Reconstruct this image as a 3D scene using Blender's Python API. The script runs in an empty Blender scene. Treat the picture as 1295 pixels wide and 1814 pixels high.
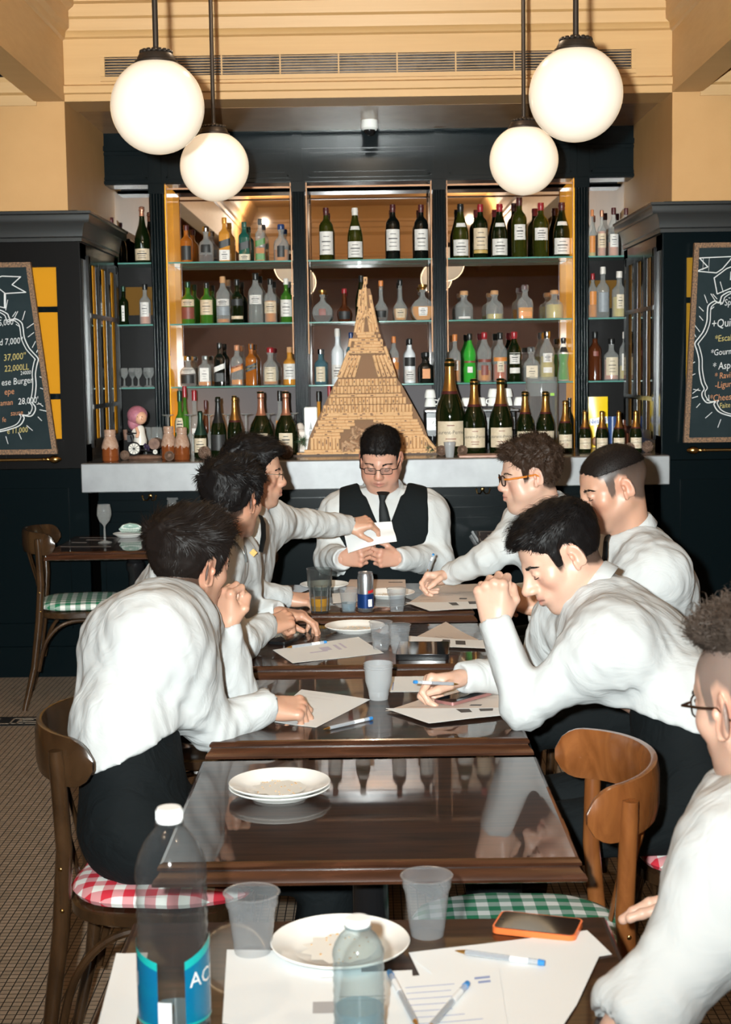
import bpy, bmesh, math, random
import numpy as np
from mathutils import Vector, Matrix
random.seed(7); RNG = np.random.default_rng(11)
scene = bpy.context.scene
COL = scene.collection
PI = math.pi
# ------------------------------------------------------------ camera
F_PX = 2600.0; PITCH = math.radians(5.645); ROLL = 0.0145; YAW = 0.004
CAM = Vector((0, 0, 1.6))
cam_d = bpy.data.cameras.new('camera'); cam = bpy.data.objects.new('camera', cam_d); COL.objects.link(cam)
cam_d.sensor_fit = 'VERTICAL'; cam_d.sensor_height = 36.0; cam_d.lens = 36.0 * F_PX / 1814.0
cam_d.clip_start = .05; cam_d.clip_end = 60
R_CAM = Matrix.Rotation(YAW, 3, 'Z') @ Matrix.Rotation(PI/2 - PITCH, 3, 'X') @ Matrix.Rotation(-ROLL, 3, 'Z')
cam.matrix_world = Matrix.Translation(CAM) @ R_CAM.to_4x4()
cam_d.dof.use_dof = True; cam_d.dof.focus_distance = 4.4; cam_d.dof.aperture_fstop = 10.0
scene.camera = cam
def ray(px, py):
    return R_CAM @ Vector(((px-647.5)/F_PX, (907-py)/F_PX, -1.0))
def at(px, py, Y):                       # photo pixel + distance Y -> point in the room
    d = ray(px, py); return CAM + d * (Y/d.y)
def atz(px, py, z):
    d = ray(px, py); return CAM + d * ((z-CAM.z)/d.z)
# ------------------------------------------------------------ light, exposure
scene.view_settings.view_transform = 'Standard'; scene.view_settings.look = 'None'
scene.view_settings.gamma = 1.0; scene.view_settings.exposure = 0.0; scene.view_settings.use_curve_mapping = False
w = bpy.data.worlds.new('world'); scene.world = w; w.use_nodes = True
w.node_tree.nodes['Background'].inputs[0].default_value = (1.0, .86, .7, 1); w.node_tree.nodes['Background'].inputs[1].default_value = .05
def add_light(name, kind, loc, energy, color, size=None, rot=None, **k):
    l = bpy.data.lights.new(name, kind); l.energy = energy; l.color = color
    o = bpy.data.objects.new(name, l); COL.objects.link(o); o.location = loc
    if rot: o.rotation_euler = rot
    if kind == 'AREA': l.shape = 'RECTANGLE'; l.size, l.size_y = size
    elif size is not None: l.shadow_soft_size = size
    for a, b in k.items(): setattr(l, a, b)
    return o
FLASH = Vector((-.105, .0, 1.665))
fl = add_light('flash_gun', 'SPOT', FLASH, 1.0, (.93, 1.0, .985), .022, spot_size=math.radians(86), spot_blend=1.0)
fl.rotation_euler = (math.radians(93), 0, 0)
fl.data.use_nodes = True; _nt = fl.data.node_tree; _em = _nt.nodes['Emission']
_lf = _nt.nodes.new('ShaderNodeLightFalloff'); _lf.inputs['Strength'].default_value = 222.0; _lc = _nt.nodes.new('ShaderNodeLightFalloff'); _lc.inputs['Strength'].default_value = 24.0
_ad = _nt.nodes.new('ShaderNodeMath'); _nt.links.new(_lf.outputs['Linear'], _ad.inputs[0]); _nt.links.new(_lc.outputs['Constant'], _ad.inputs[1]); _nt.links.new(_ad.outputs[0], _em.inputs['Strength'])
# added warm fill points under the ceiling, brightening the room the mirrors show
for i, (x, y, e) in enumerate([(-1.2, .7, 36), (1.2, .7, 36), (0, 5.3, 24), (-1.6, -2.6, 540), (1.6, -2.6, 540)]):
    add_light('ceiling_fill', 'POINT', (x, y, 3.3), e, (1.0, .80, .58), .02)
add_light('shelf_wash', 'AREA', (0.02, 8.84, 2.74), 9, (1.0, .70, .42), (2.4, .06), rot=(math.radians(12), 0, 0))
add_light('shelf_wash', 'AREA', (-1.02, 8.93, 1.12), 1.2, (1.0, .55, .2), (.3, .06), rot=(PI, 0, 0))
# ------------------------------------------------------------ mesh builder
def finish(o, parent=None, origin=None):
    COL.objects.link(o)
    if parent is not None: o.parent = parent
    return o
class MB:
    def __init__(s): s.v = []; s.f = []; s.m = []; s.mi = 0
    def mat(s, i): s.mi = i; return s
    def add(s, vs, fs):
        b = len(s.v); s.v += [tuple(p) for p in vs]; s.f += [tuple(b+i for i in f) for f in fs]; s.m += [s.mi]*len(fs); return s
    def box(s, c, d, rot=None, taper=1.0):
        x, y, z = [k/2 for k in d]; vs = []
        for sz in (-1, 1):
            t = taper if sz > 0 else 1
            for sx, sy in ((-1,-1),(1,-1),(1,1),(-1,1)):
                p = Vector((sx*x*t, sy*y*t, sz*z))
                if rot is not None: p = rot @ p
                vs.append(Vector(c)+p)
        return s.add(vs, [(3,2,1,0),(4,5,6,7),(0,1,5,4),(1,2,6,5),(2,3,7,6),(3,0,4,7)])
    def bbox(s, c, d, b=.004, rot=None):     # box with bevelled edges: three crossing slabs' hull
        x, y, z = [k/2 for k in d]; b = min(b, x*.9, y*.9, z*.9); vs = []; ids = {}
        for sx in (-1,1):
            for sy in (-1,1):
                for sz in (-1,1):
                    for k, q in enumerate(((x, y-b, z-b), (x-b, y, z-b), (x-b, y-b, z))):
                        p = Vector((sx*q[0], sy*q[1], sz*q[2])); p = rot @ p if rot is not None else p
                        ids[sx,sy,sz,k] = len(vs); vs.append(Vector(c)+p)
        fs = []
        I = ids
        for t in (-1, 1):
            a = [I[t,-1,-1,0], I[t,1,-1,0], I[t,1,1,0], I[t,-1,1,0]]; fs.append(a if t > 0 else a[::-1])
            a = [I[-1,t,-1,1], I[1,t,-1,1], I[1,t,1,1], I[-1,t,1,1]]; fs.append(a[::-1] if t > 0 else a)
            a = [I[-1,-1,t,2], I[1,-1,t,2], I[1,1,t,2], I[-1,1,t,2]]; fs.append(a if t > 0 else a[::-1])
        for p in (-1,1):
            for q in (-1,1):
                a = [I[p,q,-1,0], I[p,q,-1,1], I[p,q,1,1], I[p,q,1,0]]; fs.append(a if p*q > 0 else a[::-1])
                a = [I[p,-1,q,2], I[p,-1,q,0], I[p,1,q,0], I[p,1,q,2]]; fs.append(a[::-1] if p*q < 0 else a[::1]); 
                a = [I[-1,p,q,1], I[-1,p,q,2], I[1,p,q,2], I[1,p,q,1]]; fs.append(a if p*q < 0 else a[::-1])
                for r in (-1,1):
                    a = [I[p,q,r,0], I[p,q,r,1], I[p,q,r,2]]; fs.append(a if p*q*r > 0 else a[::-1])
        return s.add(vs, fs)
    def cyl(s, a, b, r0, r1=None, n=16, caps=True):
        r1 = r0 if r1 is None else r1; a = Vector(a); b = Vector(b); d = (b-a).normalized()
        u = d.orthogonal().normalized(); v = d.cross(u); vs = []
        for c, r in ((a, r0), (b, r1)):
            vs += [c + (u*math.cos(2*PI*i/n)+v*math.sin(2*PI*i/n))*r for i in range(n)]
        fs = [(i, (i+1) % n, n+(i+1) % n, n+i) for i in range(n)]
        if caps: fs += [tuple(range(n))[::-1], tuple(range(n, 2*n))]
        return s.add(vs, fs)
    def lathe(s, prof, c=(0,0,0), n=24, sx=1.0, sy=1.0, sq=0.0, M=None, cap=True):
        vs = []; c = Vector(c)
        for r, z in prof:
            for i in range(n):
                a = 2*PI*(i+.5)/n; ca, sa = math.cos(a), math.sin(a)
                k = 1.0
                if sq: p = 2+sq*8; k = (abs(ca)**p+abs(sa)**p)**(-1/p)
                q = Vector((r*ca*k*sx, r*sa*k*sy, z))
                vs.append((M @ q if M is not None else q)+c)
        m = len(prof)
        fs = [(j*n+i, j*n+(i+1) % n, (j+1)*n+(i+1) % n, (j+1)*n+i) for j in range(m-1) for i in range(n)]
        if cap:
            if prof[0][0] > 1e-5: fs.append(tuple(range(n))[::-1])
            if prof[-1][0] > 1e-5: fs.append(tuple(range((m-1)*n, m*n)))
        return s.add(vs, fs)
    def tube(s, pts, rad, n=8, flat=None, up=None, caps=True):
        pts = [Vector(p) for p in pts]; m = len(pts)
        rad = rad if hasattr(rad, '__len__') else [rad]*m; vs = []; u = None
        for i, p in enumerate(pts):
            d = (pts[min(i+1, m-1)]-pts[max(i-1, 0)]).normalized()
            if up is not None: u = (Vector(up)-d*d.dot(Vector(up))).normalized()
            elif u is None: u = d.orthogonal().normalized()
            else: u = (u-d*u.dot(d)).normalized()
            v = d.cross(u)
            ra, rb = (rad[i], rad[i]) if not hasattr(rad[i], '__len__') else rad[i]
            for k in range(n):
                a = 2*PI*k/n; vs.append(p+u*math.cos(a)*ra+v*math.sin(a)*rb)
        fs = [(j*n+i, j*n+(i+1) % n, (j+1)*n+(i+1) % n, (j+1)*n+i) for j in range(m-1) for i in range(n)]
        if caps: fs += [tuple(range(n))[::-1], tuple(range((m-1)*n, m*n))]
        return s.add(vs, fs)
    def prism(s, poly, axis, a, b):          # polygon (2D) extruded along an axis from a to b
        def P(p, t):
            return {0: (t, p[0], p[1]), 1: (p[0], t, p[1]), 2: (p[0], p[1], t)}[axis]
        n = len(poly); vs = [P(p, a) for p in poly]+[P(p, b) for p in poly]
        fs = [(i, (i+1) % n, n+(i+1) % n, n+i) for i in range(n)]+[tuple(range(n))[::-1], tuple(range(n, 2*n))]
        return s.add(vs, fs)
    def sphere(s, c, r, n=16, m=10, M=None):
        r = r if hasattr(r, '__len__') else (r, r, r); vs = []; c = Vector(c)
        for j in range(m+1):
            t = PI*j/m
            for i in range(n):
                q = Vector((r[0]*math.sin(t)*math.cos(2*PI*i/n), r[1]*math.sin(t)*math.sin(2*PI*i/n), -r[2]*math.cos(t)))
                vs.append((M @ q if M is not None else q)+c)
        return s.add(vs, [(j*n+i, j*n+(i+1) % n, (j+1)*n+(i+1) % n, (j+1)*n+i) for j in range(m) for i in range(n)])
    def grid(s, fn, nu, nv, thick=None):
        vs = [Vector(fn(i/nu, j/nv)) for j in range(nv+1) for i in range(nu+1)]; W = nu+1
        fs = [(j*W+i, j*W+i+1, (j+1)*W+i+1, (j+1)*W+i) for j in range(nv) for i in range(nu)]
        if thick is not None:
            b = len(vs); vs += [p-Vector(thick) for p in vs]
            fs += [tuple(b+k for k in f[::-1]) for f in fs]
            per = [i for i in range(W)]+[j*W+nu for j in range(1, nv+1)]+[nv*W+i for i in range(nu-1, -1, -1)]+[j*W for j in range(nv-1, 0, -1)]
            fs += [(per[(k+1) % len(per)], per[k], b+per[k], b+per[(k+1) % len(per)]) for k in range(len(per))]
        return s.add(vs, fs)
    def xf(s, M, start=0):
        s.v[start:] = [tuple(M @ Vector(p)) for p in s.v[start:]]; return s
    def build(s, name, mats, parent=None, smooth=True, origin=None, sharp=35, recalc=True):
        me = bpy.data.meshes.new(name)
        vs = s.v if origin is None else [(p[0]-origin[0], p[1]-origin[1], p[2]-origin[2]) for p in s.v]
        me.from_pydata(vs, [], s.f)
        for m in (mats if isinstance(mats, (list, tuple)) else [mats]): me.materials.append(m)
        if any(s.m): me.polygons.foreach_set('material_index', s.m)
        if recalc:
            bm = bmesh.new(); bm.from_mesh(me); bmesh.ops.recalc_face_normals(bm, faces=bm.faces); bm.to_mesh(me); bm.free()
        if smooth:
            me.shade_smooth()
            try: me.set_sharp_from_angle(angle=math.radians(sharp))
            except Exception: pass
        me.update(); o = bpy.data.objects.new(name, me)
        return finish(o, parent)
def tag(o, label=None, cat=None, group=None, kind=None):
    if label: o['label'] = label
    if cat: o['category'] = cat
    if group: o['group'] = group
    if kind: o['kind'] = kind
    return o
def thing(name, label, cat, loc=(0,0,0), rz=0, group=None):
    o = bpy.data.objects.new(name, None); COL.objects.link(o); o.location = loc; o.rotation_euler = (0, 0, rz)
    o.empty_display_size = .05
    return tag(o, label, cat, group)
def copy_tree(o, parent=None):
    c = o.copy(); COL.objects.link(c); c.parent = parent
    for ch in list(o.children): copy_tree(ch, c)
    return c
def again(root, loc, rz, label, group=None, scale=None):
    r = copy_tree(root); r.location = loc; r.rotation_euler = (0, 0, rz); r['label'] = label
    if group: r['group'] = group
    if scale is not None: r.scale = (scale,)*3
    return r
def struct(name, mb, m, parent=None, **k):
    o = mb.build(name, m, parent, **k); o['kind'] = 'structure'; return o
_FONT_CACHE = {}
def text_geo(txt, size=1.0, shear=0.0, res=2, ext=0.0):
    key = (txt, shear, res)
    if key not in _FONT_CACHE:
        cu = bpy.data.curves.new('t', 'FONT'); cu.body = txt; cu.size = 1.0; cu.align_x = 'CENTER'; cu.align_y = 'CENTER'; cu.shear = shear; cu.resolution_u = res
        o = bpy.data.objects.new('t', cu); COL.objects.link(o)
        dg = bpy.context.evaluated_depsgraph_get(); me = o.evaluated_get(dg).to_mesh()
        _FONT_CACHE[key] = ([tuple(v.co) for v in me.vertices], [tuple(p.vertices) for p in me.polygons])
        o.evaluated_get(dg).to_mesh_clear(); bpy.data.objects.remove(o); bpy.data.curves.remove(cu)
    v, f = _FONT_CACHE[key]
    return [(a[0]*size, a[1]*size) for a in v], f
def wall_text(mb, txt, c, size, shear=0, rot=0.0):      # writing on a plane facing -Y
    v, f = text_geo(txt, size, shear); cr, sr = math.cos(rot), math.sin(rot)
    mb.add([(c[0]+.78*a*cr-b*sr, c[1], c[2]+a*sr+b*cr) for a, b in v], f)
def cyl_text(mb, txt, r, z, size, ang0=-PI/2):          # writing wrapped round an upright cylinder
    v, f = text_geo(txt, size)
    mb.add([(r*math.cos(ang0+a/r), r*math.sin(ang0+a/r), z+b) for a, b in v], f)
# ------------------------------------------------------------ materials
def new_mat(name):
    m = bpy.data.materials.new(name); m.use_nodes = True
    return m, m.node_tree, m.node_tree.nodes['Principled BSDF']
def mat(name, col, rough=.5, metal=0., spec=.5, trans=0., emit=None, es=0., coat=0., coat_r=.05, bump=None, vary=None, alpha=1., ior=1.45, sss=0., scale=(1,1,1)):
    m, nt, b = new_mat(name); L = nt.links.new
    b.inputs['Base Color'].default_value = (*col, 1); b.inputs['Roughness'].default_value = rough; b.inputs['Metallic'].default_value = metal
    b.inputs['Specular IOR Level'].default_value = spec; b.inputs['Transmission Weight'].default_value = trans; b.inputs['IOR'].default_value = ior
    b.inputs['Coat Weight'].default_value = coat; b.inputs['Coat Roughness'].default_value = coat_r; b.inputs['Alpha'].default_value = alpha
    if sss: b.inputs['Subsurface Weight'].default_value = sss; b.inputs['Subsurface Radius'].default_value = (.012, .005, .003); b.inputs['Subsurface Scale'].default_value = 1
    if emit: b.inputs['Emission Color'].default_value = (*emit, 1); b.inputs['Emission Strength'].default_value = es
    tc = nt.nodes.new('ShaderNodeTexCoord'); mp = nt.nodes.new('ShaderNodeMapping'); mp.inputs['Scale'].default_value = scale
    L(tc.outputs['Object'], mp.inputs[0])
    if vary:                                # (second colour, scale, contrast)
        n = nt.nodes.new('ShaderNodeTexNoise'); n.inputs['Scale'].default_value = vary[1]; n.inputs['Detail'].default_value = 6; n.inputs['Roughness'].default_value = .6
        r = nt.nodes.new('ShaderNodeValToRGB'); c = vary[2] if len(vary) > 2 else .2
        r.color_ramp.elements[0].position = .5-c; r.color_ramp.elements[1].position = .5+c
        r.color_ramp.elements[0].color = (*col, 1); r.color_ramp.elements[1].color = (*vary[0], 1)
        L(mp.outputs[0], n.inputs[0]); L(n.outputs[0], r.inputs[0]); L(r.outputs[0], b.inputs['Base Color'])
    if bump:                                # (scale, strength, distance)
        n = nt.nodes.new('ShaderNodeTexNoise'); n.inputs['Scale'].default_value = bump[0]; n.inputs['Detail'].default_value = 5
        bp = nt.nodes.new('ShaderNodeBump'); bp.inputs['Strength'].default_value = bump[1]; bp.inputs['Distance'].default_value = bump[2]
        L(mp.outputs[0], n.inputs[0]); L(n.outputs[0], bp.inputs['Height']); L(bp.outputs[0], b.inputs['Normal'])
    return m
def thin(name, col, keep=.8, rough=.05, body=(.9,.95,.95), spec=.6):   # thin clear plastic or glass: part see-through, part glossy
    m, nt, b = new_mat(name); L = nt.links.new
    b.inputs['Base Color'].default_value = (*body, 1); b.inputs['Roughness'].default_value = rough; b.inputs['Specular IOR Level'].default_value = spec
    t = nt.nodes.new('ShaderNodeBsdfTransparent'); t.inputs[0].default_value = (*col, 1)
    lw = nt.nodes.new('ShaderNodeLayerWeight'); lw.inputs[0].default_value = .35
    mr = nt.nodes.new('ShaderNodeMapRange'); mr.inputs[3].default_value = keep; mr.inputs[4].default_value = keep*.35
    mx = nt.nodes.new('ShaderNodeMixShader'); L(lw.outputs['Facing'], mr.inputs[0]); L(mr.outputs[0], mx.inputs[0])
    L(b.outputs[0], mx.inputs[1]); L(t.outputs[0], mx.inputs[2]); L(mx.outputs[0], nt.nodes['Material Output'].inputs[0])
    return m
def wood(name, c1, c2, rough=.2, coat=.0, scale=(1, 12, 12), ns=3.0, bump=.05, spec=.5):
    m, nt, b = new_mat(name); L = nt.links.new
    tc = nt.nodes.new('ShaderNodeTexCoord'); mp = nt.nodes.new('ShaderNodeMapping'); mp.inputs['Scale'].default_value = scale
    n = nt.nodes.new('ShaderNodeTexNoise'); n.inputs['Scale'].default_value = ns; n.inputs['Detail'].default_value = 8; n.inputs['Distortion'].default_value = 1.2
    r = nt.nodes.new('ShaderNodeValToRGB'); r.color_ramp.elements[0].position = .32; r.color_ramp.elements[1].position = .7
    r.color_ramp.elements[0].color = (*c1, 1); r.color_ramp.elements[1].color = (*c2, 1)
    L(tc.outputs['Object'], mp.inputs[0]); L(mp.outputs[0], n.inputs[0]); L(n.outputs[0], r.inputs[0]); L(r.outputs[0], b.inputs['Base Color'])
    bp = nt.nodes.new('ShaderNodeBump'); bp.inputs['Strength'].default_value = bump; bp.inputs['Distance'].default_value = .002
    L(n.outputs[0], bp.inputs['Height']); L(bp.outputs[0], b.inputs['Normal'])
    b.inputs['Roughness'].default_value = rough; b.inputs['Specular IOR Level'].default_value = spec; b.inputs['Coat Weight'].default_value = coat; b.inputs['Coat Roughness'].default_value = .025
    return m
def gingham(name, c, size=.048):
    m, nt, b = new_mat(name); L = nt.links.new
    tc = nt.nodes.new('ShaderNodeTexCoord'); sp = nt.nodes.new('ShaderNodeSeparateXYZ'); L(tc.outputs['Object'], sp.inputs[0])
    def stripe(o):
        a = nt.nodes.new('ShaderNodeMath'); a.operation = 'MULTIPLY'; a.inputs[1].default_value = 1/size; L(o, a.inputs[0])
        f = nt.nodes.new('ShaderNodeMath'); f.operation = 'FRACT'; L(a.outputs[0], f.inputs[0])
        g = nt.nodes.new('ShaderNodeMath'); g.operation = 'GREATER_THAN'; g.inputs[1].default_value = .5; L(f.outputs[0], g.inputs[0]); return g.outputs[0]
    s = nt.nodes.new('ShaderNodeMath'); s.operation = 'ADD'; L(stripe(sp.outputs[0]), s.inputs[0]); L(stripe(sp.outputs[1]), s.inputs[1])
    h = nt.nodes.new('ShaderNodeMath'); h.operation = 'MULTIPLY'; h.inputs[1].default_value = .5; L(s.outputs[0], h.inputs[0])
    r = nt.nodes.new('ShaderNodeValToRGB'); r.color_ramp.interpolation = 'CONSTANT'; e = r.color_ramp.elements
    e[0].color = (.78, .78, .74, 1); e[1].position = .75; e[1].color = (*c, 1); k = e.new(.25); k.color = (*[(.78+2*q)/3 for q in c], 1)
    L(h.outputs[0], r.inputs[0]); L(r.outputs[0], b.inputs['Base Color']); b.inputs['Roughness'].default_value = .8
    return m
def sepc(col, name='m', **k): return mat(name, col, **k)
TAN = mat('tan_plaster', (.47, .26, .098), .6, vary=((.42, .225, .078), 5, .3), bump=(40, .12, .003))
TANP = mat('tan_painted_wood', (.50, .30, .125), .42, vary=((.43, .25, .098), 3, .3), scale=(.4, 2, 12), bump=(8, .05, .002))
BLACK = mat('teal_black_paint', (.0016, .0042, .0052), .20, spec=.16, bump=(30, .04, .001))
BLACK2 = mat('brown_black_paint', (.0050, .0044, .0042), .3, spec=.12, bump=(30, .04, .001))
AMBER = mat('amber_glass_pane', (.50, .21, .002), .6, spec=.15)
AMBERG = mat('amber_side_glass', (.85, .36, .02), .12, emit=(1.0, .42, .04), es=.32)  # its own glow stands in for warm light on the glass
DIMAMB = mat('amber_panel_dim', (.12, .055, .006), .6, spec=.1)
ZINC = mat('zinc_counter', (.27, .28, .285), .45, .3, vary=((.19, .19, .20), 7, .3), bump=(20, .05, .002))
ZINCT = mat('zinc_top', (.25, .22, .20), .18, .7)
MIRROR = mat('mirror_glass', (.80, .78, .78), .015, 1.0)
SOFFIT = mat('lacquered_soffit', (.26, .145, .07), .2, spec=.3, vary=((.42, .25, .13), 2.5, .3))
SHELFG = mat('shelf_glass', (.16, .42, .36), .08, trans=.4, spec=.8)
BRASS = mat('brass', (.45, .28, .10), .25, 1.0)
BRONZE = mat('dark_bronze', (.045, .035, .028), .4, .6)
OPAL = mat('opal_glass', (.55, .53, .49), .18, emit=(1.0, .80, .56), es=.62, coat=.6)
CHROME = mat('chrome', (.6, .6, .6), .12, 1.0)
STEELK = mat('black_steel', (.012, .012, .013), .2, .3, spec=.6)
TABLEW = wood('dark_varnished_wood', (.006, .0022, .0012), (.045, .017, .008), .35, .75, scale=(1, 11, 11), ns=4, bump=.004, spec=.05)
TABLEE = wood('varnished_edge_wood', (.022, .008, .004), (.065, .024, .012), .2, .8, scale=(1.2, 14, 14), ns=4)
CHAIRD = wood('dark_bentwood', (.022, .011, .005), (.05, .025, .011), .22, .4, scale=(3, 3, 1), ns=5)
CHAIRM = wood('worn_bentwood', (.14, .045, .012), (.24, .085, .024), .25, .35, scale=(3, 3, 1), ns=7)
GREENC = gingham('green_gingham', (.012, .19, .085)); REDC = gingham('red_gingham', (.55, .02, .04))
PORC = mat('white_china', (.80, .80, .77), .12, spec=.6)
PAPER = mat('white_paper', (.78, .81, .82), .65)
PAPERC = mat('cream_brochure_paper', (.62, .53, .46), .45)
INK = mat('print_ink', (.06, .055, .055), .6); INKG = mat('grey_print', (.38, .38, .39), .6); INKB = mat('blue_ballpoint', (.25, .32, .55), .6)
CUPM = thin('clear_cup_plastic', (.93, .95, .97), .84, .14, (.36, .37, .38))
CUPF = thin('frosted_cup_plastic', (.85, .87, .88), .50, .2, (.46, .47, .48))
GLASSM = thin('clear_glass', (.93, .95, .94), .80, .05, (.46, .46, .45), 1.0)
WATERB = thin('blue_water', (.80, .92, .96), .72, .05, (.22, .34, .40))
SKINH = None
# ============================================================ the room
YW = 7.62                                   # plane of the bar front
m, nt, b = new_mat('mosaic_floor'); L = nt.links.new
tc = nt.nodes.new('ShaderNodeTexCoord'); br = nt.nodes.new('ShaderNodeTexBrick'); br.offset = 0; br.squash = 1
for k, v in (('Scale', 1.0), ('Brick Width', .0245), ('Row Height', .0245), ('Mortar Size', .0017), ('Mortar Smooth', .1), ('Bias', 0.)): br.inputs[k].default_value = v
br.inputs['Color1'].default_value = (.30, .225, .16, 1); br.inputs['Color2'].default_value = (.24, .18, .125, 1); br.inputs['Mortar'].default_value = (.006, .007, .008, 1)
L(tc.outputs['Object'], br.inputs['Vector']); L(br.outputs['Color'], b.inputs['Base Color']); b.inputs['Roughness'].default_value = .55
MOSAIC = m
struct('floor', MB().add([(-4,-3.5,0),(4,-3.5,0),(4,9.5,0),(-4,9.5,0)], [(0,1,2,3)]), MOSAIC, recalc=False)
# meander border inlaid in the floor
BORD = mat('border_tile_dark', (.012, .012, .013), .5); BORL = mat('border_tile_light', (.26, .21, .16), .5)
mb = MB().box((-2.3, 6.62, .0008), (3.2, .17, .0016)); struct('trim_1', mb, BORD)
mb = MB()
for i in range(16):
    x = -3.8+i*.2
    for (a, c, w_, h_) in ((0, .05, .14, .008), (-.066, .0, .008, .1), (.066, .02, .008, .062), (.02, -.012, .1, .008), (-.026, .008, .008, .04), (.0, .024, .056, .008), (.1, -.046, .19, .008), (.166, 0, .008, .1)):
        mb.box((x+a, 6.62+c, .0024), (w_, h_, .0012))
struct('trim_2', mb, BORL)
ZC = 3.62
struct('ceiling', MB().box((0, 3.1, ZC+.03), (8.2, 13.2, .06)), TANP)
xl = at(118, 280, 7.65).x; xr = at(1190, 260, 7.65).x
zb = at(650, 172, 7.65).z                   # underside of the beam over the bar
ZCT = at(163, 377, 7.55).z+.02
struct('wall_left', MB().box(((xl-4)/2, 8.57, (ZCT+ZC)/2), (4+xl, 1.86, ZC-ZCT)), TAN)
struct('wall_right', MB().box(((xr+4)/2, 8.57, (ZCT+ZC)/2), (4-xr, 1.86, ZC-ZCT)), TAN)
struct('wall_side_left', MB().box((-4.05, 3.1, 1.8), (.1, 13.2, 3.7)), TAN)
struct('wall_side_right', MB().box((4.05, 3.1, 1.8), (.1, 13.2, 3.7)), TAN)
mb = MB().box((0, -3.5, 1.45), (8, .1, 2.9)); struct('wall_back', mb, mat('dusky_panelling', (.56, .47, .52), .5, vary=((.68, .58, .62), 3, .3)))
struct('trim_3', MB().box((0, -3.46, 3.25), (8, .2, .75)), TANP)
# beam over the bar: moulded profile extruded along x
prof = [(7.95, zb), (7.65, zb), (7.65, zb+.035), (7.635, zb+.04), (7.635, zb+.075), (7.655, zb+.085), (7.655, zb+.31), (7.64, zb+.318), (7.632, zb+.335), (7.62, zb+.345),
        (7.615, zb+.40), (7.60, zb+.41), (7.595, zb+.47), (7.57, zb+.478), (7.565, zb+.51), (7.55, zb+.53), (7.50, zb+.60), (7.42, ZC), (7.95, ZC)]
struct('trim_4', MB().prism(prof, 0, xl-.01, xr+.01), TANP, sharp=25)
# the matching cross beam behind the camera, seen in the mirrors
struct('trim_11', MB().prism([(6.75-y, z) for y, z in prof], 0, xl-.01, xr+.01), TANP, sharp=25)
# side beams running towards the camera
for k, (sx, x) in enumerate(((-1, xl), (1, xr))):
    q = [(x, zb), (x-sx*.0+0, zb)]
    p = [(x+sx*.15, zb), (x, zb), (x, zb+.30), (x-sx*.012, zb+.31), (x-sx*.02, zb+.34), (x-sx*.04, zb+.36), (x-sx*.045, zb+.44), (x-sx*.07, zb+.46), (x-sx*.09, zb+.52), (x-sx*.15, zb+.62), (x-sx*.15, ZC), (x+sx*.15, ZC)]
    struct('trim_%d' % (5+k), MB().prism(p, 1, -3.4, 7.64), TANP, sharp=25)
    a, c = sorted((x+sx*.14, sx*4.0))
    p = [(7.66, zb-.02), (7.63, zb-.02), (7.62, zb+.03), (7.60, zb+.04), (7.59, zb+.09), (7.62, zb+.095), (7.62, zb+.2), (7.5, zb+.22), (7.5, zb+.3), (7.66, zb+.3)]
    struct('trim_%d' % (7+k), MB().prism(p, 0, a, c), TANP)
    g = MB().box(((a+c)/2, 7.612, zb+.145), (abs(c-a), .012, .05)); struct('trim_%d' % (9+k), g, BLACK2)
# lacquered soffit above the bar
zs = zb-.03
struct('ceiling_bar', MB().box(((xl+xr)/2, 8.5, zb+.06), (xr-xl, 1.3, .1)).box(((xl+xr)/2, 8.25, zb+.005), (xr-xl-.5, .7, .012)), SOFFIT)
struct('wall_far', MB().box((0, 9.35, 1.8), (8, .1, 3.7)), BLACK2)
# air grille in the beam
v = thing('air_vent', 'long slatted air grille in the tan beam above the bar', 'air vent', (0, 7.65, 0))
va = at(186, 120, 7.65); vb = at(1118, 102, 7.65); vz0 = at(650, 129, 7.65).z; vz1 = at(650, 95, 7.65).z
xm, wd, zm, ht = (va.x+vb.x)/2, vb.x-va.x, (vz0+vz1)/2, vz1-vz0
mb = MB()
for s_ in (-1, 1): mb.box((xm, -.002, zm+s_*(ht/2+.012)), (wd+.05, .014, .022)).box((xm+s_*(wd/2+.012), -.002, zm), (.022, .014, ht))
mb.build('vent_frame', TANP, v)
MB().box((xm, .003, zm), (wd, .003, ht)).build('vent_back', mat('vent_duct_dark', (.05, .045, .045), .3, .6, vary=((.012, .012, .012), 14, .12)), v)
mb = MB(); n = 7
for i in range(n): mb.box((xm, -.004, zm-ht/2+ht*(i+.5)/n), (wd, .010, .0030))
mb.build('slats', TANP, v)
mb = MB()
for i in range(1, 9): mb.box((xm-wd/2+wd*i/9, -.008, zm), (.007, .008, ht))
mb.build('vent_divider', TANP, v)
# smoke and camera dome under the soffit
p = at(655, 262, 8.35)
d = thing('security_camera', 'small white dome security camera under the dark soffit', 'security camera', (p.x, 8.35, zb))
MB().lathe([(.0, 0), (.045, 0), (.047, -.02), (.05, -.045), (.04, -.055), (.0, -.055)]).build('camera_base', PORC, d)
MB().sphere((0, 0, -.055), (.032, .032, .03)).build('camera_dome', STEELK, d)
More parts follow.
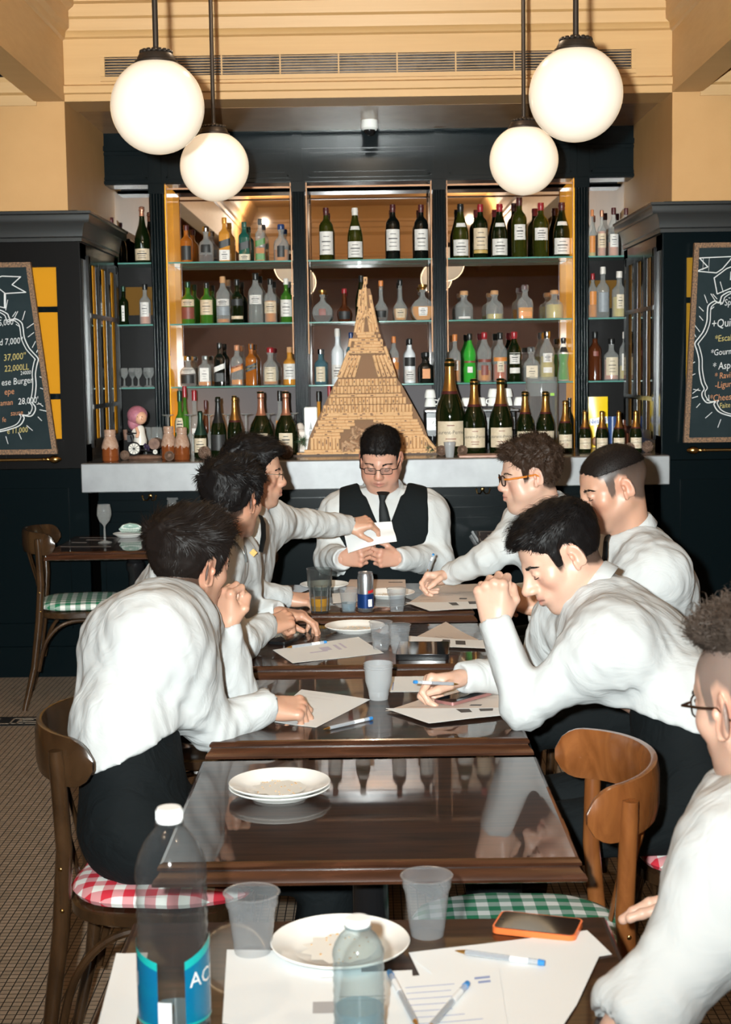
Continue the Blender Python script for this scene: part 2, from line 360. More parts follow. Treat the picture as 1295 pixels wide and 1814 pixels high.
# ------------------------------------------------------------ pendant globes
def pendant(px, py, r_px, label):
    d = .14*F_PX/r_px*.985; p = at(px, py, d); z = p.z
    t = thing('globe_pendant', label, 'pendant lamp', (p.x, p.y, z), 0, 'opal globe pendants over the tables')
    MB().sphere((0,0,0), .14, 40, 28).build('globe', OPAL, t)
    MB().lathe([(0, .172), (.012, .172), (.014, .165), (.03, .163), (.035, .155), (.05, .152), (.056, .142), (.058, .134), (.064, .131), (.066, .112), (.062, .108), (0, .108)], n=32).build('fitter', BRONZE, t)
    mb = MB()
    for i in range(16):
        a = 2*PI*i/16; mb.sphere((.042*math.cos(a), .042*math.sin(a), .158), (.009, .009, .007), 8, 6)
    mb.build('ornament_ring', BRONZE, t)
    MB().cyl((0, 0, .165), (0, 0, ZC-z-.02), .0085, n=14).build('rod', BRONZE, t)
    MB().lathe([(0, -.03), (.02, -.03), (.05, -.012), (.055, 0), (0, 0)], c=(0, 0, ZC-z)).build('ceiling_rose', BRONZE, t)
    l = add_light('globe_light', 'POINT', (p.x, p.y, z), 7.5, (1.0, .72, .42), .142)
    return t
pendant(279, 189, 80, 'large opal globe pendant at upper left, nearer of the left pair')
pendant(380, 295, 59, 'smaller-looking opal globe pendant, farther of the left pair')
pendant(1020, 167, 80, 'large opal globe pendant at upper right, nearer of the right pair')
pendant(928, 284, 59, 'smaller-looking opal globe pendant, farther of the right pair')
# ------------------------------------------------------------ black cabinets each side of the bar
zct = at(163, 377, 7.55).z; zcb = at(146, 423, 7.62).z
zcnt = 1.128
def cabinet(sx, X, label):
    t = thing('bar_cabinet', label, 'cabinet', (X, YW, 0))
    S = lambda x: x*sx                       # local x grows away from the bar
    body = MB()
    def bx(x0, x1, y0, y1, z0, z1): body.box((S((x0+x1)/2), (y0+y1)/2, (z0+z1)/2), (x1-x0, y1-y0, z1-z0))
    W = 2.3
    pz0, pz1 = 1.30, zcb-.16
    bx(.0, W, .04, 1.04, 0, zcb)              # carcass
    bx(0, .115, 0, .05, zcnt-.03, zcb); bx(.42, W, 0, .05, zcnt-.03, zcb); bx(.115, .42, .002, .05, zcb-.14, zcb); bx(.115, .42, .002, .05, zcnt-.03, pz0-.06)
    bx(.115, .13, .015, .05, pz0-.06, pz1+.03); bx(.405, .42, .015, .05, pz0-.06, pz1+.03)
    bx(.004, .05, -.010, .05, zcnt, zcb-.013)
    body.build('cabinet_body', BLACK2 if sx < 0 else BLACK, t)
    # lower panelling
    mb = MB()
    mb.box((S(W/2), .03, zcnt/2-.02), (W, .06, zcnt-.04)).box((S(W/2), -.005, .08), (W, .03, .16))
    for i in range(3):
        x0 = .12+i*.72
        for z in (.27, .98): mb.box((S(x0+.28), -.008, z), (.6, .02, .03))
        for x in (x0-.005, x0+.565): mb.box((S(x), -.008, .625), (.028, .017, .705))
    mb.box((S(W/2), -.01, zcnt-.05), (W, .05, .035))
    mb.build('lower_panelling', BLACK, t)
    # cornice: profile swept along front and side with a mitre
    pr = [(0, zcb-.012), (.012, zcb-.012), (.012, zcb+.005), (.018, zcb+.012), (.022, zcb+.05), (.036, zcb+.085), (.058, zct-.045), (.064, zct-.03), (.064, zct-.006), (.072, zct), (.072, zct+.012), (0, zct+.012)]
    vs = []
    path = [((W, 0), (0, -1)), ((0, 0), (-1, -1)), ((0, 1.10), (-1, 0))]
    for (x, y), (nx, ny) in path: vs += [(S(x+nx*o), y+ny*o, z) for o, z in pr]
    n = len(pr); fs = [(j*n+i, j*n+(i+1) % n, (j+1)*n+(i+1) % n, (j+1)*n+i) for j in range(2) for i in range(n)]+[tuple(range(n)), tuple(range(2*n, 3*n))]
    MB().add(vs, fs).build('cornice', mat('satin_black_cornice', (.10, .105, .105), .24, .85), t, sharp=30)
    MB().box((S(W/2), .6, zct+.016), (W-.02, 1.2, .012)).build('cabinet_top', BLACK, t)
    # amber panes of the front
    for (z0, z1) in ((pz0-.05, pz0+.155), (pz0+.185, pz1-.21), (pz1-.18, pz1+.02)):
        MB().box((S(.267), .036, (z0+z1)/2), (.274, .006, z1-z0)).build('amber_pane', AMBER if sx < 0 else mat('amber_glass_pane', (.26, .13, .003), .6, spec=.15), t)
    mb = MB()
    for z in (pz0+.17, pz1-.195): mb.box((S(.267), .03, z), (.274, .02, .024))
    mb.build('glazing_bar', BLACK, t)
    # mullioned window in the side face
    f = MB(); y0, y1, z0, z1 = .13, .98, 1.22, zcb-.10
    def sb(ya, yb, za, zz, th=.02): f.box((S(-th/2+.001), (ya+yb)/2, (za+zz)/2), (th, yb-ya, zz-za))
    sb(0, y0, zcnt, zcb-.02, .006); sb(y1, 1.1, zcnt, zcb-.02, .006); sb(0, 1.1, z1, zcb-.02, .006); sb(0, 1.1, zcnt, z0, .006)
    sb(y0-.02, y0+.035, z0-.02, z1+.02); sb(y1-.035, y1+.02, z0-.02, z1+.02); sb(y0, y1, z1-.02, z1+.025); sb(y0, y1, z0-.025, z0+.02)
    for q in (1, 2): sb(y0+(y1-y0)*q/3-.013, y0+(y1-y0)*q/3+.013, z0, z1, .022)
    for q in (.20, .70): sb(y0, y1, z0+(z1-z0)*q-.012, z0+(z1-z0)*q+.012, .024)
    f.build('window_frame', mat('satin_black_frame', (.010, .010, .010), .18, spec=.4), t)
    p_ = MB(); am = MB()
    for i in range(3):
        ya = y0+(y1-y0)*i/3
        p_.box((S(-.002), ya+.14, (z0+z1)/2), (.003, .25, z1-z0)); am.box((S(-.0045), ya+.20, (z0+z1)/2), (.003, .07, z1-z0))
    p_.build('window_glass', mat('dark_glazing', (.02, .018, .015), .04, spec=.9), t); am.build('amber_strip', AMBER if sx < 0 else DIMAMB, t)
    # brass picture rail
    mb = MB().cyl((S(.165), -.05, 1.148), (S(W-.1), -.05, 1.148), .008).cyl((S(.5), 0, 1.148), (S(.5), -.05, 1.148), .006)
    mb.lathe([(0, -.04), (.008, -.035), (.019, -.015), (.021, 0), (.018, .014), (.009, .024), (.012, .034), (.006, .045), (.01, .055), (.006, .07)], M=Matrix.Rotation(PI/2*sx, 3, 'Y'), c=(S(.16), -.05, 1.148), n=16)
    mb.build('brass_rail', BRASS, t)
    return t
XL = at(147, 600, YW).x; XR = at(1172, 600, YW).x
cabinet(-1, XL, 'black panelled cabinet with amber panes left of the bar')
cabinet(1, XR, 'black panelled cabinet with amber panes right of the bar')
# ------------------------------------------------------------ chalkboards
CHALKB = mat('chalkboard_slate', (.010, .018, .020), .75, spec=.06, vary=((.024, .034, .038), 4, .35)); CW = mat('white_chalk', (.55, .56, .56), .9); CY = mat('yellow_chalk', (.42, .34, .12), .9); CO = mat('orange_chalk', (.42, .19, .09), .9)
CORKF = mat('flecked_gold_frame', (.22, .11, .045), .5, vary=((.06, .03, .012), 120, .1))
def chalkboard(sx, X_in_top, X_in_bot, z0, z1, label, lines, head):
    t = thing('chalkboard', label, 'chalkboard', (0, YW-.075, 0)); Wd = .95
    # trapezoid: inner edge splays out towards the foot
    out_t, out_b = X_in_top+sx*(Wd-.08), X_in_bot+sx*Wd
    def tz(x0, x1, za, x2, x3, zz, ya, yb): return MB().add([(x0,ya,za),(x1,ya,za),(x3,ya,zz),(x2,ya,zz),(x0,yb,za),(x1,yb,za),(x3,yb,zz),(x2,yb,zz)], [(0,1,2,3),(7,6,5,4),(0,4,5,1),(1,5,6,2),(2,6,7,3),(3,7,4,0)])
    tz(X_in_bot+sx*.01, out_b, z0+.01, X_in_top+sx*.01, out_t, z1-.01, .008, .02).build('slate', CHALKB, t)
    fw = .025; fr = MB()
    for m_ in (tz(X_in_bot, X_in_bot+sx*fw, z0, X_in_top, X_in_top+sx*fw, z1, 0, .028), tz(X_in_bot, out_b, z0, X_in_bot, out_b, z0+fw, .0015, .027), tz(X_in_top, out_t, z1-fw, X_in_top, out_t, z1, .0015, .027), tz(out_b-sx*fw, out_b, z0, out_t-sx*fw, out_t, z1, 0, .028)): fr.add(m_.v, m_.f)
    fr.build('frame', CORKF, t)
    xin = lambda z: X_in_bot+(X_in_top-X_in_bot)*(z-z0)/(z1-z0)
    dr = MB(); y = .0065
    # scalloped border, given as (distance from inner edge, height fraction)
    def line(pts, w_): dr.tube([(xin(z0+(z1-z0)*h)+sx*d, y, z0+(z1-z0)*h) for d, h in pts], [(w_, .0008)]*len(pts), 6, up=(1,0,0) if False else None)
    B = [(.40,.13),(.30,.12),(.22,.135),(.17,.155),(.145,.19),(.15,.205),(.11,.20),(.085,.225),(.08,.25),(.09,.27),(.075,.30),(.06,.36),(.055,.42),(.04,.47),(.03,.50),(.05,.53),(.07,.56),(.085,.61),(.085,.66),(.09,.69),(.12,.71),(.14,.70),(.15,.72),(.155,.735),(.19,.755),(.22,.75),(.27,.77),(.34,.785)]
    def ch(pts, w_):
        P = [Vector((xin(z0+(z1-z0)*h)+sx*d, y, z0+(z1-z0)*h)) for d, h in pts]
        for i_, (a, c) in enumerate(zip(P, P[1:])):
            yo = Vector((0, -.00025*(i_ % 4), 0)); a = a+yo; c = c+yo; dd = (c-a).normalized(); n_ = Vector((-dd.z, 0, dd.x))*w_; dr.add([a-n_-dd*w_*.4, a+n_-dd*w_*.4, c+n_+dd*w_*.4, c-n_+dd*w_*.4], [(0,1,2,3)])
    def smooth(pts, k=4):
        o = []
        for i in range(len(pts)-1):
            p0, p1, p2, p3 = pts[max(i-1,0)], pts[i], pts[i+1], pts[min(i+2,len(pts)-1)]
            for j in range(k):
                u = j/k; o.append(tuple(.5*((2*b_)+(-a_+c_)*u+(2*a_-5*b_+4*c_-d_)*u*u+(-a_+3*b_-3*c_+d_)*u**3) for a_, b_, c_, d_ in zip(p0, p1, p2, p3)))
        return o+[pts[-1]]
    S_ = smooth(B); ch(S_, .0028); ch([(d+.016, h+(.006 if h < .5 else -.006)) for d, h in S_], .0022)
    rnd = random.Random(3 if sx < 0 else 5)
    for i in range(26):
        h = .05+.03*i; k = int(len(S_)*min(.98, max(0, (i+.5)/26))); d, hh = S_[k]
        nd = Vector((S_[min(k+1, len(S_)-1)][0]-S_[max(k-1,0)][0], (S_[min(k+1, len(S_)-1)][1]-S_[max(k-1,0)][1])*(z1-z0)))
        if nd.length < 1e-6: continue
        nd.normalize(); ox, oz = -nd.y, nd.x
        if ox > 0: ox, oz = -ox, -oz
        l0, l1 = .02, .04+rnd.random()*.02
        ch([(max(.012, d+ox*l0), hh+oz*l0/(z1-z0)-.01), (max(.008, d+ox*l1), hh+oz*l1/(z1-z0)+(.012 if hh > .5 else -.018))], .0018)
    # ribbon
    R = [(.32,.87),(.22,.905),(.155,.93),(.06,.925),(.11,.885),(.045,.845),(.15,.84),(.16,.765),(.30,.80)] if sx < 0 else [(.30,.93),(.20,.93),(.03,.925),(.075,.88),(.02,.86),(.12,.85),(.15,.87),(.20,.93)]
    ch(R, .0025)
    if sx > 0: ch([(.24,.79),(.13,.745),(.11,.825),(.17,.87),(.25,.90)], .0025); ch([(.05,.865),(.05,.925)], .0008); ch([(.08,.86),(.08,.925)], .0008)
    else: ch([(.155,.84),(.165,.765)], .003); ch([(.30,.86),(.20,.885),(.15,.84)], .0022)
    dr.build('chalk_drawing', CW, t, recalc=False)
    groups = {}
    for txt, d, h, size, c in lines: groups.setdefault(c, []).append((txt, d, h, size))
    for c, ls in groups.items():
        mb = MB()
        for txt, d, h, size in ls: wall_text(mb, txt, (xin(z0+(z1-z0)*h)+sx*d, .006, z0+(z1-z0)*h), size, .15, .06)
        mb.build('chalk_writing', {'w': CW, 'y': CY, 'o': CO}[c], t)
    return t
bt, bb = at(53, 464, YW-.08), at(101, 806, YW-.08)
chalkboard(-1, bt.x, bb.x, bb.z+.005, bt.z, 'framed chalkboard with menu prices at the left edge', [("5,000''", .163, .69, .044, 'w'), ("ad 7,000''", .165, .59, .046, 'w'), ("37,000''", .150, .51, .048, 'y'), ("22,000LL", .148, .453, .044, 'y'),
    ("24000", .105, .427, .028, 'w'), ("ese Burger", .155, .383, .048, 'w'), ("epe", .203, .33, .046, 'o'), ("aman", .225, .272, .040, 'o'), ("28,000'", .113, .280, .046, 'w'), ("sause", .18, .218, .038, 'o'), ("fe", .25, .183, .036, 'o'), ("e 11.000", .19, .125, .040, 'y')], None)
bt, bb = at(1231, 430, YW-.08), at(1212, 786, YW-.08)
chalkboard(1, bt.x, bb.x, bb.z+.005, bt.z, 'framed chalkboard with handwritten menu at the right edge', [("Daily", .235, .835, .062, 'w'), ("+ Sp", .17, .70, .046, 'w'), ("+Quiche", .19, .60, .060, 'w'), ("*Escalope", .20, .525, .046, 'y'), ("*Gourmet", .185, .455, .044, 'w'),
    ("* Asper", .19, .385, .052, 'w'), ("* Ravi", .18, .335, .044, 'o'), ("-Ligur", .185, .29, .046, 'o'), ("*Cheese", .185, .225, .048, 'o'), ("Faite", .20, .185, .038, 'y')], None)
# ------------------------------------------------------------ bar counter
sl = at(143, 822, 7.5); sr = at(1187, 806, 7.5)
t = thing('bar_counter', 'long zinc-fronted bar counter across the back', 'bar counter', ((sl.x+sr.x)/2, 7.9, 0))
Wc = sr.x-sl.x
mb = MB().bbox((0, -.37, zcnt-.076), (Wc, .06, .148), .004); mb.build('apron', ZINC, t)
MB().bbox((0, .0, zcnt-.004), (Wc-.01, .78, .010), .003).build('counter_top', ZINCT, t)
mb = MB().box((0, 0, .49), (Wc-.12, .52, .98))
for z, h in ((.90, .05), (.855, .02), (.16, .03)): mb.box((0, -.275, z), (Wc-.12, .03, h))
for i in range(5):
    x = -Wc/2+.33+i*(Wc-.66)/4
    for z in (.27, .80): mb.box((x, -.268, z), (.5, .018, .02))
    for x2 in (x-.25, x+.25): mb.box((x2, -.2675, .535), (.018, .016, .52))
mb.build('bar_front', BLACK, t)
for px, py, lb in ((266, 880, 'small brass double hook under the bar counter at left'), (855, 868, 'small brass double hook under the bar counter at right')):
    p = at(px, py, 7.6); h = thing('coat_hook', lb, 'hook', (p.x, 7.605, p.z))
    mb = MB().sphere((0, .0, .005), (.012, .006, .012), 10, 8)
    for s in (-1, 1): mb.tube([(0, -.004, .0), (s*.014, -.022, -.018), (s*.03, -.034, -.014), (s*.035, -.036, .004)], .0035, 8).sphere((s*.035, -.036, .007), .006, 8, 6)
    mb.build('hook_arms', BRASS, h)
# ------------------------------------------------------------ back bar shelving
YB = 8.74; YM = 9.06
bb = thing('back_bar', 'black fluted shelving unit with mirrors and glass shelves', 'shelving unit', (0, YB, 0))
zh0 = at(650, 320, YB).z; zh1 = at(650, 262, YB).z; zt = zb
def X(px, Y=YB, py=560): return at(px, py, Y).x
mb = MB().box((0, .1, (zh0+zt)/2+.01), (X(1132)-X(182), .2, zt-zh0+.03))
for a, c in ((186, 268), (302, 516), (552, 764), (798, 1012), (1046, 1128)):
    x0, x1 = X(a), X(c); za, zz = zh0+.03, zh1-.015
    mb.box(((x0+x1)/2, -.004, (za+zz)/2), (x1-x0-.05, .012, zz-za-.05))
    for z in (za, zz): mb.box(((x0+x1)/2, -.008, z), (x1-x0, .016, .016))
    for x in (x0, x1): mb.box((x, -.008, (za+zz)/2), (.016, .016, zz-za))
mb.box((0, -.012, zh0+.008), (X(1132)-X(182), .03, .018)).box((0, -.012, zh1+.015), (X(1132)-X(182), .03, .03))
mb.build('header', BLACK, bb)
for a, c in ((271, 297), (521, 544), (768, 791), (1018, 1042)):
    x0, x1 = X(a), X(c); xm = (x0+x1)/2; wd = x1-x0; mb = MB()
    mb.box((xm, .13, (zh0+1.0)/2), (wd, .28, zh0-1.0))
    for i in range(5): mb.cyl((xm-wd/2+wd*(i+.5)/5, -.012, 1.0), (xm-wd/2+wd*(i+.5)/5, -.012, zh0-.06), wd/11, n=8)
    mb.box((xm, -.012, zh0-.03), (wd+.008, .03, .06)).box((xm, -.018, (zh0+zt)/2), (wd*.7, .03, zt-zh0))
    mb.build('pilaster', BLACK, bb, sharp=60)
MB().box(((XL+XR)/2, .02, .52), (XR-XL-.05, .72, 1.04)).build('base_cabinet', BLACK, bb)
bays = [(186, 271), (297, 521), (544, 768), (791, 1018), (1042, 1130)]
zsh = [at(650, y, 8.85).z for y in (461, 569.5, 680)]
for k, (a, c) in enumerate(bays):
    x0, x1 = X(a), X(c); mid = (x0+x1)/2; wd = x1-x0
    if k in (1, 2, 3):
        MB().box((mid, YM-YB+.004, (zsh[2]+zh0)/2), (wd, .008, zh0-zsh[2])).build('mirror', MIRROR, bb)
        MB().box((mid, YM-YB+.004, (1.04+zsh[2])/2), (wd, .008, zsh[2]-1.04)).build('back_panel', mat('grey_brown_board', (.10, .088, .092), .6, spec=.2), bb)
        mb = MB()
        for s in (-1, 1): mb.box((mid+s*(wd/2-.008), .01, (zsh[0]+zh0)/2-.1), (.006, .01, zh0-zsh[0]+.9))
        mb.box((mid, .01, zh0-.03), (wd, .01, .010)); mb.build('lit_edge', mat('copper_lit_edge', (.30, .15, .075), .5, .4), bb)  # warm light on the edges is put into their copper colour
    else:
        MB().box((mid, YM-YB+.004, (1.04+zsh[0])/2), (wd, .008, zsh[0]-1.04)).build('back_panel', BLACK2, bb)
        MB().box((mid, YM-YB+.004, (zh0+zsh[0])/2), (wd, .008, zh0-zsh[0])).build('mirror', MIRROR, bb)
        MB().box((mid+(.02 if k == 0 else 0), YM-YB-.001, zsh[1]+.15), (wd*.62, .004, .17)).build('amber_back_pane', DIMAMB, bb)
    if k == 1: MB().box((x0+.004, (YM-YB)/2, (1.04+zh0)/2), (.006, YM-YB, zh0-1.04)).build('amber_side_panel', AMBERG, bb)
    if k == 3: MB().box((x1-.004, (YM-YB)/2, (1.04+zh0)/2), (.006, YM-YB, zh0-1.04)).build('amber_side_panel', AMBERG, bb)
    for z in zsh:
        MB().bbox((mid, .16, z-.005), (wd-.004, .29, .009), .0015).build('glass_shelf', SHELFG, bb)
# ============================================================ bottles
ORD = ['first', 'second', 'third', 'fourth', 'fifth', 'sixth', 'seventh', 'eighth', 'ninth', 'tenth']
PROF = {
 'bordeaux': [(0,.015),(.9,0),(1,.02),(1,.62),(.96,.67),(.78,.72),(.48,.765),(.38,.80),(.355,.92),(.40,.925),(.40,.955),(.37,.96),(.37,1),(0,1)],
 'burgundy': [(0,.015),(.9,0),(1,.02),(1,.42),(.96,.50),(.84,.58),(.66,.67),(.48,.76),(.39,.83),(.355,.92),(.41,.925),(.41,.955),(.37,.96),(.37,1),(0,1)],
 'champagne': [(0,.015),(.9,0),(1,.02),(1,.40),(.97,.46),(.86,.53),(.64,.61),(.46,.68),(.36,.77),(.30,.87),(.29,.91),(.36,.92),(.36,.95),(.31,.965),(.37,.985),(.24,1),(0,1)],
 'whisky': [(0,.01),(.92,0),(1,.015),(1,.55),(.96,.60),(.75,.65),(.46,.69),(.36,.74),(.34,.84),(.40,.85),(.40,.99),(.36,1),(0,1)],
 'tall': [(0,.01),(.9,0),(1,.015),(1,.60),(.93,.66),(.60,.73),(.40,.78),(.36,.86),(.40,.87),(.40,.99),(.36,1),(0,1)],
 'square': [(0,.01),(.92,0),(1,.012),(1,.60),(.9,.67),(.55,.72),(.40,.76),(.36,.86),(.42,.87),(.42,.99),(.38,1),(0,1)],
 'squat': [(0,.02),(.85,0),(.97,.03),(1,.25),(.98,.45),(.85,.56),(.5,.63),(.34,.68),(.31,.80),(.42,.82),(.44,.97),(.36,1),(0,1)],
 'round': [(0,.01),(.45,0),(.72,.06),(.93,.17),(1,.30),(.93,.43),(.70,.54),(.40,.61),(.22,.66),(.17,.78),(.28,.80),(.24,.90),(.36,.93),(.36,1),(0,1)],
 'longneck': [(0,.01),(.70,0),(.85,.04),(1,.22),(.95,.33),(.65,.42),(.34,.50),(.27,.60),(.25,.85),(.32,.86),(.32,.99),(.28,1),(0,1)],
 'vermouth': [(0,.01),(.88,0),(.98,.02),(1,.30),(.90,.38),(.94,.50),(1,.56),(.86,.66),(.55,.75),(.36,.82),(.34,.88),(.40,.89),(.40,.99),(.36,1),(0,1)],
 'waisted': [(0,.01),(.9,0),(1,.02),(.80,.30),(.72,.42),(.92,.60),(.90,.66),(.60,.76),(.38,.86),(.34,.9),(.40,.91),(.40,.99),(0,1)],
 'globe': [(0,.01),(.9,0),(.98,.03),(1,.30),(.96,.40),(.82,.50),(.56,.59),(.35,.66),(.26,.73),(.22,.88),(.28,.895),(.28,.94),(.25,.96),(.31,.985),(.22,1),(0,1)],
}
def glassy(name, col, rough=.04, spec=.8, coat=.5): return mat(name, col, rough, spec=spec, coat=coat)
GL = {'dkgreen': glassy('dark_green_glass', (.004, .008, .002), spec=.5, coat=.35), 'green': glassy('green_glass', (.035, .12, .012)), 'olive': glassy('olive_glass', (.022, .025, .003), spec=.5, coat=.35), 'black': glassy('black_glass', (.004, .005, .004)),
 'amber': glassy('amber_bottle_glass', (.28, .08, .01)), 'teal': glassy('teal_green_glass', (.01, .075, .055)), 'clear': GLASSM, 'frost': mat('frosted_glass', (.62, .64, .66), .3), 'blue': thin('pale_blue_glass', (.55, .8, .85), .6, .04, (.10, .2, .24), 1.0),
 'gold': glassy('gold_liquor_glass', (.50, .21, .03)), 'brown': glassy('brown_glass', (.07, .018, .006)), 'lime': glassy('lime_green_liquor', (.02, .24, .015)), 'vivid': glassy('vivid_green_glass', (.03, .30, .03))}
LQ = {'amber': glassy('amber_liquor', (.60, .19, .02)), 'dark': glassy('dark_liquor', (.05, .012, .005)), 'orange': glassy('orange_liquor', (.62, .20, .01)), 'red': glassy('red_orange_liquor', (.50, .08, .01)), 'pink': glassy('rose_liquor', (.62, .30, .22)),
 'yellow': glassy('pale_yellow_liquor', (.55, .42, .14)), 'green': glassy('green_liquor', (.02, .25, .015)), 'water': thin('clear_spirit', (.9, .92, .9), .75, .03, (.2, .2, .19), 1.0), 'gold': glassy('gold_cognac', (.70, .27, .03))}
LB = {c: mat('label_'+n, v, .5, vary=(tuple(k*.82 for k in v), 60, .2)) for c, n, v in (('c', 'cream', (.62, .48, .33)), ('w', 'white', (.66, .62, .58)), ('r', 'red_brown', (.20, .05, .035)), ('k', 'black', (.02, .02, .02)), ('g', 'grey', (.25, .27, .29)), ('y', 'gold', (.45, .29, .08)), ('G', 'green', (.08, .2, .05)), ('o', 'orange', (.6, .22, .05)), ('p', 'parchment', (.60, .50, .36)))}
CP = {c: mat('cap_'+n, v, r, me) for c, n, v, r, me in (('k', 'black', (.012, .012, .012), .3, 0), ('r', 'red', (.25, .015, .02), .3, 0), ('g', 'gold_foil', (.42, .21, .055), .28, .85), ('b', 'blue', (.02, .04, .12), .3, 0), ('w', 'white', (.6, .55, .5), .4, 0), ('o', 'orange', (.5, .16, .04), .4, 0), ('c', 'cork', (.45, .24, .11), .7, 0), ('s', 'silver', (.5, .5, .5), .2, 1), ('d', 'dark_red', (.06, .012, .012), .35, 0), ('p', 'pink_foil', (.55, .25, .16), .3, .7), ('n', 'dark_green_foil', (.02, .05, .035), .3, .5))}
def prof_r(pr, t):
    for (r0, z0), (r1, z1) in zip(pr[1:], pr[2:]):
        if z0 <= t <= z1 and z1 > z0: return r0+(r1-r0)*(t-z0)/(z1-z0)
    return pr[-2][0]
def band(mb, pr, r, h, t0, t1, a0, a1, sx, sy, sq, off=.0006, n=16, slant=0., k=4):
    vs = []
    for j in range(k+1):
        for i in range(n+1):
            a = a0+(a1-a0)*i/n; t = t0+(t1-t0)*j/k+slant*(i/n-.5); R = prof_r(pr, t)*r+off
            ca, sa = math.cos(a), math.sin(a); q = (abs(ca)**(2+sq*8)+abs(sa)**(2+sq*8))**(-1/(2+sq*8)) if sq else 1
            vs.append((R*ca*q*sx, R*sa*q*sy, t*h))
    mb.add(vs, [(j*(n+1)+i, j*(n+1)+i+1, (j+1)*(n+1)+i+1, (j+1)*(n+1)+i) for j in range(k) for i in range(n)])
def bottle(loc, h, r, kind, glass, cap, labels, label, cat='bottle', liquid=None, level=.5, sx=1, sy=1, sq=0., capt=.86, group=None, rz=0., text=None, emb=None):
    t = thing({'champagne': 'champagne_bottle', 'globe': 'champagne_bottle', 'bordeaux': 'wine_bottle', 'burgundy': 'wine_bottle'}.get(kind, 'liquor_bottle'), label, cat, loc, rz, group)
    pr = PROF[kind]; nn = 28
    P = []                                   # refine the profile
    for (a, za), (b_, zb_) in zip(pr, pr[1:]): P += [(a, za), ((a+b_)/2, (za+zb_)/2)]
    P.append(pr[-1])
    MB().lathe([(a*r, z*h) for a, z in pr], n=nn, sx=sx, sy=sy, sq=sq).build('bottle_glass', GL[glass], t, sharp=40)
    if liquid:
        q = [(0, .02)]+[(prof_r(pr, .03+(level-.03)*i/10)*.93, .03+(level-.03)*i/10) for i in range(11)]+[(0, level)]
        MB().lathe([(a*r, z*h) for a, z in q], n=nn, sx=sx, sy=sy, sq=sq).build('liquid', LQ[liquid], t, sharp=40)
    for lb in labels:
        c, t0, t1 = lb[:3]; wdt = lb[3] if len(lb) > 3 else 1.15; sl_ = lb[4] if len(lb) > 4 else 0
        m_ = MB(); band(m_, pr, r, h, t0, t1, -PI/2-wdt, -PI/2+wdt, sx, sy, sq, slant=sl_); o = m_.build('label', LB[c], t, recalc=False)
        if t1-t0 > .12 and c in 'cwp' and not sl_:
            m_ = MB()
            for i, (u, ww) in enumerate(((.78, .5), (.55, .8), (.38, .6), (.2, .7)) if not text else ((.84, .35), (.30, .5), (.18, .4))): band(m_, pr, r, h, t0+(t1-t0)*u-.006, t0+(t1-t0)*u+.006+(.008 if i == 1 and not text else -.003 if text else 0), -PI/2-wdt*ww*.7, -PI/2+wdt*ww*.7, sx, sy, sq, off=.0012, n=8, k=1)
            m_.build('label_print', INK if not text else LB['r'], t, recalc=False)
        if text and c == 'p':
            m_ = MB(); cyl_text(m_, text, r+.0018, h*(t0+(t1-t0)*.55), r*.36); m_.build('label_writing', INK, t, recalc=False)
    q = [(prof_r(pr, capt+(1-capt)*i/8)*r+.0012, (capt+(1-capt)*i/8)*h) for i in range(9)]
    MB().lathe(q+[(0, h*1.004)], n=20, sx=1, sy=1).build('cap', CP[cap], t, sharp=40)
    if kind in ('champagne', 'globe') :
        m_ = MB(); band(m_, pr, r, h, capt-.03, capt+.002, 0, 2*PI, 1, 1, 0, off=.0018, n=24, k=2); m_.build('foil_band', CP['d'] if cap == 'g' else CP[cap], t, recalc=False)
    return t
def shelf_bottle(px, top, base, wpx, Y, zs, *a, **k):
    p = at(px, (top+base)/2, Y); zc = Y*1.0
    h = (base-top)*zc/F_PX*1.003; r = wpx/2*zc/F_PX
    return bottle((p.x, Y, zs), h, r, *a, **k)
YS = 8.90
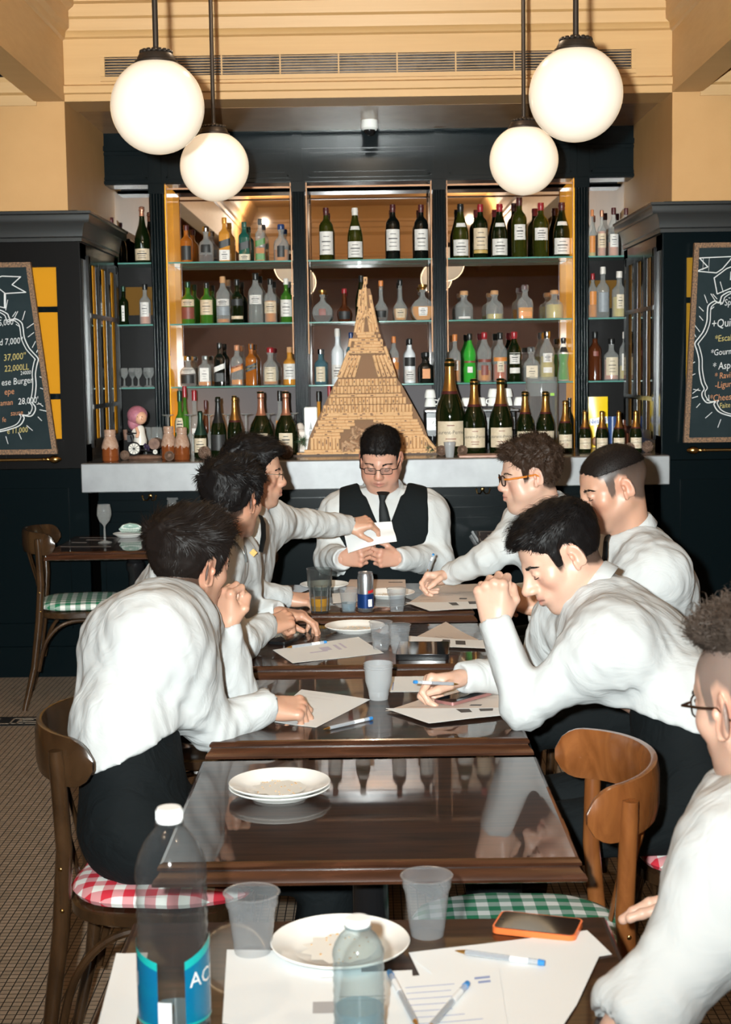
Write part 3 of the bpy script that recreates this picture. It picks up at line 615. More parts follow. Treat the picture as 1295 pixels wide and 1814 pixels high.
rows = [
 # px, top, base, width, shelf, kind, glass, cap, labels, description, extras
 (330,397,463,22,0,'whisky','amber','d',[('k',.08,.45,.9)],'squat amber whiskey bottle, first from the left on the top shelf of the left bay',{}),
 (365,400,463,26,0,'squat','clear','s',[('k',.28,.50,.7)],'clear decanter with dark whiskey low inside, second on the left bay top shelf',dict(liquid='dark',level=.22)),
 (398,385,463,20,0,'square','gold','g',[('k',.34,.50,1.1,.1),('w',.05,.28,.8)],'tall gold whisky bottle with slanted dark label, top shelf of the left bay',dict(sq=.5)),
 (433,393,463,20,0,'square','teal','n',[('k',.32,.50,1.1,.1),('p',.05,.20,.9)],'blue-green square whisky bottle with slanted label, top shelf of the left bay',dict(sq=.5)),
 (461,388,463,17,0,'square','clear','k',[('G',.38,.52,1.1,.1),('G',.05,.2,.8)],'clear square whisky bottle with slanted green label and amber remains, top shelf',dict(sq=.5,liquid='amber',level=.33)),
 (498,398,463,27,0,'squat','clear','b',[('b' if False else 'k',.12,.42,.5)],'clear rounded flask with blue cap and amber whisky, left bay top shelf',dict(liquid='amber',level=.32)),
 (333,498,572,24,1,'whisky','green','n',[('c',.42,.58),('r',.12,.40)],'green whisky bottle with red-brown label, first on the middle shelf of the left bay',{}),
 (366,500,572,23,1,'whisky','green','k',[('c',.22,.58)],'green whisky bottle with plain cream label, second on the middle shelf of the left bay',{}),
 (395,490,572,24,1,'tall','clear','c',[('w',.38,.52),('g',.18,.36)],'clear gin bottle with white and grey labels, middle shelf of the left bay',dict(liquid='amber',level=.10)),
 (420,495,572,22,1,'whisky','dkgreen','k',[('k',.40,.55),('c',.10,.17)],'dark green shouldered bottle with narrow cream strip, middle shelf of the left bay',{}),
 (453,485,572,26,1,'tall','clear','k',[('w',.38,.56,.9)],'ornate clear bottle, the tallest on the middle shelf of the left bay',dict(liquid='water',level=.5)),
 (479,495,572,22,1,'whisky','clear','k',[('c',.22,.48)],'clear whisky bottle with amber whisky and cream label, middle shelf of the left bay',dict(liquid='amber',level=.5)),
 (507,495,572,21,1,'whisky','green','w',[('w',.14,.52)],'green whisky bottle with tall white label and pale cap, middle shelf of the left bay',{}),
 (333,628,681,29,2,'squat','clear','s',[('w',.42,.62,1.2),('k',.1,.38,.9)],'squat bourbon bottle with white over black label, first on the lowest glass shelf',dict(liquid='dark',level=.60)),
 (363,628,681,23,2,'square','clear','k',[('w',.15,.60,.6)],'clear square bourbon bottle with grey-white label beside the squat bourbon',dict(sq=.6,liquid='amber',level=.15)),
 (389,606,681,19,2,'square','black','k',[('k',.1,.3),('w',.36,.48,1.1,.12)],'black square whisky bottle with slanted pale label, lowest shelf of the left bay',dict(sq=.5)),
 (420,610,681,21,2,'square','clear','o',[('o',.36,.48,1.1,.12),('r',.45,.50,1.1,.12)],'clear square whisky bottle with slanted red label, lowest shelf of the left bay',dict(sq=.5,liquid='orange',level=.15)),
 (445,608,681,20,2,'square','amber','k',[('k',.36,.50,1.1,.12),('y',.41,.44,1.1,.12)],'reddish amber square whisky bottle with slanted black and gold label',dict(sq=.5)),
 (479,615,681,28,2,'squat','clear','r',[('p',.10,.48,.8)],'broad clear bottle with parchment label and red cap, lowest shelf of the left bay',dict(liquid='amber',level=.12)),
 (513,615,681,23,2,'whisky','gold','c',[('w',.15,.56)],'golden amber bottle with white label, right end of the lowest left bay shelf',{}),
 (578,369,461,25,0,'bordeaux','olive','d',[('w',.12,.55)],'olive wine bottle with white label, first on the top shelf of the middle bay',{}),
 (629,370,461,27,0,'burgundy','olive','w',[('w',.06,.36),('w',.58,.65,.8)],'sloping-shouldered wine bottle with white label and pale capsule, top shelf of the middle bay',{}),
 (696,365,461,25,0,'bordeaux','black','d',[('w',.17,.55)],'dark red-wine bottle with white label, third on the top shelf of the middle bay',{}),
 (746,366,461,25,0,'bordeaux','black','d',[('w',.17,.55)],'dark red-wine bottle with white label, right end of the top shelf of the middle bay',{}),
 (571,514,570,36,1,'round','clear','g',[('r',.22,.42,.35)],'round flattened cognac decanter with gold stopper and red seal, left end of the middle bay',dict(sy=.45,liquid='dark',level=.22)),
 (610,512,570,27,1,'longneck','brown','r',[('k',.08,.32,.9)],'dark bell-shaped liqueur bottle with framed black label and red top',{}),
 (640,490,570,21,1,'burgundy','dkgreen','k',[],'dark green bottle partly hidden behind the cork tower tip',{}),
 (675,499,570,25,1,'longneck','clear','o',[('k',.10,.26,.8)],'long-necked clear bottle of dark liqueur just right of the cork tower',dict(liquid='dark',level=.28)),
 (709,498,570,26,1,'longneck','clear','k',[('c',.08,.30,.7)],'long-necked cognac bottle with shield-shaped cream label',dict(liquid='gold',level=.30)),
 (749,507,570,41,1,'round','clear','g',[('w',.14,.38,.4)],'round cognac decanter two-thirds full with gold stopper and white label',dict(sy=.45,liquid='gold',level=.40)),
 (568,619,681,22,2,'whisky','blue','s',[('p',.08,.5,.8)],'pale blue gin bottle with tall parchment label, left end of the middle bay',dict(liquid='water',level=.5)),
 (598,584,681,22,2,'whisky','frost','w',[('w',.1,.35)],'tall frosted white vodka bottle left of the cork tower',{}),
 (622,591,681,18,2,'tall','blue','b',[],'tall bluish clear bottle showing behind the left edge of the cork tower',dict(liquid='water',level=.5)),
 (698,599,681,18,2,'tall','clear','o',[('o',.3,.45)],'tall clear bottle with amber liquor behind the right edge of the cork tower',dict(liquid='amber',level=.55)),
 (726,603,681,20,2,'tall','frost','k',[('k',.38,.58),('w',.05,.3)],'white vodka bottle with black upper band, lowest shelf of the middle bay',{}),
 (755,627,681,25,2,'squat','black','k',[('o',.14,.46,.5)],'flat-sided black bottle with orange diamond label, right end of the middle bay',dict(sq=.3,sy=.6)),
 (816,363,458,28,0,'burgundy','olive','k',[('w',.06,.35),('w',.58,.65,.8)],'amber-tinted burgundy bottle with white label, first on the top shelf of the right bay',{}),
 (851,364,458,26,0,'bordeaux','dkgreen','r',[('c',.17,.56),('y',.10,.16)],'wine bottle with tall cream label and gold strip, right bay top shelf',{}),
 (885,364,458,28,0,'burgundy','dkgreen','r',[('w',.06,.36),('w',.58,.65,.8)],'burgundy bottle with broad white label and red capsule, right bay top shelf',{}),
 (920,352,457,26,0,'bordeaux','olive','d',[('w',.30,.55,.8)],'tallest wine bottle with small high white label, right bay top shelf',{}),
 (958,362,457,27,0,'bordeaux','olive','r',[('w',.32,.54,.95)],'olive wine bottle with small square label, second from right on the right bay top shelf',{}),
 (995,362,457,29,0,'burgundy','dkgreen','d',[('w',.06,.35),('w',.58,.65,.8)],'dark burgundy bottle with white label, right end of the right bay top shelf',{}),
 (822,516,567,32,1,'squat','clear','c',[('w',.05,.12,.7)],'small squat clear tequila bottle with round cork, first on the right bay middle shelf',dict(liquid='water',level=.45)),
 (876,515,566,31,1,'squat','clear','c',[],'small squat clear tequila bottle with yellowish spirit, second on the right bay middle shelf',dict(liquid='yellow',level=.2)),
 (930,505,565,28,1,'squat','clear','d',[('o',.08,.22,.7)],'square-shouldered tequila bottle with brown stopper and amber spirit',dict(sq=.5,liquid='gold',level=.34)),
 (982,514,564,33,1,'squat','clear','c',[],'squat tequila bottle full of golden spirit, right end of the right bay middle shelf',dict(liquid='yellow',level=.5)),
 (806,593,677,21,2,'whisky','clear','o',[('w',.25,.45,.5)],'slim bottle of orange liqueur with orange cap, first on the lowest right bay shelf',dict(liquid='orange',level=.46)),
 (832,591,676,23,2,'vermouth','vivid','k',[('r',.40,.44),('w',.2,.32,.4)],'waisted bright green vermouth bottle on the lowest right bay shelf',{}),
 (858,589,676,26,2,'vermouth','clear','r',[('r',.40,.46),('r',.14,.34,.5)],'clear waisted vermouth bottle with red cap and amber remains',dict(liquid='orange',level=.24)),
 (886,589,675,25,2,'tall','clear','k',[('o',.42,.5),('p',.2,.42,.5)],'clear bottle with orange-red bitter and slanted band label',dict(liquid='red',level=.36)),
 (911,588,675,27,2,'vermouth','dkgreen','r',[('w',.36,.58,.75),('w',.17,.28,.7)],'dark green vermouth bottle with round white label and red cap',{}),
 (941,615,675,30,2,'squat','clear','k',[('p',.08,.46,.6)],'low square clear gin bottle with cream label on the lowest right bay shelf',dict(sq=.5,liquid='water',level=.4)),
 (969,588,675,27,2,'vermouth','clear','s',[('w',.38,.56,.65),('w',.17,.28,.6)],'clear vermouth bottle with round label and pale yellow contents',dict(liquid='yellow',level=.5)),
 (998,598,674,22,2,'waisted','clear','k',[('k',.66,.78,.8)],'waisted clear bottle of bright green liqueur, right end of the lowest right bay shelf',dict(liquid='green',level=.62)),
 (1049,370,452,13,0,'whisky','clear','o',[('o',.1,.45,.8)],'slim clear bottle with orange label, first on the top shelf of the right corner bay',dict(liquid='yellow',level=.45)),
 (1066,371,452,15,0,'whisky','clear','p',[('c',.2,.5)],'pink-tinted bottle with pale foil cap on the top shelf of the right corner bay',dict(liquid='pink',level=.55)),
 (1087,366,451,19,0,'tall','clear','d',[('w',.2,.46,.8)],'clear bottle with dark red cap on the top shelf of the right corner bay',dict(liquid='pink',level=.3)),
 (1109,367,451,17,0,'tall','clear','d',[],'clear bottle half hidden by the right cabinet cornice, top shelf',dict(liquid='water',level=.3)),
 (1050,486,564,16,1,'tall','clear','r',[('o',.3,.6,.8)],'slim clear bottle with orange and black label, middle shelf of the right corner bay',dict(liquid='orange',level=.3)),
 (1068,475,564,23,1,'whisky','clear','w',[('g',.12,.5,.8)],'tall clear vodka bottle with blue-grey print, middle shelf of the right corner bay',dict(liquid='water',level=.5)),
 (1097,482,563,26,1,'whisky','clear','w',[('p',.2,.5,.5)],'clear bottle with pale yellow contents, middle shelf of the right corner bay',dict(liquid='yellow',level=.45)),
 (1054,589,674,23,2,'tall','brown','k',[('r',.5,.6,.4)],'dark rum bottle on the lowest shelf of the right corner bay',{}),
 (1083,601,674,26,2,'whisky','clear','k',[('p',.12,.55,.9)],'clear bottle with broad parchment label, lowest shelf of the right corner bay',dict(liquid='pink',level=.5)),
 (1107,589,673,20,2,'tall','clear','w',[('w',.2,.55,.7)],'clear bottle beside the right cabinet, lowest shelf of the right corner bay',dict(liquid='yellow',level=.3)),
 (252,365,464,27,0,'champagne','dkgreen','p',[('c',.06,.26)],'champagne bottle with coppery foil on the top shelf of the left corner bay',{}),
 (198,383,464,22,0,'champagne','dkgreen','d',[],'dark bottle mostly hidden by the left cabinet cornice, top shelf',{}),
 (219,509,577,17,1,'whisky','dkgreen','n',[('w',.1,.5,.3)],'dark green slim bottle at the left of the left corner bay middle shelf',{}),
 (257,506,577,20,1,'whisky','clear','k',[('w',.2,.55,.8)],'clear bottle with rosy contents on the left corner bay middle shelf',dict(liquid='pink',level=.28)),
]
for px, top, base, wpx, sh, kind, gl, cap, labs, desc, ex in rows:
    shelf_bottle(px, top, base, wpx, YS, zsh[sh], kind, gl, cap, labs, desc, group=None, **ex)
# bottles standing low on the back counter
for px, top, base, wpx, kind, gl, cap, labs, desc, ex in [
 (319,692,800,20,'whisky','green','n',[('p',.45,.64,.9)],'green whiskey bottle with cream label low behind the brown jars',{}),
 (328,684,800,17,'whisky','green','r',[],'green bottle with red top just behind the cream-labelled one, low left',{}),
 (345,691,800,21,'whisky','clear','r',[('w',.2,.5,.4)],'clear bottle with red cap low on the back counter at left',dict(liquid='pink',level=.5)),
 (365,709,800,15,'tall','brown','d',[],'small dark bottle low on the back counter behind the small champagne',{}),
 (496,692,800,19,'whisky','clear','k',[('o',.5,.6,.8)],'clear bottle with black cap low on the back counter behind the champagne',dict(liquid='yellow',level=.45)),
 (565,693,800,24,'longneck','gold','k',[],'golden liqueur bottle low beside the left middle pilaster',{}),
 (584,684,800,14,'tall','amber','r',[],'slim orange-amber bottle low beside the cork tower',{}),
 (1009,705,800,16,'bordeaux','black','k',[],'black wine bottle low at the right end of the right bay',{}),
]:
    Y = 8.52; p = at(px, top, Y); h = p.z-1.0405; q = at(px, 740, Y)
    bottle((q.x, Y, 1.0405), h, wpx/2*Y/F_PX, kind, gl, cap, labs, desc, **ex)
# champagne on the counter
zc_ = zcnt+.0012
CH = [(797,635,800,51,7.84,'jeroboam champagne bottle, by far the largest on the bar counter','g','Laurent-Perrier'),
 (840,671,800,41,7.84,'large champagne bottle standing just right of the biggest one','g','Laurent-Perrier'),
 (887,670,800,42,7.84,'large champagne bottle, third from the biggest one, behind the curly head','g','Laurent-Perrier'),
 (930,693,799,33,7.92,'medium champagne bottle behind the curly-haired man, left of two','g','Laurent-Perrier'),
 (966,693,798,33,7.92,'medium champagne bottle behind the curly-haired man, right of two','g','Laurent-Perrier'),
 (1001,709,797,26,7.84,'medium-small champagne bottle at the start of the row of small ones','g','Laurent-Perrier'),
 (1036,727,796,22,7.82,'small champagne bottle, first of the four smallest at the right','g','Laurent-Perrier'),
 (1066,728,796,22,7.82,'small champagne bottle, second of the four smallest at the right','g','Laurent-Perrier'),
 (1096,728,796,22,7.82,'small champagne bottle, third of the four smallest at the right','g','Laurent-Perrier'),
 (1126,727,795,22,7.82,'small champagne bottle, last one next to the right cabinet','g','Laurent-Perrier')]
for px, top, base, wpx, Y, desc, cap, txt in CH:
    p = at(px, (top+base)/2, Y); h = at(px, top, Y).z-zc_
    bottle((p.x, Y, zc_), h, wpx/2*Y/F_PX, 'champagne', 'dkgreen', cap, [('p', .09, .35, 1.05)], desc, capt=.66 if wpx > 30 else .60, text=txt)
for px, top, wpx, Y, kind, labs, desc, cap, ct in [
 (355,728,24,7.84,'champagne',[('p',.12,.42,1.05)],'small dark bottle with cream label and black foil on the bar at left','n',.52),
 (387,703,28,7.86,'champagne',[('k',.12,.38,1.05)],'dark champagne bottle with black label and silver-black foil on the bar at left','k',.60),
 (416,701,27,7.88,'champagne',[],'champagne bottle with pale gold foil behind the black-haired heads','y' if False else 'g',.60),
 (463,693,44,7.88,'globe',[('p',.12,.36,.6)],'bulbous champagne bottle with coppery foil, left of two','p',.66),
 (507,693,42,7.90,'globe',[('p',.12,.36,.6)],'bulbous champagne bottle with round cream label, right of two beside the cork tower','p',.66)]:
    p = at(px, 760, Y); h = at(px, top, Y).z-zc_
    bottle((p.x, Y, zc_), h, wpx/2*Y/F_PX, kind, 'dkgreen', cap, labs, desc, capt=ct)
# ------------------------------------------------------------ upturned wine glasses, jars, cones, cups
def wineglass(loc, label, group, h=.22, r=.036, up=True, dark=None):
    t = thing('wine_glass', label, 'wine glass', loc, 0, group)
    pr = [(0, 0), (r*.95, 0), (r*.9, .004), (.006, .012), (.004, h*.42), (.008, h*.47), (r*.7, h*.56), (r, h*.72), (r*.98, h*.85), (r*.84, h)]
    if not up: pr = [(a, h-z) for a, z in pr]
    MB().lathe(pr, n=24, cap=False).build('glass_body', GLASSM, t)
    if dark: MB().lathe([(0, h*.52), (r*.68, h*.57), (r*.95, h*.70), (r*.93, h*.8), (0, h*.8)] if up else [(0, 0), (r*.8, 0), (r*.95, h*.2), (r*.6, h*.44), (0, h*.45)], n=20).build('glass_tint', GL['black'], t)
    return t
for i, px in enumerate((298, 337, 371, 404, 436, 476, 519)):
    p = at(px, 760, 8.12); wineglass((p.x, 8.12, zc_), 'upturned wine glass at the back of the bar, %s in its row from the left' % ORD[i], 'upturned wine glasses at the back of the bar', .225, .036, False)
for i, px in enumerate((222, 233, 247, 259, 268)):
    p = at(px, 665, 8.9); wineglass((p.x, 8.86+(i % 2)*.07, zsh[2]), 'small stemmed glass in the left corner bay, %s from the left' % ORD[i], 'stemmed glasses in the left corner bay', .115, .024, True, dark=(i in (1, 3)))
for i, (px, py) in enumerate(((258, 770), (277, 745))):
    p = at(px, py, 8.5); wineglass((p.x, 8.5, 1.0405), ['stemmed glass half hidden behind the figurine', 'taller stemmed glass behind the figurine near the left pilaster'][i], None, .23, .036, True)
def jar(px, top, base, wpx, Y, label):
    p = at(px, 780, Y); h = at(px, top, Y).z-zc_; r = wpx/2*Y/F_PX
    t = thing('ceramic_jar', label, 'jar', (p.x, Y, zc_), 0, 'brown glazed jars on the bar')
    MB().lathe([(0, 0), (.92*r, 0), (r, .03*h), (1.0*r, .15*h), (1.03*r, .17*h), (1.0*r, .19*h), (.98*r, .45*h), (.95*r, .5*h), (.95*r, .5*h), (0, .5*h)], n=28).build('jar_body', mat('brown_glaze', (.17, .045, .012), .12, coat=.6), t)
    n = 40; vs = []
    prf = [(1.0, .46), (.90, .56), (.78, .66), (.62, .76), (.60, .79), (.66, .80), (.66, .83), (.62, .84), (.66, .92), (.66, .98), (.6, 1.0), (0, 1.0)]
    for j, (a, z) in enumerate(prf):
        for i in range(n):
            th = 2*PI*i/n; dz = .035*h*(math.sin(th*9)+.6*math.sin(th*5)) if j == 0 else 0
            vs.append(((a*r+.001)*math.cos(th), (a*r+.001)*math.sin(th), z*h-dz-(.05*h if j == 0 else 0)))
    MB().add(vs, [(j*n+i, j*n+(i+1) % n, (j+1)*n+(i+1) % n, (j+1)*n+i) for j in range(len(prf)-1) for i in range(n)]).build('drip_glaze', mat('cream_drip_glaze', (.42, .29, .22), .25, vary=((.30, .17, .11), 60, .2)), t)
jar(195, 761, 817, 30, 7.66, 'brown ceramic jar with cream drip glaze at the left end of the bar')
jar(299, 755, 816, 27, 7.76, 'brown ceramic jar with drip glaze, left of the touching pair on the bar')
jar(322, 757, 817, 28, 7.68, 'brown ceramic jar with drip glaze, right of the touching pair on the bar')
def pinecone(px, py, Y, r, label, tilt=.5):
    p = at(px, py, Y); t = MB()
    M = Matrix.Rotation(tilt, 3, 'X') @ Matrix.Rotation(px*.7, 3, 'Z')
    t.sphere((0,0,0), (r*.6, r*.6, r*.8), 12, 8)
    for k in range(110):
        u = (k+.5)/110; th = k*2.39996; z = (1-2*u)*r*.95; rr = r*math.sqrt(max(.02, 1-(z/r)**2))
        d = Vector((math.cos(th)*rr, math.sin(th)*rr, z)); n_ = d.normalized(); tn = Vector((-math.sin(th), math.cos(th), 0)); w_ = r*.16
        b0 = d*.62; tip = d*1.02+Vector((0, 0, r*.10)); up_ = n_.cross(tn)*r*.05
        t.add([b0-tn*w_*.5, b0+tn*w_*.5, tip*.93+tn*w_, tip+up_, tip*.93-tn*w_, b0+up_*2], [(0,1,2,3,4), (0,5,1), (1,5,3,2), (0,4,3,5)])
    t.xf(M.to_4x4())
    lo = min(v[2] for v in t.v)
    o = t.build('pine_cone', mat('pine_cone_brown', (.12, .065, .04), .7, vary=((.22, .14, .10), 40, .2)), smooth=False); o.location = (p.x, Y, zc_-lo)
    tag(o, label, 'pine cone')
pinecone(362, 795, 7.70, .035, 'pine cone in front of the small dark bottle at the left of the bar')
pinecone(508, 796, 7.68, .034, 'pine cone in front of the round-labelled champagne, left of the tower', .9)
pinecone(221, 800, 7.72, .026, 'small pine cone between the jar and the figurine on the bar')
pinecone(300, 803, 7.60, .026, 'pine cone in front of the pair of jars', 1.2)
pinecone(782, 789, 7.70, .028, 'pine cone left of the plastic cup on the bar', .8)
pinecone(819, 789, 7.70, .028, 'pine cone right of the plastic cup on the bar', 1.1)
pinecone(1115, 785, 7.66, .029, 'pine cone in front of the last small champagne bottle')
pinecone(1147, 783, 7.76, .032, 'pine cone standing alone at the right end of the bar', .2)
def plastic_cup(loc, label, h=.088, r=.036, m=None, ribs=True, water=0, group=None, nest=0):
    t = thing('plastic_cup', label, 'plastic cup', loc, 0, group); m = m or CUPM
    pr = [(0, .0015), (r*.66, 0), (r*.68, .004)]
    for i in range(14): z = .1+.62*i/13; pr.append((r*(.68+.27*z)+(.0004 if i % 2 else -.0003), z*h))
    pr += [(r*.93, h*.80), (r*.965, h*.81), (r*.985, h*.985), (r*1.045, h*.985), (r*1.06, h*.995), (r*1.03, h*1.005), (r*.97, h)]
    MB().lathe(pr, n=36, cap=False).build('cup_body', m, t, recalc=False)
    for k in range(nest):
        dz = .006*(k+1); MB().lathe([(r*.97, h*.9+dz), (r*.985, h*.985+dz), (r*1.05, h*.985+dz), (r*1.06, h*.995+dz), (r*1.02, h*1.005+dz), (r*.95, h*.5+dz), (r*.7, .01+dz)], n=36, cap=False).build('nested_cup', m, t, recalc=False)
    if water: MB().lathe([(0, .003), (r*.64, .003), (r*(.66+.27*water), h*water), (0, h*water)], n=30).build('water', WATERB, t)
    return t
p = at(797, 795, 7.58); plastic_cup((p.x, 7.60, zc_), 'translucent plastic cup on the bar below the biggest champagne bottle', .077, .031, CUPF)
t = thing('folded_menu', 'pinkish paper lying on the bar right of the plastic cup', 'paper', (at(855, 808, 7.7).x, 7.67, zc_))
MB().box((0, 0, .003), (.26, .19, .006)).build('menu_sheet', mat('pink_card', (.50, .30, .24), .5), t)
# ------------------------------------------------------------ figurine
p = at(250, 800, 7.8); fg = thing('chef_figurine', 'small figurine of a cook in a pink hat riding a tricycle on the bar', 'figurine', (p.x, 7.80, zc_)); s = 1/331
FW = mat('figurine_white', (.62, .58, .52), .35); FS = mat('figurine_skin', (.62, .34, .22), .4); FP = mat('figurine_pink', (.42, .16, .20), .5, vary=((.30, .10, .14), 60, .2)); FB = mat('figurine_brown', (.10, .05, .035), .5, vary=((.22, .12, .08), 30, .2)); FK = mat('figurine_black', (.01, .01, .012), .3)
def L3(x, y, d=0): return ((x-250)*s, d, (812-y)*s)
MB().sphere(L3(245, 735), (18*s, 18*s, 17*s), 20, 14).sphere(L3(239, 748, .01), (12*s, 14*s, 14*s), 16, 10).build('pink_hat', FP, fg)
MB().sphere(L3(252, 739, -.026), (11*s, 11*s, 12*s), 18, 12).sphere(L3(257, 741, -.058), (2.5*s, 2.5*s, 2.5*s), 8, 6).sphere(L3(242, 741, -.03), (3*s, 2*s, 4*s), 8, 6).tube([L3(244, 757, -.02), L3(248, 765, -.04), L3(247, 770, -.045)], .008, 8).sphere(L3(246, 771, -.045), .010, 8, 6).build('head_and_arms', FS, fg)
mb = MB()
for x in (248.5, 256.5): mb.sphere(L3(x, 737, -.0605 if x > 250 else -.057), .003, 6, 5)
mb.build('face_marks', FK, fg)
MB().lathe([(0, 0), (11*s, 0), (12*s, 8*s), (9*s, 20*s), (8*s, 30*s), (5*s, 34*s), (0, 35*s)], c=L3(249, 787), n=18).tube([L3(243, 756), L3(239, 764, -.02), L3(244, 770, -.035)], .011, 8).build('white_dress', FW, fg)
def wheel(mb, mb2, c, r, n):
    for k in range(24):
        a, b_ = 2*PI*k/24, 2*PI*(k+1)/24
        mb.cyl((c[0]+r*math.cos(a), c[1], c[2]+r*math.sin(a)), (c[0]+r*math.cos(b_), c[1], c[2]+r*math.sin(b_)), r*.13, n=6)
    mb2.cyl((c[0], c[1]+.001, c[2]), (c[0], c[1]+.004, c[2]), r*.93, n=20)
    for k in range(n): a = 2*PI*k/n; mb.cyl((c[0], c[1]-.003, c[2]), (c[0]+r*math.cos(a), c[1]-.003, c[2]+r*math.sin(a)), r*.04, n=5)
wk, ww = MB(), MB(); wheel(wk, ww, L3(240, 793, -.045), 11*s, 10); wheel(wk, ww, L3(277, 799, -.045), 4.5*s, 6)
wk.tube([L3(228, 766, -.04), L3(250, 766, -.04)], .004, 6).tube([L3(240, 793, -.04), L3(234, 770, -.04)], .004, 6).tube([L3(240, 793, -.04), L3(277, 799, -.04)], .004, 6).box(L3(233, 775, -.03), (10*s, 6*s, 12*s)); wk.build('tricycle', FK, fg); ww.build('wheel_discs', FW, fg)
MB().cyl(L3(275, 785, -.04), L3(277, 785, .03), 10*s, n=20).sphere(L3(255, 809), (34*s, 14*s, 5*s), 20, 8).tube([L3(222, 760, .01), L3(224, 778, .01)], .012, 8).build('barrel_and_base', FB, fg)
mb = MB()
for k in range(16): mb.sphere(L3(258+RNG.random()*9, 785+RNG.random()*12, -.045+RNG.random()*.01), .006, 8, 6)
mb.build('grapes', mat('figurine_grapes', (.03, .02, .05), .3), fg)
# ------------------------------------------------------------ tower model built of corks
T0 = at(651, 808, 7.86); tw = thing('cork_tower', 'tall pointed lattice tower model built of wine corks in the middle of the bar', 'cork model', (T0.x, 7.86, zc_)); u = 7.86/F_PX/4.317
CORK = mat('wine_cork', (.66, .41, .215), .75, vary=((.52, .30, .14), 25, .25), bump=(60, .15, .001)); CORKD = mat('stained_cork', (.25, .12, .06), .8, vary=((.5, .33, .2), 40, .2))
corks = []                                  # centre (x, z), angle, length, layer y, radius
def C2(xc, yc): return ((xc-652)*u, (1425-yc)*u)
CLn, CR = 62*u, 13.5*u
def hrow(yc, xa, xb, hole=None, lay=0):
    x = xa+random.random()*20
    while x < xb-30:
        l = min(66+random.random()*8, xb-x)
        if not (hole and hole(x+l/2, yc)): corks.append((C2(x+l/2, yc), 0, l*u*.985, lay, CR))
        x += l
def vrow(yt, yb_, xa, xb, hole=None, lay=0):
    n = int((xb-xa)/27.2); dx = (xb-xa)/n
    for i in range(n):
        x = xa+dx*(i+.5)
        if not (hole and hole(x, (yt+yb_)/2)): corks.append((C2(x, (yt+yb_)/2), PI/2, (yb_-yt)*u*.98, lay, dx*u*.495))
def slope(x0, y0, x1, y1, lay=0, f=1.):
    a, b_ = C2(x0, y0), C2(x1, y1); L_ = math.hypot(b_[0]-a[0], b_[1]-a[1]); n = max(1, round(L_/CLn)); an = math.atan2(b_[1]-a[1], b_[0]-a[0])
    for i in range(n): corks.append(((a[0]+(b_[0]-a[0])*(i+.5)/n, a[1]+(b_[1]-a[1])*(i+.5)/n), an, L_/n*.98, lay, CR*f))
arch = lambda x, y: ((x-650)/205)**2+((y-1400)/255)**2 < 1 and y < 1400
hrow(1412, 105, 1190); hrow(1390, 150, 1150)
vrow(1285, 1378, 215, 1110, arch)
for i, y in enumerate(range(1118, 1290, 24)):
    k = (y-1105)/180; hrow(y, 300-80*k, 1010+85*k, arch)
vrow(1040, 1100, 318, 1000); vrow(985, 1036, 360, 955); hrow(970, 372, 940); hrow(1108, 300, 1020)
vrow(898, 952, 395, 915); vrow(842, 894, 432, 885)
for k in range(4):
    slope(455+33*k, 830, 532+24*k, 665); slope(860-36*k, 830, 788-26*k, 665)
slope(440, 830, 520, 640); slope(870, 830, 795, 600)
for y, a, c in ((640, 512, 790), (618, 520, 780), (595, 545, 765), (572, 550, 760), (548, 520, 765), (522, 572, 745), (500, 575, 740)): hrow(y, a, c)
corks.append((C2(755, 520), 0, 20*u, -1, CR)); slope(770, 600, 770, 545); slope(525, 600, 535, 550)
for k in range(3): slope(572+27*k, 492, 612+14*k, 290+20*k); slope(742-27*k, 492, 700-14*k, 290+20*k)
slope(600, 300, 618, 170); slope(630, 330, 640, 165, -1); slope(660, 330, 652, 150, -1); slope(700, 300, 690, 210); slope(655, 350, 655, 215, -2); slope(655, 130, 655, 75, 0, 1.25); slope(640, 180, 655, 110, -1); slope(615, 420, 655, 350, -1); slope(695, 420, 660, 350, -1)
slope(1095, 1290, 1180, 1395, -1); slope(1120, 1330, 1185, 1400, -2)
N_TIDY = len(corks)
for k in range(30): corks.append((C2(535+RNG.random()*205, 1225+RNG.random()*170), RNG.random()*3.1, CLn*.9, 1+(k % 3), CR))
for k in range(9): corks.append((C2(450+RNG.random()*110, 1330+RNG.random()*55), RNG.random()*3.1, CLn*.9, -1, CR))
base_me = {}
def cork_geo(mb, L_, r): mb.lathe([(0, -L_/2), (r*.9, -L_/2), (r, -L_/2+.0015), (r, L_/2-.0015), (r*.9, L_/2), (0, L_/2)], n=12)
proto_c = None
stuff = MB(); pile = MB()
order = sorted(range(N_TIDY), key=lambda i: -corks[i][2]*corks[i][4]); big = set(order[:100])
for i, ((x, z), an, L_, lay, r) in enumerate(corks):
    M3 = Matrix.Rotation(-an, 3, 'Y') @ Matrix.Rotation(PI/2, 3, 'Y'); loc = Vector((x, lay*.011+random.uniform(-.0015, .0015), z))
    if i >= N_TIDY:
        tgt = pile; k0 = len(tgt.v); cork_geo(tgt, L_, r); tgt.xf(Matrix.Translation(loc) @ M3.to_4x4(), k0); continue
    if i in big:
        if proto_c is None: g = MB(); cork_geo(g, 1, 1) if False else g.lathe([(0, -.5), (.9, -.5), (1, -.47), (1, .47), (.9, .5), (0, .5)], n=12); proto_c = g.build('cork', CORK, tw); o = proto_c
        else: o = proto_c.copy(); COL.objects.link(o); o.parent = tw
        o.location = loc; o.rotation_mode = 'QUATERNION'; o.rotation_quaternion = M3.to_quaternion(); o.scale = (r, r, L_)
    else:
        k0 = len(stuff.v); cork_geo(stuff, L_, r); stuff.xf(Matrix.Translation(loc) @ M3.to_4x4(), k0)
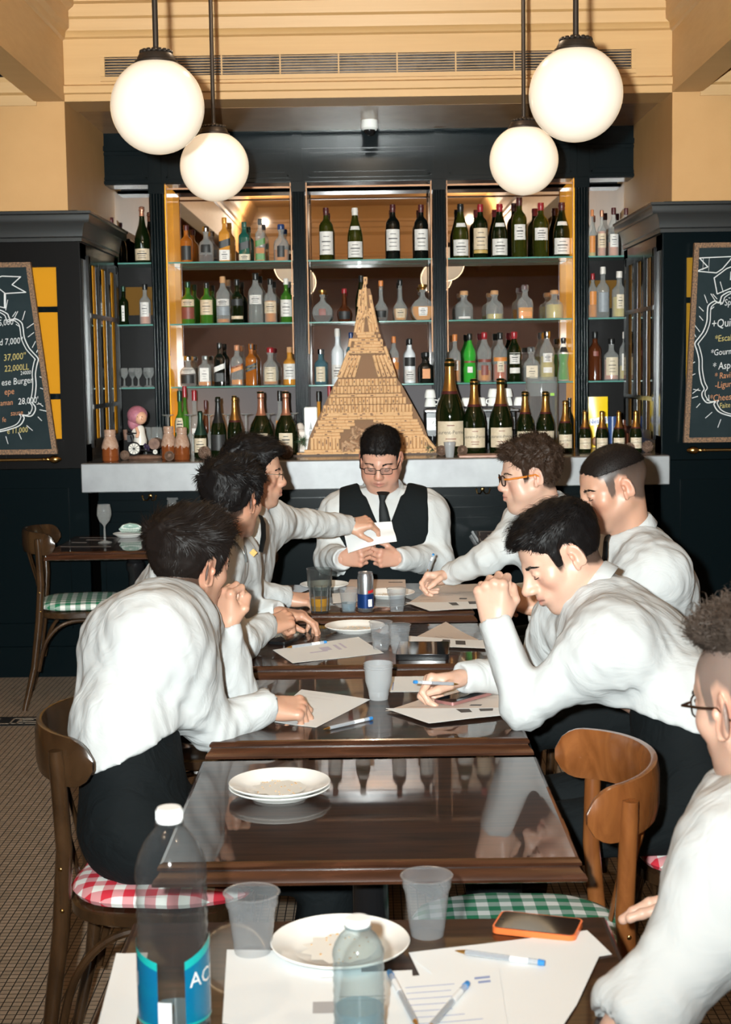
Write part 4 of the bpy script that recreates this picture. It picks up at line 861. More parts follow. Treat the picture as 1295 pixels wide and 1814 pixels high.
stuff.build('cork_filling', CORK, tw)['kind'] = 'stuff'; pile.build('loose_cork_pile', CORKD, tw)['kind'] = 'stuff'
mk = MB()                                   # dark stamps printed on the corks
for (x, z), an, L_, lay, r in corks:
    if random.random() < .5:
        y = lay*.011-r*1.01-.0022; ca, sa = math.cos(an), math.sin(an); a, b_ = L_*(.10+.12*random.random()), r*.30; ox = random.uniform(-.15, .15)*L_
        mk.add([(x+ox*ca+p*ca-q*sa, y, z+ox*sa+p*sa+q*ca) for p, q in ((-a, -b_), (a, -b_), (a, b_), (-a, b_))], [(0,1,2,3)])
mk.build('cork_stamps', mat('cork_stamp_ink', (.16, .085, .05), .8), tw, recalc=False)['kind'] = 'stuff'
bd = [C2(*q) for q in ((180, 1425), (205, 1290), (245, 1200), (320, 1050), (395, 900), (432, 840), (520, 640), (560, 500), (600, 280), (625, 160), (690, 160), (715, 280), (760, 500), (800, 640), (885, 840), (925, 900), (1005, 1050), (1085, 1200), (1115, 1290), (1150, 1425))]
hole_note = None
MB().prism(bd, 1, .030, .040).build('backing_board', mat('brown_board', (.20, .10, .045), .7), tw)
MB().box((0, .02, .004), (1130*u, .10, .008)).build('base_board', mat('dark_board', (.07, .04, .025), .6), tw)
gm = MB()
for xx, yy in ((155, 1310), (1130, 1385)):
    c = Vector((C2(xx, yy)[0], -.02, C2(xx, yy)[1]))
    for k in range(90 if xx < 600 else 25):
        d = Vector(RNG.normal(size=3)).normalized(); gm.cyl(c+d*.01, c+d*(.02+.03*RNG.random()), .0014, .0004, n=4, caps=False)
gm.build('pine_sprigs', mat('pine_needle_green', (.03, .07, .03), .7), tw)
# ------------------------------------------------------------ things on the back counter
p0 = at(753, 740, 8.50); p1 = at(915, 740, 8.50); z1 = at(830, 724, 8.45).z; wM = p1.x-p0.x
cm = thing('espresso_machine', 'black and chrome espresso machine behind the champagne bottles', 'coffee machine', ((p0.x+p1.x)/2, 8.60, 1.0405)); hM = z1-1.0405
MB().bbox((0, .03, hM*.55), (wM, .22, hM*.9), .01).box((0, -.06, .02), (wM, .2, .04)).build('machine_body', STEELK, cm)
MB().bbox((0, -.06, hM*.97), (wM+.01, .30, .018), .004).box((0, -.095, hM*.72), (wM*.96, .02, hM*.22)).build('chrome_panel', CHROME, cm)
for q in (-.42, .38):
    x = q*wM; d_ = MB().cyl((x, -.108, hM*.74), (x, -.118, hM*.74), .022, n=20).build('gauge', PORC, cm); MB().box((x+.004, -.119, hM*.74+.003), (.003, .002, .02), Matrix.Rotation(.6, 3, 'Y')).build('gauge_needle', STEELK, d_)
for q in (-.42, -.1, .2): x = q*wM; MB().cyl((x, -.10, hM*.5), (x, -.10, hM*.35), .022, n=16).cyl((x, -.10, hM*.4), (x, -.22, hM*.36), .009, n=10).build('group_head', STEELK, cm)
cupw = None; g = 'white coffee cups stacked on the espresso machine'
for i, (px, py) in enumerate([(762, 722), (784, 722), (826, 722), (852, 722), (874, 722), (898, 722), (920, 722), (874, 706), (898, 706), (762, 706)]):
    p = at(px, py, 8.62)
    if cupw is None:
        cupw = thing('coffee_cup', 'white coffee cup turned over at the left front of the espresso machine', 'cup', (p.x, 8.62, z1+.010), 0, g)
        MB().lathe([(.034, 0), (.032, .02), (.026, .045), (.02, .05), (0, .05)], n=20).build('cup_body', PORC, cupw); MB().tube([(.03, 0, .012), (.046, 0, .018), (.046, 0, .036), (.027, 0, .04)], .004, 8).build('handle', PORC, cupw)
    else: again(cupw, (p.x, 8.62, z1+.010+(.051 if py < 715 else 0)), i*.9, ('white coffee cup, %s from the left on the espresso machine' % ORD[i]) if py > 715 else 'white coffee cup stacked on the %s cup of the espresso machine' % {7: 'fifth', 8: 'sixth', 9: 'first'}[i], g)
p = at(962, 700, 8.35); dz_ = at(962, 668, 8.35).z
ds = thing('drink_dispenser', 'big clear jar of dark iced drink behind the small champagne bottles', 'drink jar', (p.x, 8.42, 1.0405)); hh = dz_-1.0405
MB().lathe([(0, 0), (.085, 0), (.09, .01), (.092, hh*.9), (.088, hh), (0, hh)], n=30).build('jar_glass', GLASSM, ds)
MB().lathe([(0, .01), (.082, .01), (.084, hh*.78), (0, hh*.78)], n=30).build('dark_drink', glassy('dark_brown_drink', (.03, .012, .008)), ds)
MB().box((.05, -.092, hh*.8), (.022, .004, .016)).build('green_sticker', mat('lime_sticker', (.25, .5, .03), .5), ds)
p = at(1061, 735, 8.52); q0 = at(1061, 703, 8.52)
ps = thing('cocoa_pouch', 'yellow cocoa powder pouch behind the small champagne bottles', 'food pouch', (p.x, 8.55, 1.0405)); hp = q0.z-1.0405
MB().grid(lambda a, b_: ((a-.5)*.112, -.022*math.sin(PI*a)*(1-b_*.8), b_*hp), 12, 12, thick=(0, -.02, 0)).build('pouch', mat('yellow_pouch', (.75, .52, .01), .3), ps)
mb = MB(); v_, f_ = text_geo('Nesquik', .034); mb.add([(a*1.0, -.0235-.012*(1-abs(a)/.06), hp*.62+b_+a*.12) for a, b_ in v_], f_); mb.build('pouch_writing', mat('blue_lettering', (.01, .05, .35), .4), ps, recalc=False)
MB().box((0, -.0205, hp*.62), (.10, .012, .042), Matrix.Rotation(-.12, 3, 'Y')).build('white_band', PORC, ps)
MB().sphere((-.01, -.022, hp*.30), (.03, .01, .03), 14, 10).build('brown_patch', mat('cocoa_brown', (.2, .08, .03), .5), ps)
p = at(1087, 745, 8.54); b2 = thing('snack_bag', 'small blue bag beside the yellow pouch', 'food pouch', (p.x, 8.56, 1.0405)); MB().grid(lambda a, b_: ((a-.5)*.08, -.02*math.sin(PI*a), b_*(at(1087, 738, 8.54).z-1.04)), 10, 10, thick=(0, -.02, 0)).build('bag', mat('blue_foil', (.02, .05, .16), .3), b2)
p = at(1103, 735, 8.56); b3 = thing('brown_jug', 'dark brown lidded jar beside the blue bag', 'jar', (p.x+.01, 8.60, 1.0405)); MB().lathe([(0, 0), (.04, 0), (.045, .03), (.045, .18), (.03, .2), (.03, .23), (0, .23)], n=20).build('jug_body', mat('brown_jug_glaze', (.10, .03, .015), .2), b3)
p = at(550, 745, 8.35); b4 = thing('paper_canister', 'white paper bag with a grey drop mark left of the cork tower', 'paper bag', (p.x, 8.42, 1.0405)); hq = at(550, 722, 8.3).z-1.04
MB().bbox((0, 0, hq/2), (.075, .06, hq), .006).build('bag', PORC, b4); MB().sphere((0, -.031, hq*.55), (.012, .002, .018), 12, 8).cyl((0, -.0305, hq*.62), (0, -.0305, hq*.75), .009, .001, n=10).build('drop_mark', INKG, b4)
p = at(531, 745, 8.45); b5 = thing('kraft_bag', 'rolled white and brown paper bag beside the drop-marked one', 'paper bag', (p.x, 8.5, 1.0405)); MB().bbox((0, 0, .10), (.07, .06, .20), .008).lathe([(.02, .2), (.03, .21), (.015, .24), (0, .245)]).build('bag', PAPERC, b5)
# ============================================================ tables
ZT = .75; TX = -.012
FLOORY = {}
def bistro_table(cx, cy, label, w_=.75, d_=.69, group='dark varnished tables pushed into one long row'):
    t = thing('bistro_table', label, 'table', (cx, cy, 0), 0, group)
    pr = [(-.010, .0), (-.004, -.002), (0, -.007), (0, -.012), (-.004, -.015), (-.001, -.020), (.006, -.027), (.009, -.033), (.009, -.038), (.002, -.041), (-.03, -.041)]
    a, b_ = w_/2-.008, d_/2-.008; vs = []; c4 = [(-1,-1),(1,-1),(1,1),(-1,1)]
    for o, z in pr: vs += [(sx*(a+o), sy*(b_+o), ZT+z) for sx, sy in c4]
    fs = [(j*4+i, (j+1)*4+i, (j+1)*4+(i+1) % 4, j*4+(i+1) % 4) for j in range(len(pr)-1) for i in range(4)]
    MB().add(vs, fs).build('moulded_edge', TABLEE, t, sharp=20)
    MB().box((0, 0, ZT-.012), (2*a-.02, 2*b_-.02, .024)).build('tabletop', TABLEW, t)
    MB().lathe([(0, .03), (.055, .03), (.06, .06), (.045, .08), (.05, .10), (.038, .13), (.036, .60), (.046, .62), (.046, .65), (.036, .66), (.06, .70), (0, .70)], n=24).build('pedestal', STEELK, t, sharp=30)
    MB().box((0, 0, .704), (.42, .06, .012)).box((0, 0, .704), (.06, .42, .012)).build('top_bracket', STEELK, t)
    for k in range(4):
        an = PI/4+k*PI/2; u_ = Vector((math.cos(an), math.sin(an), 0))
        MB().tube([u_*.03+Vector((0,0,.085)), u_*.12+Vector((0,0,.06)), u_*.22+Vector((0,0,.030)), u_*.28+Vector((0,0,.022))], [(.03,.022),(.026,.018),(.022,.016),(.024,.018)], 10).sphere(u_*.285+Vector((0,0,.014)), (.026,.026,.0135), 12, 8).build('foot', STEELK, t)
    return t
TABS = {'TD': (1.52+.345), 'TC': 2.80, 'T3': 3.63, 'T4': 4.475, 'T5': 5.39}
bistro_table(TX, TABS['TD'], 'nearest table of the row, carrying the water bottles and papers')
bistro_table(TX, TABS['TC'], 'table holding only two stacked plates, second from the camera')
bistro_table(TX, TABS['T3'], 'table with the pink-rimmed phone, papers and a frosted cup, third from the camera')
bistro_table(TX, TABS['T4'], 'table with two clear cups and a black tablet, fourth from the camera')
bistro_table(TX, TABS['T5'], 'farthest table of the row, carrying the can and the glass of drink', d_=.70)
bistro_table(-1.175, 7.22, 'small side table laid for guests beside the bar at left', group='side tables laid along the bar')
bistro_table(.88, 7.20, 'small side table behind the curly-haired man at right', group='side tables laid along the bar')
# ============================================================ bentwood chairs
def cm(P, k=5):
    P = [Vector(p) for p in P]; o = []
    for i in range(len(P)-1):
        p0, p1, p2, p3 = P[max(i-1, 0)], P[i], P[i+1], P[min(i+2, len(P)-1)]
        for j in range(k): u = j/k; o.append(.5*((2*p1)+(p2-p0)*u+(2*p0-5*p1+4*p2-p3)*u*u+(3*p1-p0-3*p2+p3)*u**3))
    return o+[P[-1]]
def chair(loc, rz, label, wood_m, group='bentwood bistro chairs'):
    t = thing('bentwood_chair', label, 'chair', loc, rz, group)
    def sup(a, r, p=2.8): c, s_ = math.cos(a), math.sin(a); k = (abs(c)**p+abs(s_)**p)**(-1/p); return (r*c*k, r*s_*k*.98)
    vs = []; n = 40; P = [(.20, .425), (.207, .43), (.207, .452), (.20, .458), (.17, .460), (0.001, .455)]
    for r, z in P: vs += [(*sup(2*PI*i/n, r), z) for i in range(n)]
    MB().add(vs+[], [(j*n+i, j*n+(i+1) % n, (j+1)*n+(i+1) % n, (j+1)*n+i) for j in range(len(P)-1) for i in range(n)]+[tuple(range(n))]).build('seat', wood_m, t)
    for s in (-1, 1):
        MB().tube([(s*.145, .15, .44), (s*.155, .165, .30), (s*.172, .185, 0)], [.017, .018, .012], 12).build('leg', wood_m, t)
        MB().tube([(s*.228, -.275, 0), (s*.205, -.225, .2), (s*.195, -.195, .42), (s*.203, -.180, .60), (s*.214, -.186, .78), (s*.216, -.188, .815)], [.013, .016, .019, .018, .017, .015], 12).build('rear_post', wood_m, t)
        MB().tube([(s*.035, -.185, .455), (s*.04, -.215, .60), (s*.045, -.258, .77)], [(.014, .005)]*3, 8, up=(1, 0, 0)).build('back_slat', wood_m, t)
        MB().tube(cm([(s*.165, .17, .16), (s*.17, .155, .30), (s*.168, .10, .385), (s*.17, 0, .412), (s*.18, -.10, .39), (s*.19, -.17, .31), (s*.195, -.205, .18)]), .0095, 8).build('side_brace', wood_m, t)
        for z in (.47, .56): MB().sphere((s*.2175, -.186, z), (.003, .005, .005), 8, 6).build('screw_head', BRASS, t)
    MB().tube(cm([(-.15, .175, .16), (-.145, .165, .30), (-.09, .16, .385), (0, .16, .41), (.09, .16, .385), (.145, .165, .30), (.15, .175, .16)]), .0095, 8).build('front_brace', wood_m, t)
    # U-shaped back rail with rounded ends
    vs = []; m_ = 36; nn = 12
    for j in range(m_+1):
        th = -PI/2+(-1.5+3.0*j/m_); c = Vector((.228*math.cos(th), -.095+.172*math.sin(th), .785+.012*math.cos((j/m_-.5)*PI)))
        tg = Vector((-.228*math.sin(th), .172*math.cos(th), 0)).normalized(); nr = Vector((tg.y, -tg.x, 0))
        e = min(j, m_-j)/4.0; hh = .053*math.sqrt(max(0.04, 1-max(0, 1-e)**2)); tk = .0105 if e > .3 else .007
        for k in range(nn):
            a = 2*PI*k/nn; ca, sa = math.cos(a), math.sin(a); q = (abs(ca)**5+abs(sa)**5)**(-1/5)
            vs.append(c+nr*tk*ca*q+Vector((0, 0, hh*sa*q)))
    MB().add(vs, [(j*nn+i, j*nn+(i+1) % nn, (j+1)*nn+(i+1) % nn, (j+1)*nn+i) for j in range(m_) for i in range(nn)]+[tuple(range(nn)), tuple(range(m_*nn, (m_+1)*nn))]).build('back_rail', wood_m, t, sharp=60)
    return t
def cushion(loc, rz, label, m_, size=.2, group=None, cat='cushion'):
    vs = []; n = 48
    for r, z in ((.001, .002), (.9, 0), (1.0, .008), (1.03, .018), (.99, .030), (.90, .037), (.6, .042), (.001, .043)):
        for i in range(n):
            a = 2*PI*i/n; c, s_ = math.cos(a), math.sin(a); p = 3.2; k = (abs(c)**p+abs(s_)**p)**(-1/p); w_ = 1+.012*math.sin(a*9)+.01*math.sin(a*5+1)
            vs.append((r*size*c*k*w_, r*size*s_*k*w_, z))
    o = MB().add(vs, [(j*n+i, j*n+(i+1) % n, (j+1)*n+(i+1) % n, (j+1)*n+i) for j in range(7) for i in range(n)]).build('seat_cushion', m_)
    o.location = loc; o.rotation_euler = (0, 0, rz); tag(o, label, cat, group); return o
R90 = PI/2
ch0 = chair((-.47, 3.20, 0), -R90-.03, 'dark bentwood chair of the young man nearest at left', CHAIRD)
again(ch0, (-1.42, 7.10, 0), -R90+.15, 'empty dark bentwood chair at the left side table', 'bentwood bistro chairs')
again(ch0, (-.50, 4.42, 0), -R90, 'dark bentwood chair under the second man from the front at left', 'bentwood bistro chairs')
again(ch0, (-.50, 5.26, 0), -R90, 'dark bentwood chair of the bespectacled man reaching across at left', 'bentwood bistro chairs')
again(ch0, (.04, 6.28, 0), PI, 'dark bentwood chair of the man in the vest at the head', 'bentwood bistro chairs')
again(ch0, (.80, 5.30, 0), R90, 'dark bentwood chair of the curly-haired man at right', 'bentwood bistro chairs')
again(ch0, (.92, 4.36, 0), R90+.1, 'dark bentwood chair of the man with the shaved sides at right', 'bentwood bistro chairs')
again(ch0, (.80, 3.35, 0), R90, 'dark bentwood chair of the black-haired man leaning on his elbow', 'bentwood bistro chairs')
again(ch0, (.98, 1.95, 0), R90, 'dark bentwood chair of the man at the right edge', 'bentwood bistro chairs')
chair((.272, 2.80, 0), R90, 'empty reddish-brown worn bentwood chair pushed under the table with two plates', CHAIRM)
again(ch0, (-.42, 6.05, 0), -R90-.5, 'empty dark bentwood chair standing left of the man in the vest', 'bentwood bistro chairs')
cushion((.275, 2.80, .461), R90, 'green gingham cushion on the empty reddish-brown chair', GREENC, .205, 'green checked cushions')
cushion((-1.42, 7.10, .461), -R90+.15, 'green gingham cushion on the empty chair at the left side table', GREENC, .2, 'green checked cushions')
cushion((-.46, 3.20, .461), -R90-.03, 'red gingham cushion under the young man nearest at left', REDC, .2, 'red checked cushions')
cushion((.80, 3.35, .461), R90, 'red gingham cushion under the black-haired man at right', REDC, .2, 'red checked cushions')
# ============================================================ tableware and papers
def T(px, py, dz=0): p = atz(px, py, ZT+dz); return Vector((p.x, p.y, ZT+dz))
def plate(px, py, label, r=.1, n=1, dz=.0, crumbs=True):
    p = T(px, py, dz); o0 = None
    for k in range(n):
        o = thing('china_plate', label if n == 1 else [label+', lower one', label+', upper one'][k], 'plate', p+Vector((0, 0, .0005+k*.0075)))
        MB().lathe([(0, .003), (r*.55, .003), (r*.58, 0), (r*.62, 0), (r*.66, .004), (r*.98, .0165), (r, .019), (r*.985, .0205), (r*.70, .0105), (r*.64, .0065), (0, .006)], n=56).build('plate_body', PORC, o)
        if crumbs and k == n-1:
            mb = MB()
            for i in range(26):
                a, q = RNG.random()*6.28, r*.55*math.sqrt(RNG.random()); mb.box((q*math.cos(a), q*math.sin(a), .0072), (.0018, .0026, .0015), Matrix.Rotation(a, 3, 'Z'))
            c = mb.build('crumbs', mat('bread_crumbs', (.5, .3, .13), .8), o, smooth=False); c['kind'] = 'stuff'
            MB().add([(q*math.cos(a), q*math.sin(a), .0067) for q, a in [(r*.52*(1+.12*math.sin(3*j)), 2*PI*j/24) for j in range(24)]], [tuple(range(24))]).build('sauce_smear', mat('dried_sauce', (.78, .77, .72), .3), o, smooth=False)
plate(496, 1408, 'white china plate of the stacked pair on the empty second table', .102, 2)
plate(603, 1688, 'large white china plate with crumbs behind the small water bottle', .102)
plate(629, 1118, 'white china plate behind the two clear cups on the fourth table', .098)
plate(575, 1043, 'white china plate behind the glass of drink on the farthest table', .095)
plate(690, 1058, 'white china plate with brown crumbs behind the can', .095)
p = T(448, 1688); plastic_cup(p, 'ribbed clear plastic cup on the nearest table beside the big bottle', .092, .0395, CUPM)
p = T(757, 1655); plastic_cup(p, 'ribbed clear plastic cup at the far edge of the nearest table, near the phone', .092, .0375, CUPM)
p = T(671, 1238); plastic_cup(p, 'stack of nested frosted plastic cups in the middle of the third table', .082, .036, CUPF, nest=2)
p = T(675, 1150); plastic_cup(p, 'clear plastic cup on the fourth table, left of two beside the plate', .085, .0345, CUPM)
p = T(708, 1156); plastic_cup(p, 'clear plastic cup on the fourth table, right of two touching cups', .085, .0335, CUPM)
p = T(618, 1082); plastic_cup(p, 'small plastic cup holding a little water left of the can', .080, .034, CUPM, water=.36)
p = T(703, 1082); plastic_cup(p, 'empty plastic cup right of the can on the farthest table', .080, .034, CUPM)
# tumbler of drink
p = T(567, 1085); t = thing('drinking_glass', 'tall faceted glass with amber drink at the left of the farthest table', 'drinking glass', p)
MB().lathe([(0, 0), (.030, 0), (.032, .006), (.036, .07), (.037, .085), (.043, .095), (.0455, .155), (.0435, .155), (.041, .097), (.034, .083), (.031, .01), (0, .008)], n=9*4).build('glass_body', thin('tumbler_glass', (.9, .93, .92), .86, .04, (.08, .08, .08), 1.0), t)
MB().lathe([(0, .009), (.0305, .009), (.0335, .052), (0, .052)], n=36).build('amber_drink', mat('amber_drink', (.50, .22, .01), .05), t)
mb = MB()
for k in range(9): a = 2*PI*k/9; mb.tube([(.0325*math.cos(a), .0325*math.sin(a), .008), (.037*math.cos(a), .037*math.sin(a), .075), (.038*math.cos(a), .038*math.sin(a), .09)], [.002, .0022, .001], 6)
mb.build('facets', thin('facet_glass', (.9, .92, .92), .6, .03, (.2, .2, .2), 1.0), t)
# energy drink can
p = T(648, 1083); t = thing('drink_can', 'slim silver and blue drink can standing in the middle of the farthest table', 'drink can', p); r, h = .0285, .140
MB().lathe([(0, .003), (.021, .003), (.023, 0), (.026, .004), (r, .014), (r, .122), (.0255, .133), (.0265, .137), (.0255, .139), (.024, .135), (0, .134)], n=40).build('can_body', mat('brushed_silver_can', (.55, .57, .60), .25, .9), t)
def arcq(mb, r, a0, a1, z0, z1, n=10, z0b=None, z1b=None):
    z0b = z0 if z0b is None else z0b; z1b = z1 if z1b is None else z1b
    vs = []
    for i in range(n+1):
        a = a0+(a1-a0)*i/n; k = i/n; vs += [(r*math.cos(a), r*math.sin(a), z0+(z0b-z0)*k), (r*math.cos(a), r*math.sin(a), z1+(z1b-z1)*k)]
    mb.add(vs, [(2*i, 2*i+2, 2*i+3, 2*i+1) for i in range(n)])
mb = MB(); arcq(mb, r+.0004, -PI, PI, .015, .064, 40)
mb.build('blue_panels', mat('can_blue', (.01, .04, .16), .3, .5), t, recalc=False)
mb = MB(); arcq(mb, r+.0006, -PI*.40, -PI*.22, .020, .046, 6); mb.build('barcode_label', PORC, t, recalc=False)
mb = MB(); arcq(mb, r+.0006, -PI*.40, -PI*.12, .066, .076, 8, .070, .080); mb.build('red_emblem', mat('can_red', (.5, .02, .02), .3), t, recalc=False)
def sheet(pts, label, m=PAPER, name='paper_sheet', z=.0008, curl=.0, marks=(), inkm=INKG, group=None, wob=.0012, cat='paper', lift=None):
    """pts: four photo corners (far-left, far-right, near-right, near-left) lying on the table"""
    P = [T(*q) for q in pts]; c = sum(P, Vector())/4; t = thing(name, label, cat, (c.x, c.y, ZT+z), 0, group)
    lift = lift or (0, 0, 0, 0)
    def f(u_, v_):
        q = (P[0]*(1-u_)+P[1]*u_)*(1-v_)+(P[3]*(1-u_)+P[2]*u_)*v_
        e = (lift[0]*(1-u_)**3*(1-v_)**3+lift[1]*u_**3*(1-v_)**3+lift[2]*u_**3*v_**3+lift[3]*(1-u_)**3*v_**3)
        return (q.x-c.x, q.y-c.y, .0004+wob*(1+math.sin(u_*5+v_*3+c.x*9))*.5+curl*(2*v_-1)**2*0+e)
    MB().grid(f, 14, 14, thick=(0, 0, .0004)).build('sheet', m, t)
    if marks:
        mb = MB()
        for (u0, v0, u1, v1) in marks:
            k = max(1, int((u1-u0)*14))
            vs = []
            for i in range(k+1):
                uu = u0+(u1-u0)*i/k; a, b_ = f(uu, v0), f(uu, v1); vs += [(a[0], a[1], a[2]+.0003), (b_[0], b_[1], b_[2]+.0003)]
            mb.add(vs, [(2*i, 2*i+2, 2*i+3, 2*i+1) for i in range(k)])
        mb.build('print', inkm, t, recalc=False)
    return t
def lines(u0, u1, v0, v1, n, seed=1):
    r_ = random.Random(seed); return [(u0, v0+(v1-v0)*i/n, u0+(u1-u0)*(.55+.45*r_.random()), v0+(v1-v0)*i/n+.008) for i in range(n)]
# nearest table
sheet([(206, 1690), (262, 1690), (235, 1850), (165, 1850)], 'white sheet under the left side of the big water bottle', z=.0006)
sheet([(402, 1684), (640, 1690), (640, 1860), (394, 1816)], 'white sheet lying between the big bottle and the plate', z=.0012)
sheet([(480, 1735), (730, 1722), (745, 1880), (470, 1880)], 'printed sheet under the small water bottle with a dark photo', z=.0026, marks=[(.30, .36, .46, .50), (.48, .30, .8, .315), (.48, .35, .8, .362), (.35, .05, .45, .06)], inkm=INKG)
sheet([(724, 1690), (1040, 1650), (1084, 1692), (755, 1752)], 'blank white sheet on the right of the nearest table beside the phone', z=.0007)
sheet([(735, 1705), (1066, 1688), (1022, 1782), (960, 1880)], 'large blank white sheet spread to the right front of the nearest table', z=.0017)
sheet([(700, 1738), (884, 1719), (905, 1860), (720, 1870)], 'handwritten note sheet with blue scribbles under the crossed pens', z=.0032, marks=lines(.08, .8, .16, .9, 9, 4)+[(.75, .1, .9, .13), (.78, .16, .9, .19)], inkm=INKB)
# third table
sheet([(534, 1222), (656, 1240), (560, 1290), (468, 1278)], 'handwritten sheet under the hand of the young man nearest at left', marks=lines(.1, .6, .1, .8, 7, 2), inkm=mat('faint_ink', (.68, .66, .70), .6))
sheet([(694, 1200), (885, 1196), (880, 1226), (690, 1226)], 'white sheet under the writing hand of the black-haired man', z=.0006, marks=[(.02, .4, .03, .9)], inkm=INKB)
# brochures: a folded leaflet with printed pictures
def brochure(pts, label, z=.001, front=None):
    t = sheet(pts, label, PAPERC, 'printed_brochure', z, marks=[(.62, .76, .72, .82), (.84, .57, .92, .63), (.30, .60, .50, .608), (.36, .52, .60, .528), (.55, .45, .78, .458), (.1, .8, .3, .808)], inkm=INK, wob=.004, cat='brochure')
    return t
brochure([(792, 1226), (930, 1222), (905, 1262), (683, 1260)], 'open cream brochure under the pink-rimmed phone')
sheet([(683, 1260), (905, 1258), (890, 1272), (760, 1286)], 'white folded flap of the brochure on the third table with pictures', z=.006, marks=[(.55, .1, .66, .45), (.74, .1, .86, .4)], inkm=INK, name='brochure_flap')
brochure([(790, 1104), (848, 1136), (800, 1148), (724, 1135)], 'cream brochure opened on the fourth table right of the cups', .001)
sheet([(724, 1130), (858, 1138), (860, 1152), (724, 1147)], 'white folded flap of the brochure on the fourth table with pictures', z=.005, marks=[(.45, .15, .55, .6), (.62, .2, .75, .7)], inkm=INK, name='brochure_flap')
brochure([(775, 1036), (860, 1036), (866, 1070), (718, 1072)], 'cream brochure on the farthest table under the writing hand', .001)
sheet([(718, 1070), (866, 1068), (860, 1080), (762, 1085)], 'white folded flap of the brochure on the farthest table', z=.005, marks=[(.5, .1, .6, .5), (.75, .0, .9, .4)], inkm=INK, name='brochure_flap')
sheet([(620, 1027), (718, 1027), (720, 1050), (610, 1050)], 'cream sheet on the farthest table behind the can', PAPERC, z=.0006, marks=[(.7, .2, .95, .26)], inkm=INK)
sheet([(483, 1152), (635, 1129), (680, 1158), (518, 1176)], 'white sheet with faint stamps on the left of the fourth table', z=.0008, marks=[(.62, .25, .66, .55), (.70, .2, .73, .5), (.45, .3, .56, .5), (.3, .5, .5, .55)], inkm=mat('lilac_stamp', (.55, .53, .66), .6))
sheet([(588, 1052), (636, 1050), (640, 1066), (590, 1070)], 'small white slip beside the plastic cup of water', z=.0007)
# ballpoint pens
PENB = thin('clear_pen_barrel', (.9, .92, .95), .6, .1, (.6, .65, .7), .8); PENI = mat('pen_refill', (.09, .06, .07), .3); PENT = mat('pen_tip_brass', (.5, .27, .07), .3, .9); PENE = mat('pen_blue_plug', (.03, .22, .55), .35); PENW = mat('pen_white_label', (.75, .78, .8), .4)
def pen(a, b_, label, r=.0042, group=None):   # a: writing tip, b_: blue end
    a, b_ = Vector(a), Vector(b_); d = (b_-a).normalized(); L_ = (b_-a).length
    t = thing('ballpoint_pen', label, 'pen', a, 0, group); q = lambda k: d*(L_*k)
    MB().cyl(q(.12), q(.95), r, n=10).build('barrel', PENB, t); MB().cyl(q(.10), q(.62), r*.55, n=8).build('refill', PENI, t)
    MB().cyl(q(.03), q(.13), r*.35, r*.9, n=10).cyl(q(0), q(.03), r*.12, r*.35, n=8).build('tip', PENT, t); MB().cyl(q(.62), q(.82), r*1.06, n=10).build('paper_band', PENW, t); MB().cyl(q(.93), q(1), r*1.12, r*1.0, n=10).build('blue_plug', PENE, t)
    return t
def tp(px, py, dz=.006): return T(px, py, dz)
pen(tp(806, 1684, .008), tp(965, 1706, .008), 'clear ballpoint pen lying on the blank sheet below the phone')
pen(tp(742, 1822, .009), tp(690, 1722, .009), 'dark ballpoint pen just right of the small water bottle, left of the crossed pair')
pen(tp(755, 1828, .009), tp(828, 1742, .009), 'ballpoint pen with blue end pointing up-right, right of the crossed pair')
pen(tp(573, 1292, .005), tp(659, 1272, .005), 'ballpoint pen with blue end and gold tip lying at the front of the third table')
pen(tp(508, 1147, .006), tp(578, 1137, .006), 'ballpoint pen lying across the white sheet on the fourth table')
# phones
def phone(pts, label, rim, th=.008, z=.001, name='smartphone', screen=None):
    P = [T(*q) for q in pts]; c = sum(P, Vector())/4; ux = ((P[1]-P[0])+(P[2]-P[3])).normalized(); L_ = ((P[1]-P[0]).length+(P[2]-P[3]).length)/2; W_ = ((P[3]-P[0]).length+(P[2]-P[1]).length)/2
    t = thing(name, label, 'phone' if name == 'smartphone' else 'tablet', (c.x, c.y, ZT+z), math.atan2(ux.y, ux.x))
    def rr(mb, L2, W2, z0, z1, r_=.010):
        q = []
        for sx, sy, a0 in ((1,1,0), (-1,1,PI/2), (-1,-1,PI), (1,-1,1.5*PI)):
            for i in range(6): a = a0+PI/2*i/5; q.append((sx*(L2-r_)+r_*math.cos(a), sy*(W2-r_)+r_*math.sin(a)))
        mb.prism(q, 2, z0, z1)
    mb = MB(); rr(mb, L_/2, W_/2, 0, th); mb.build('phone_body', rim, t, sharp=50)
    mb = MB(); rr(mb, L_/2-.003, W_/2-.003, th-.001, th+.0006, .008); mb.build('screen', screen or mat('dark_screen', (.01, .01, .012), .05, coat=1), t, sharp=50)
    MB().cyl((-L_/2+.008, 0, th), (-L_/2+.008, 0, th+.0009), .0035, n=12).build('home_button', STEELK, t)
    return t
phone([(886, 1624), (1030, 1638), (1023, 1672), (874, 1654)], 'smartphone in an orange case at the far right of the nearest table', mat('orange_phone_case', (.75, .16, .04), .3), .009)
phone([(825, 1226), (862, 1233), (815, 1256), (780, 1250)], 'smartphone with pink metallic rim lying on the brochure', mat('rose_gold_rim', (.55, .28, .27), .3, .7), .0075, .006)
phone([(705, 1146), (795, 1146), (797, 1170), (703, 1170)], 'thick black tablet on the fourth table in front of the cups', STEELK, .016, name='tablet_computer')
phone([(500, 1126), (528, 1128), (520, 1144), (482, 1142)], 'black smartphone beside the resting arm at the left of the fourth table', STEELK, .008)
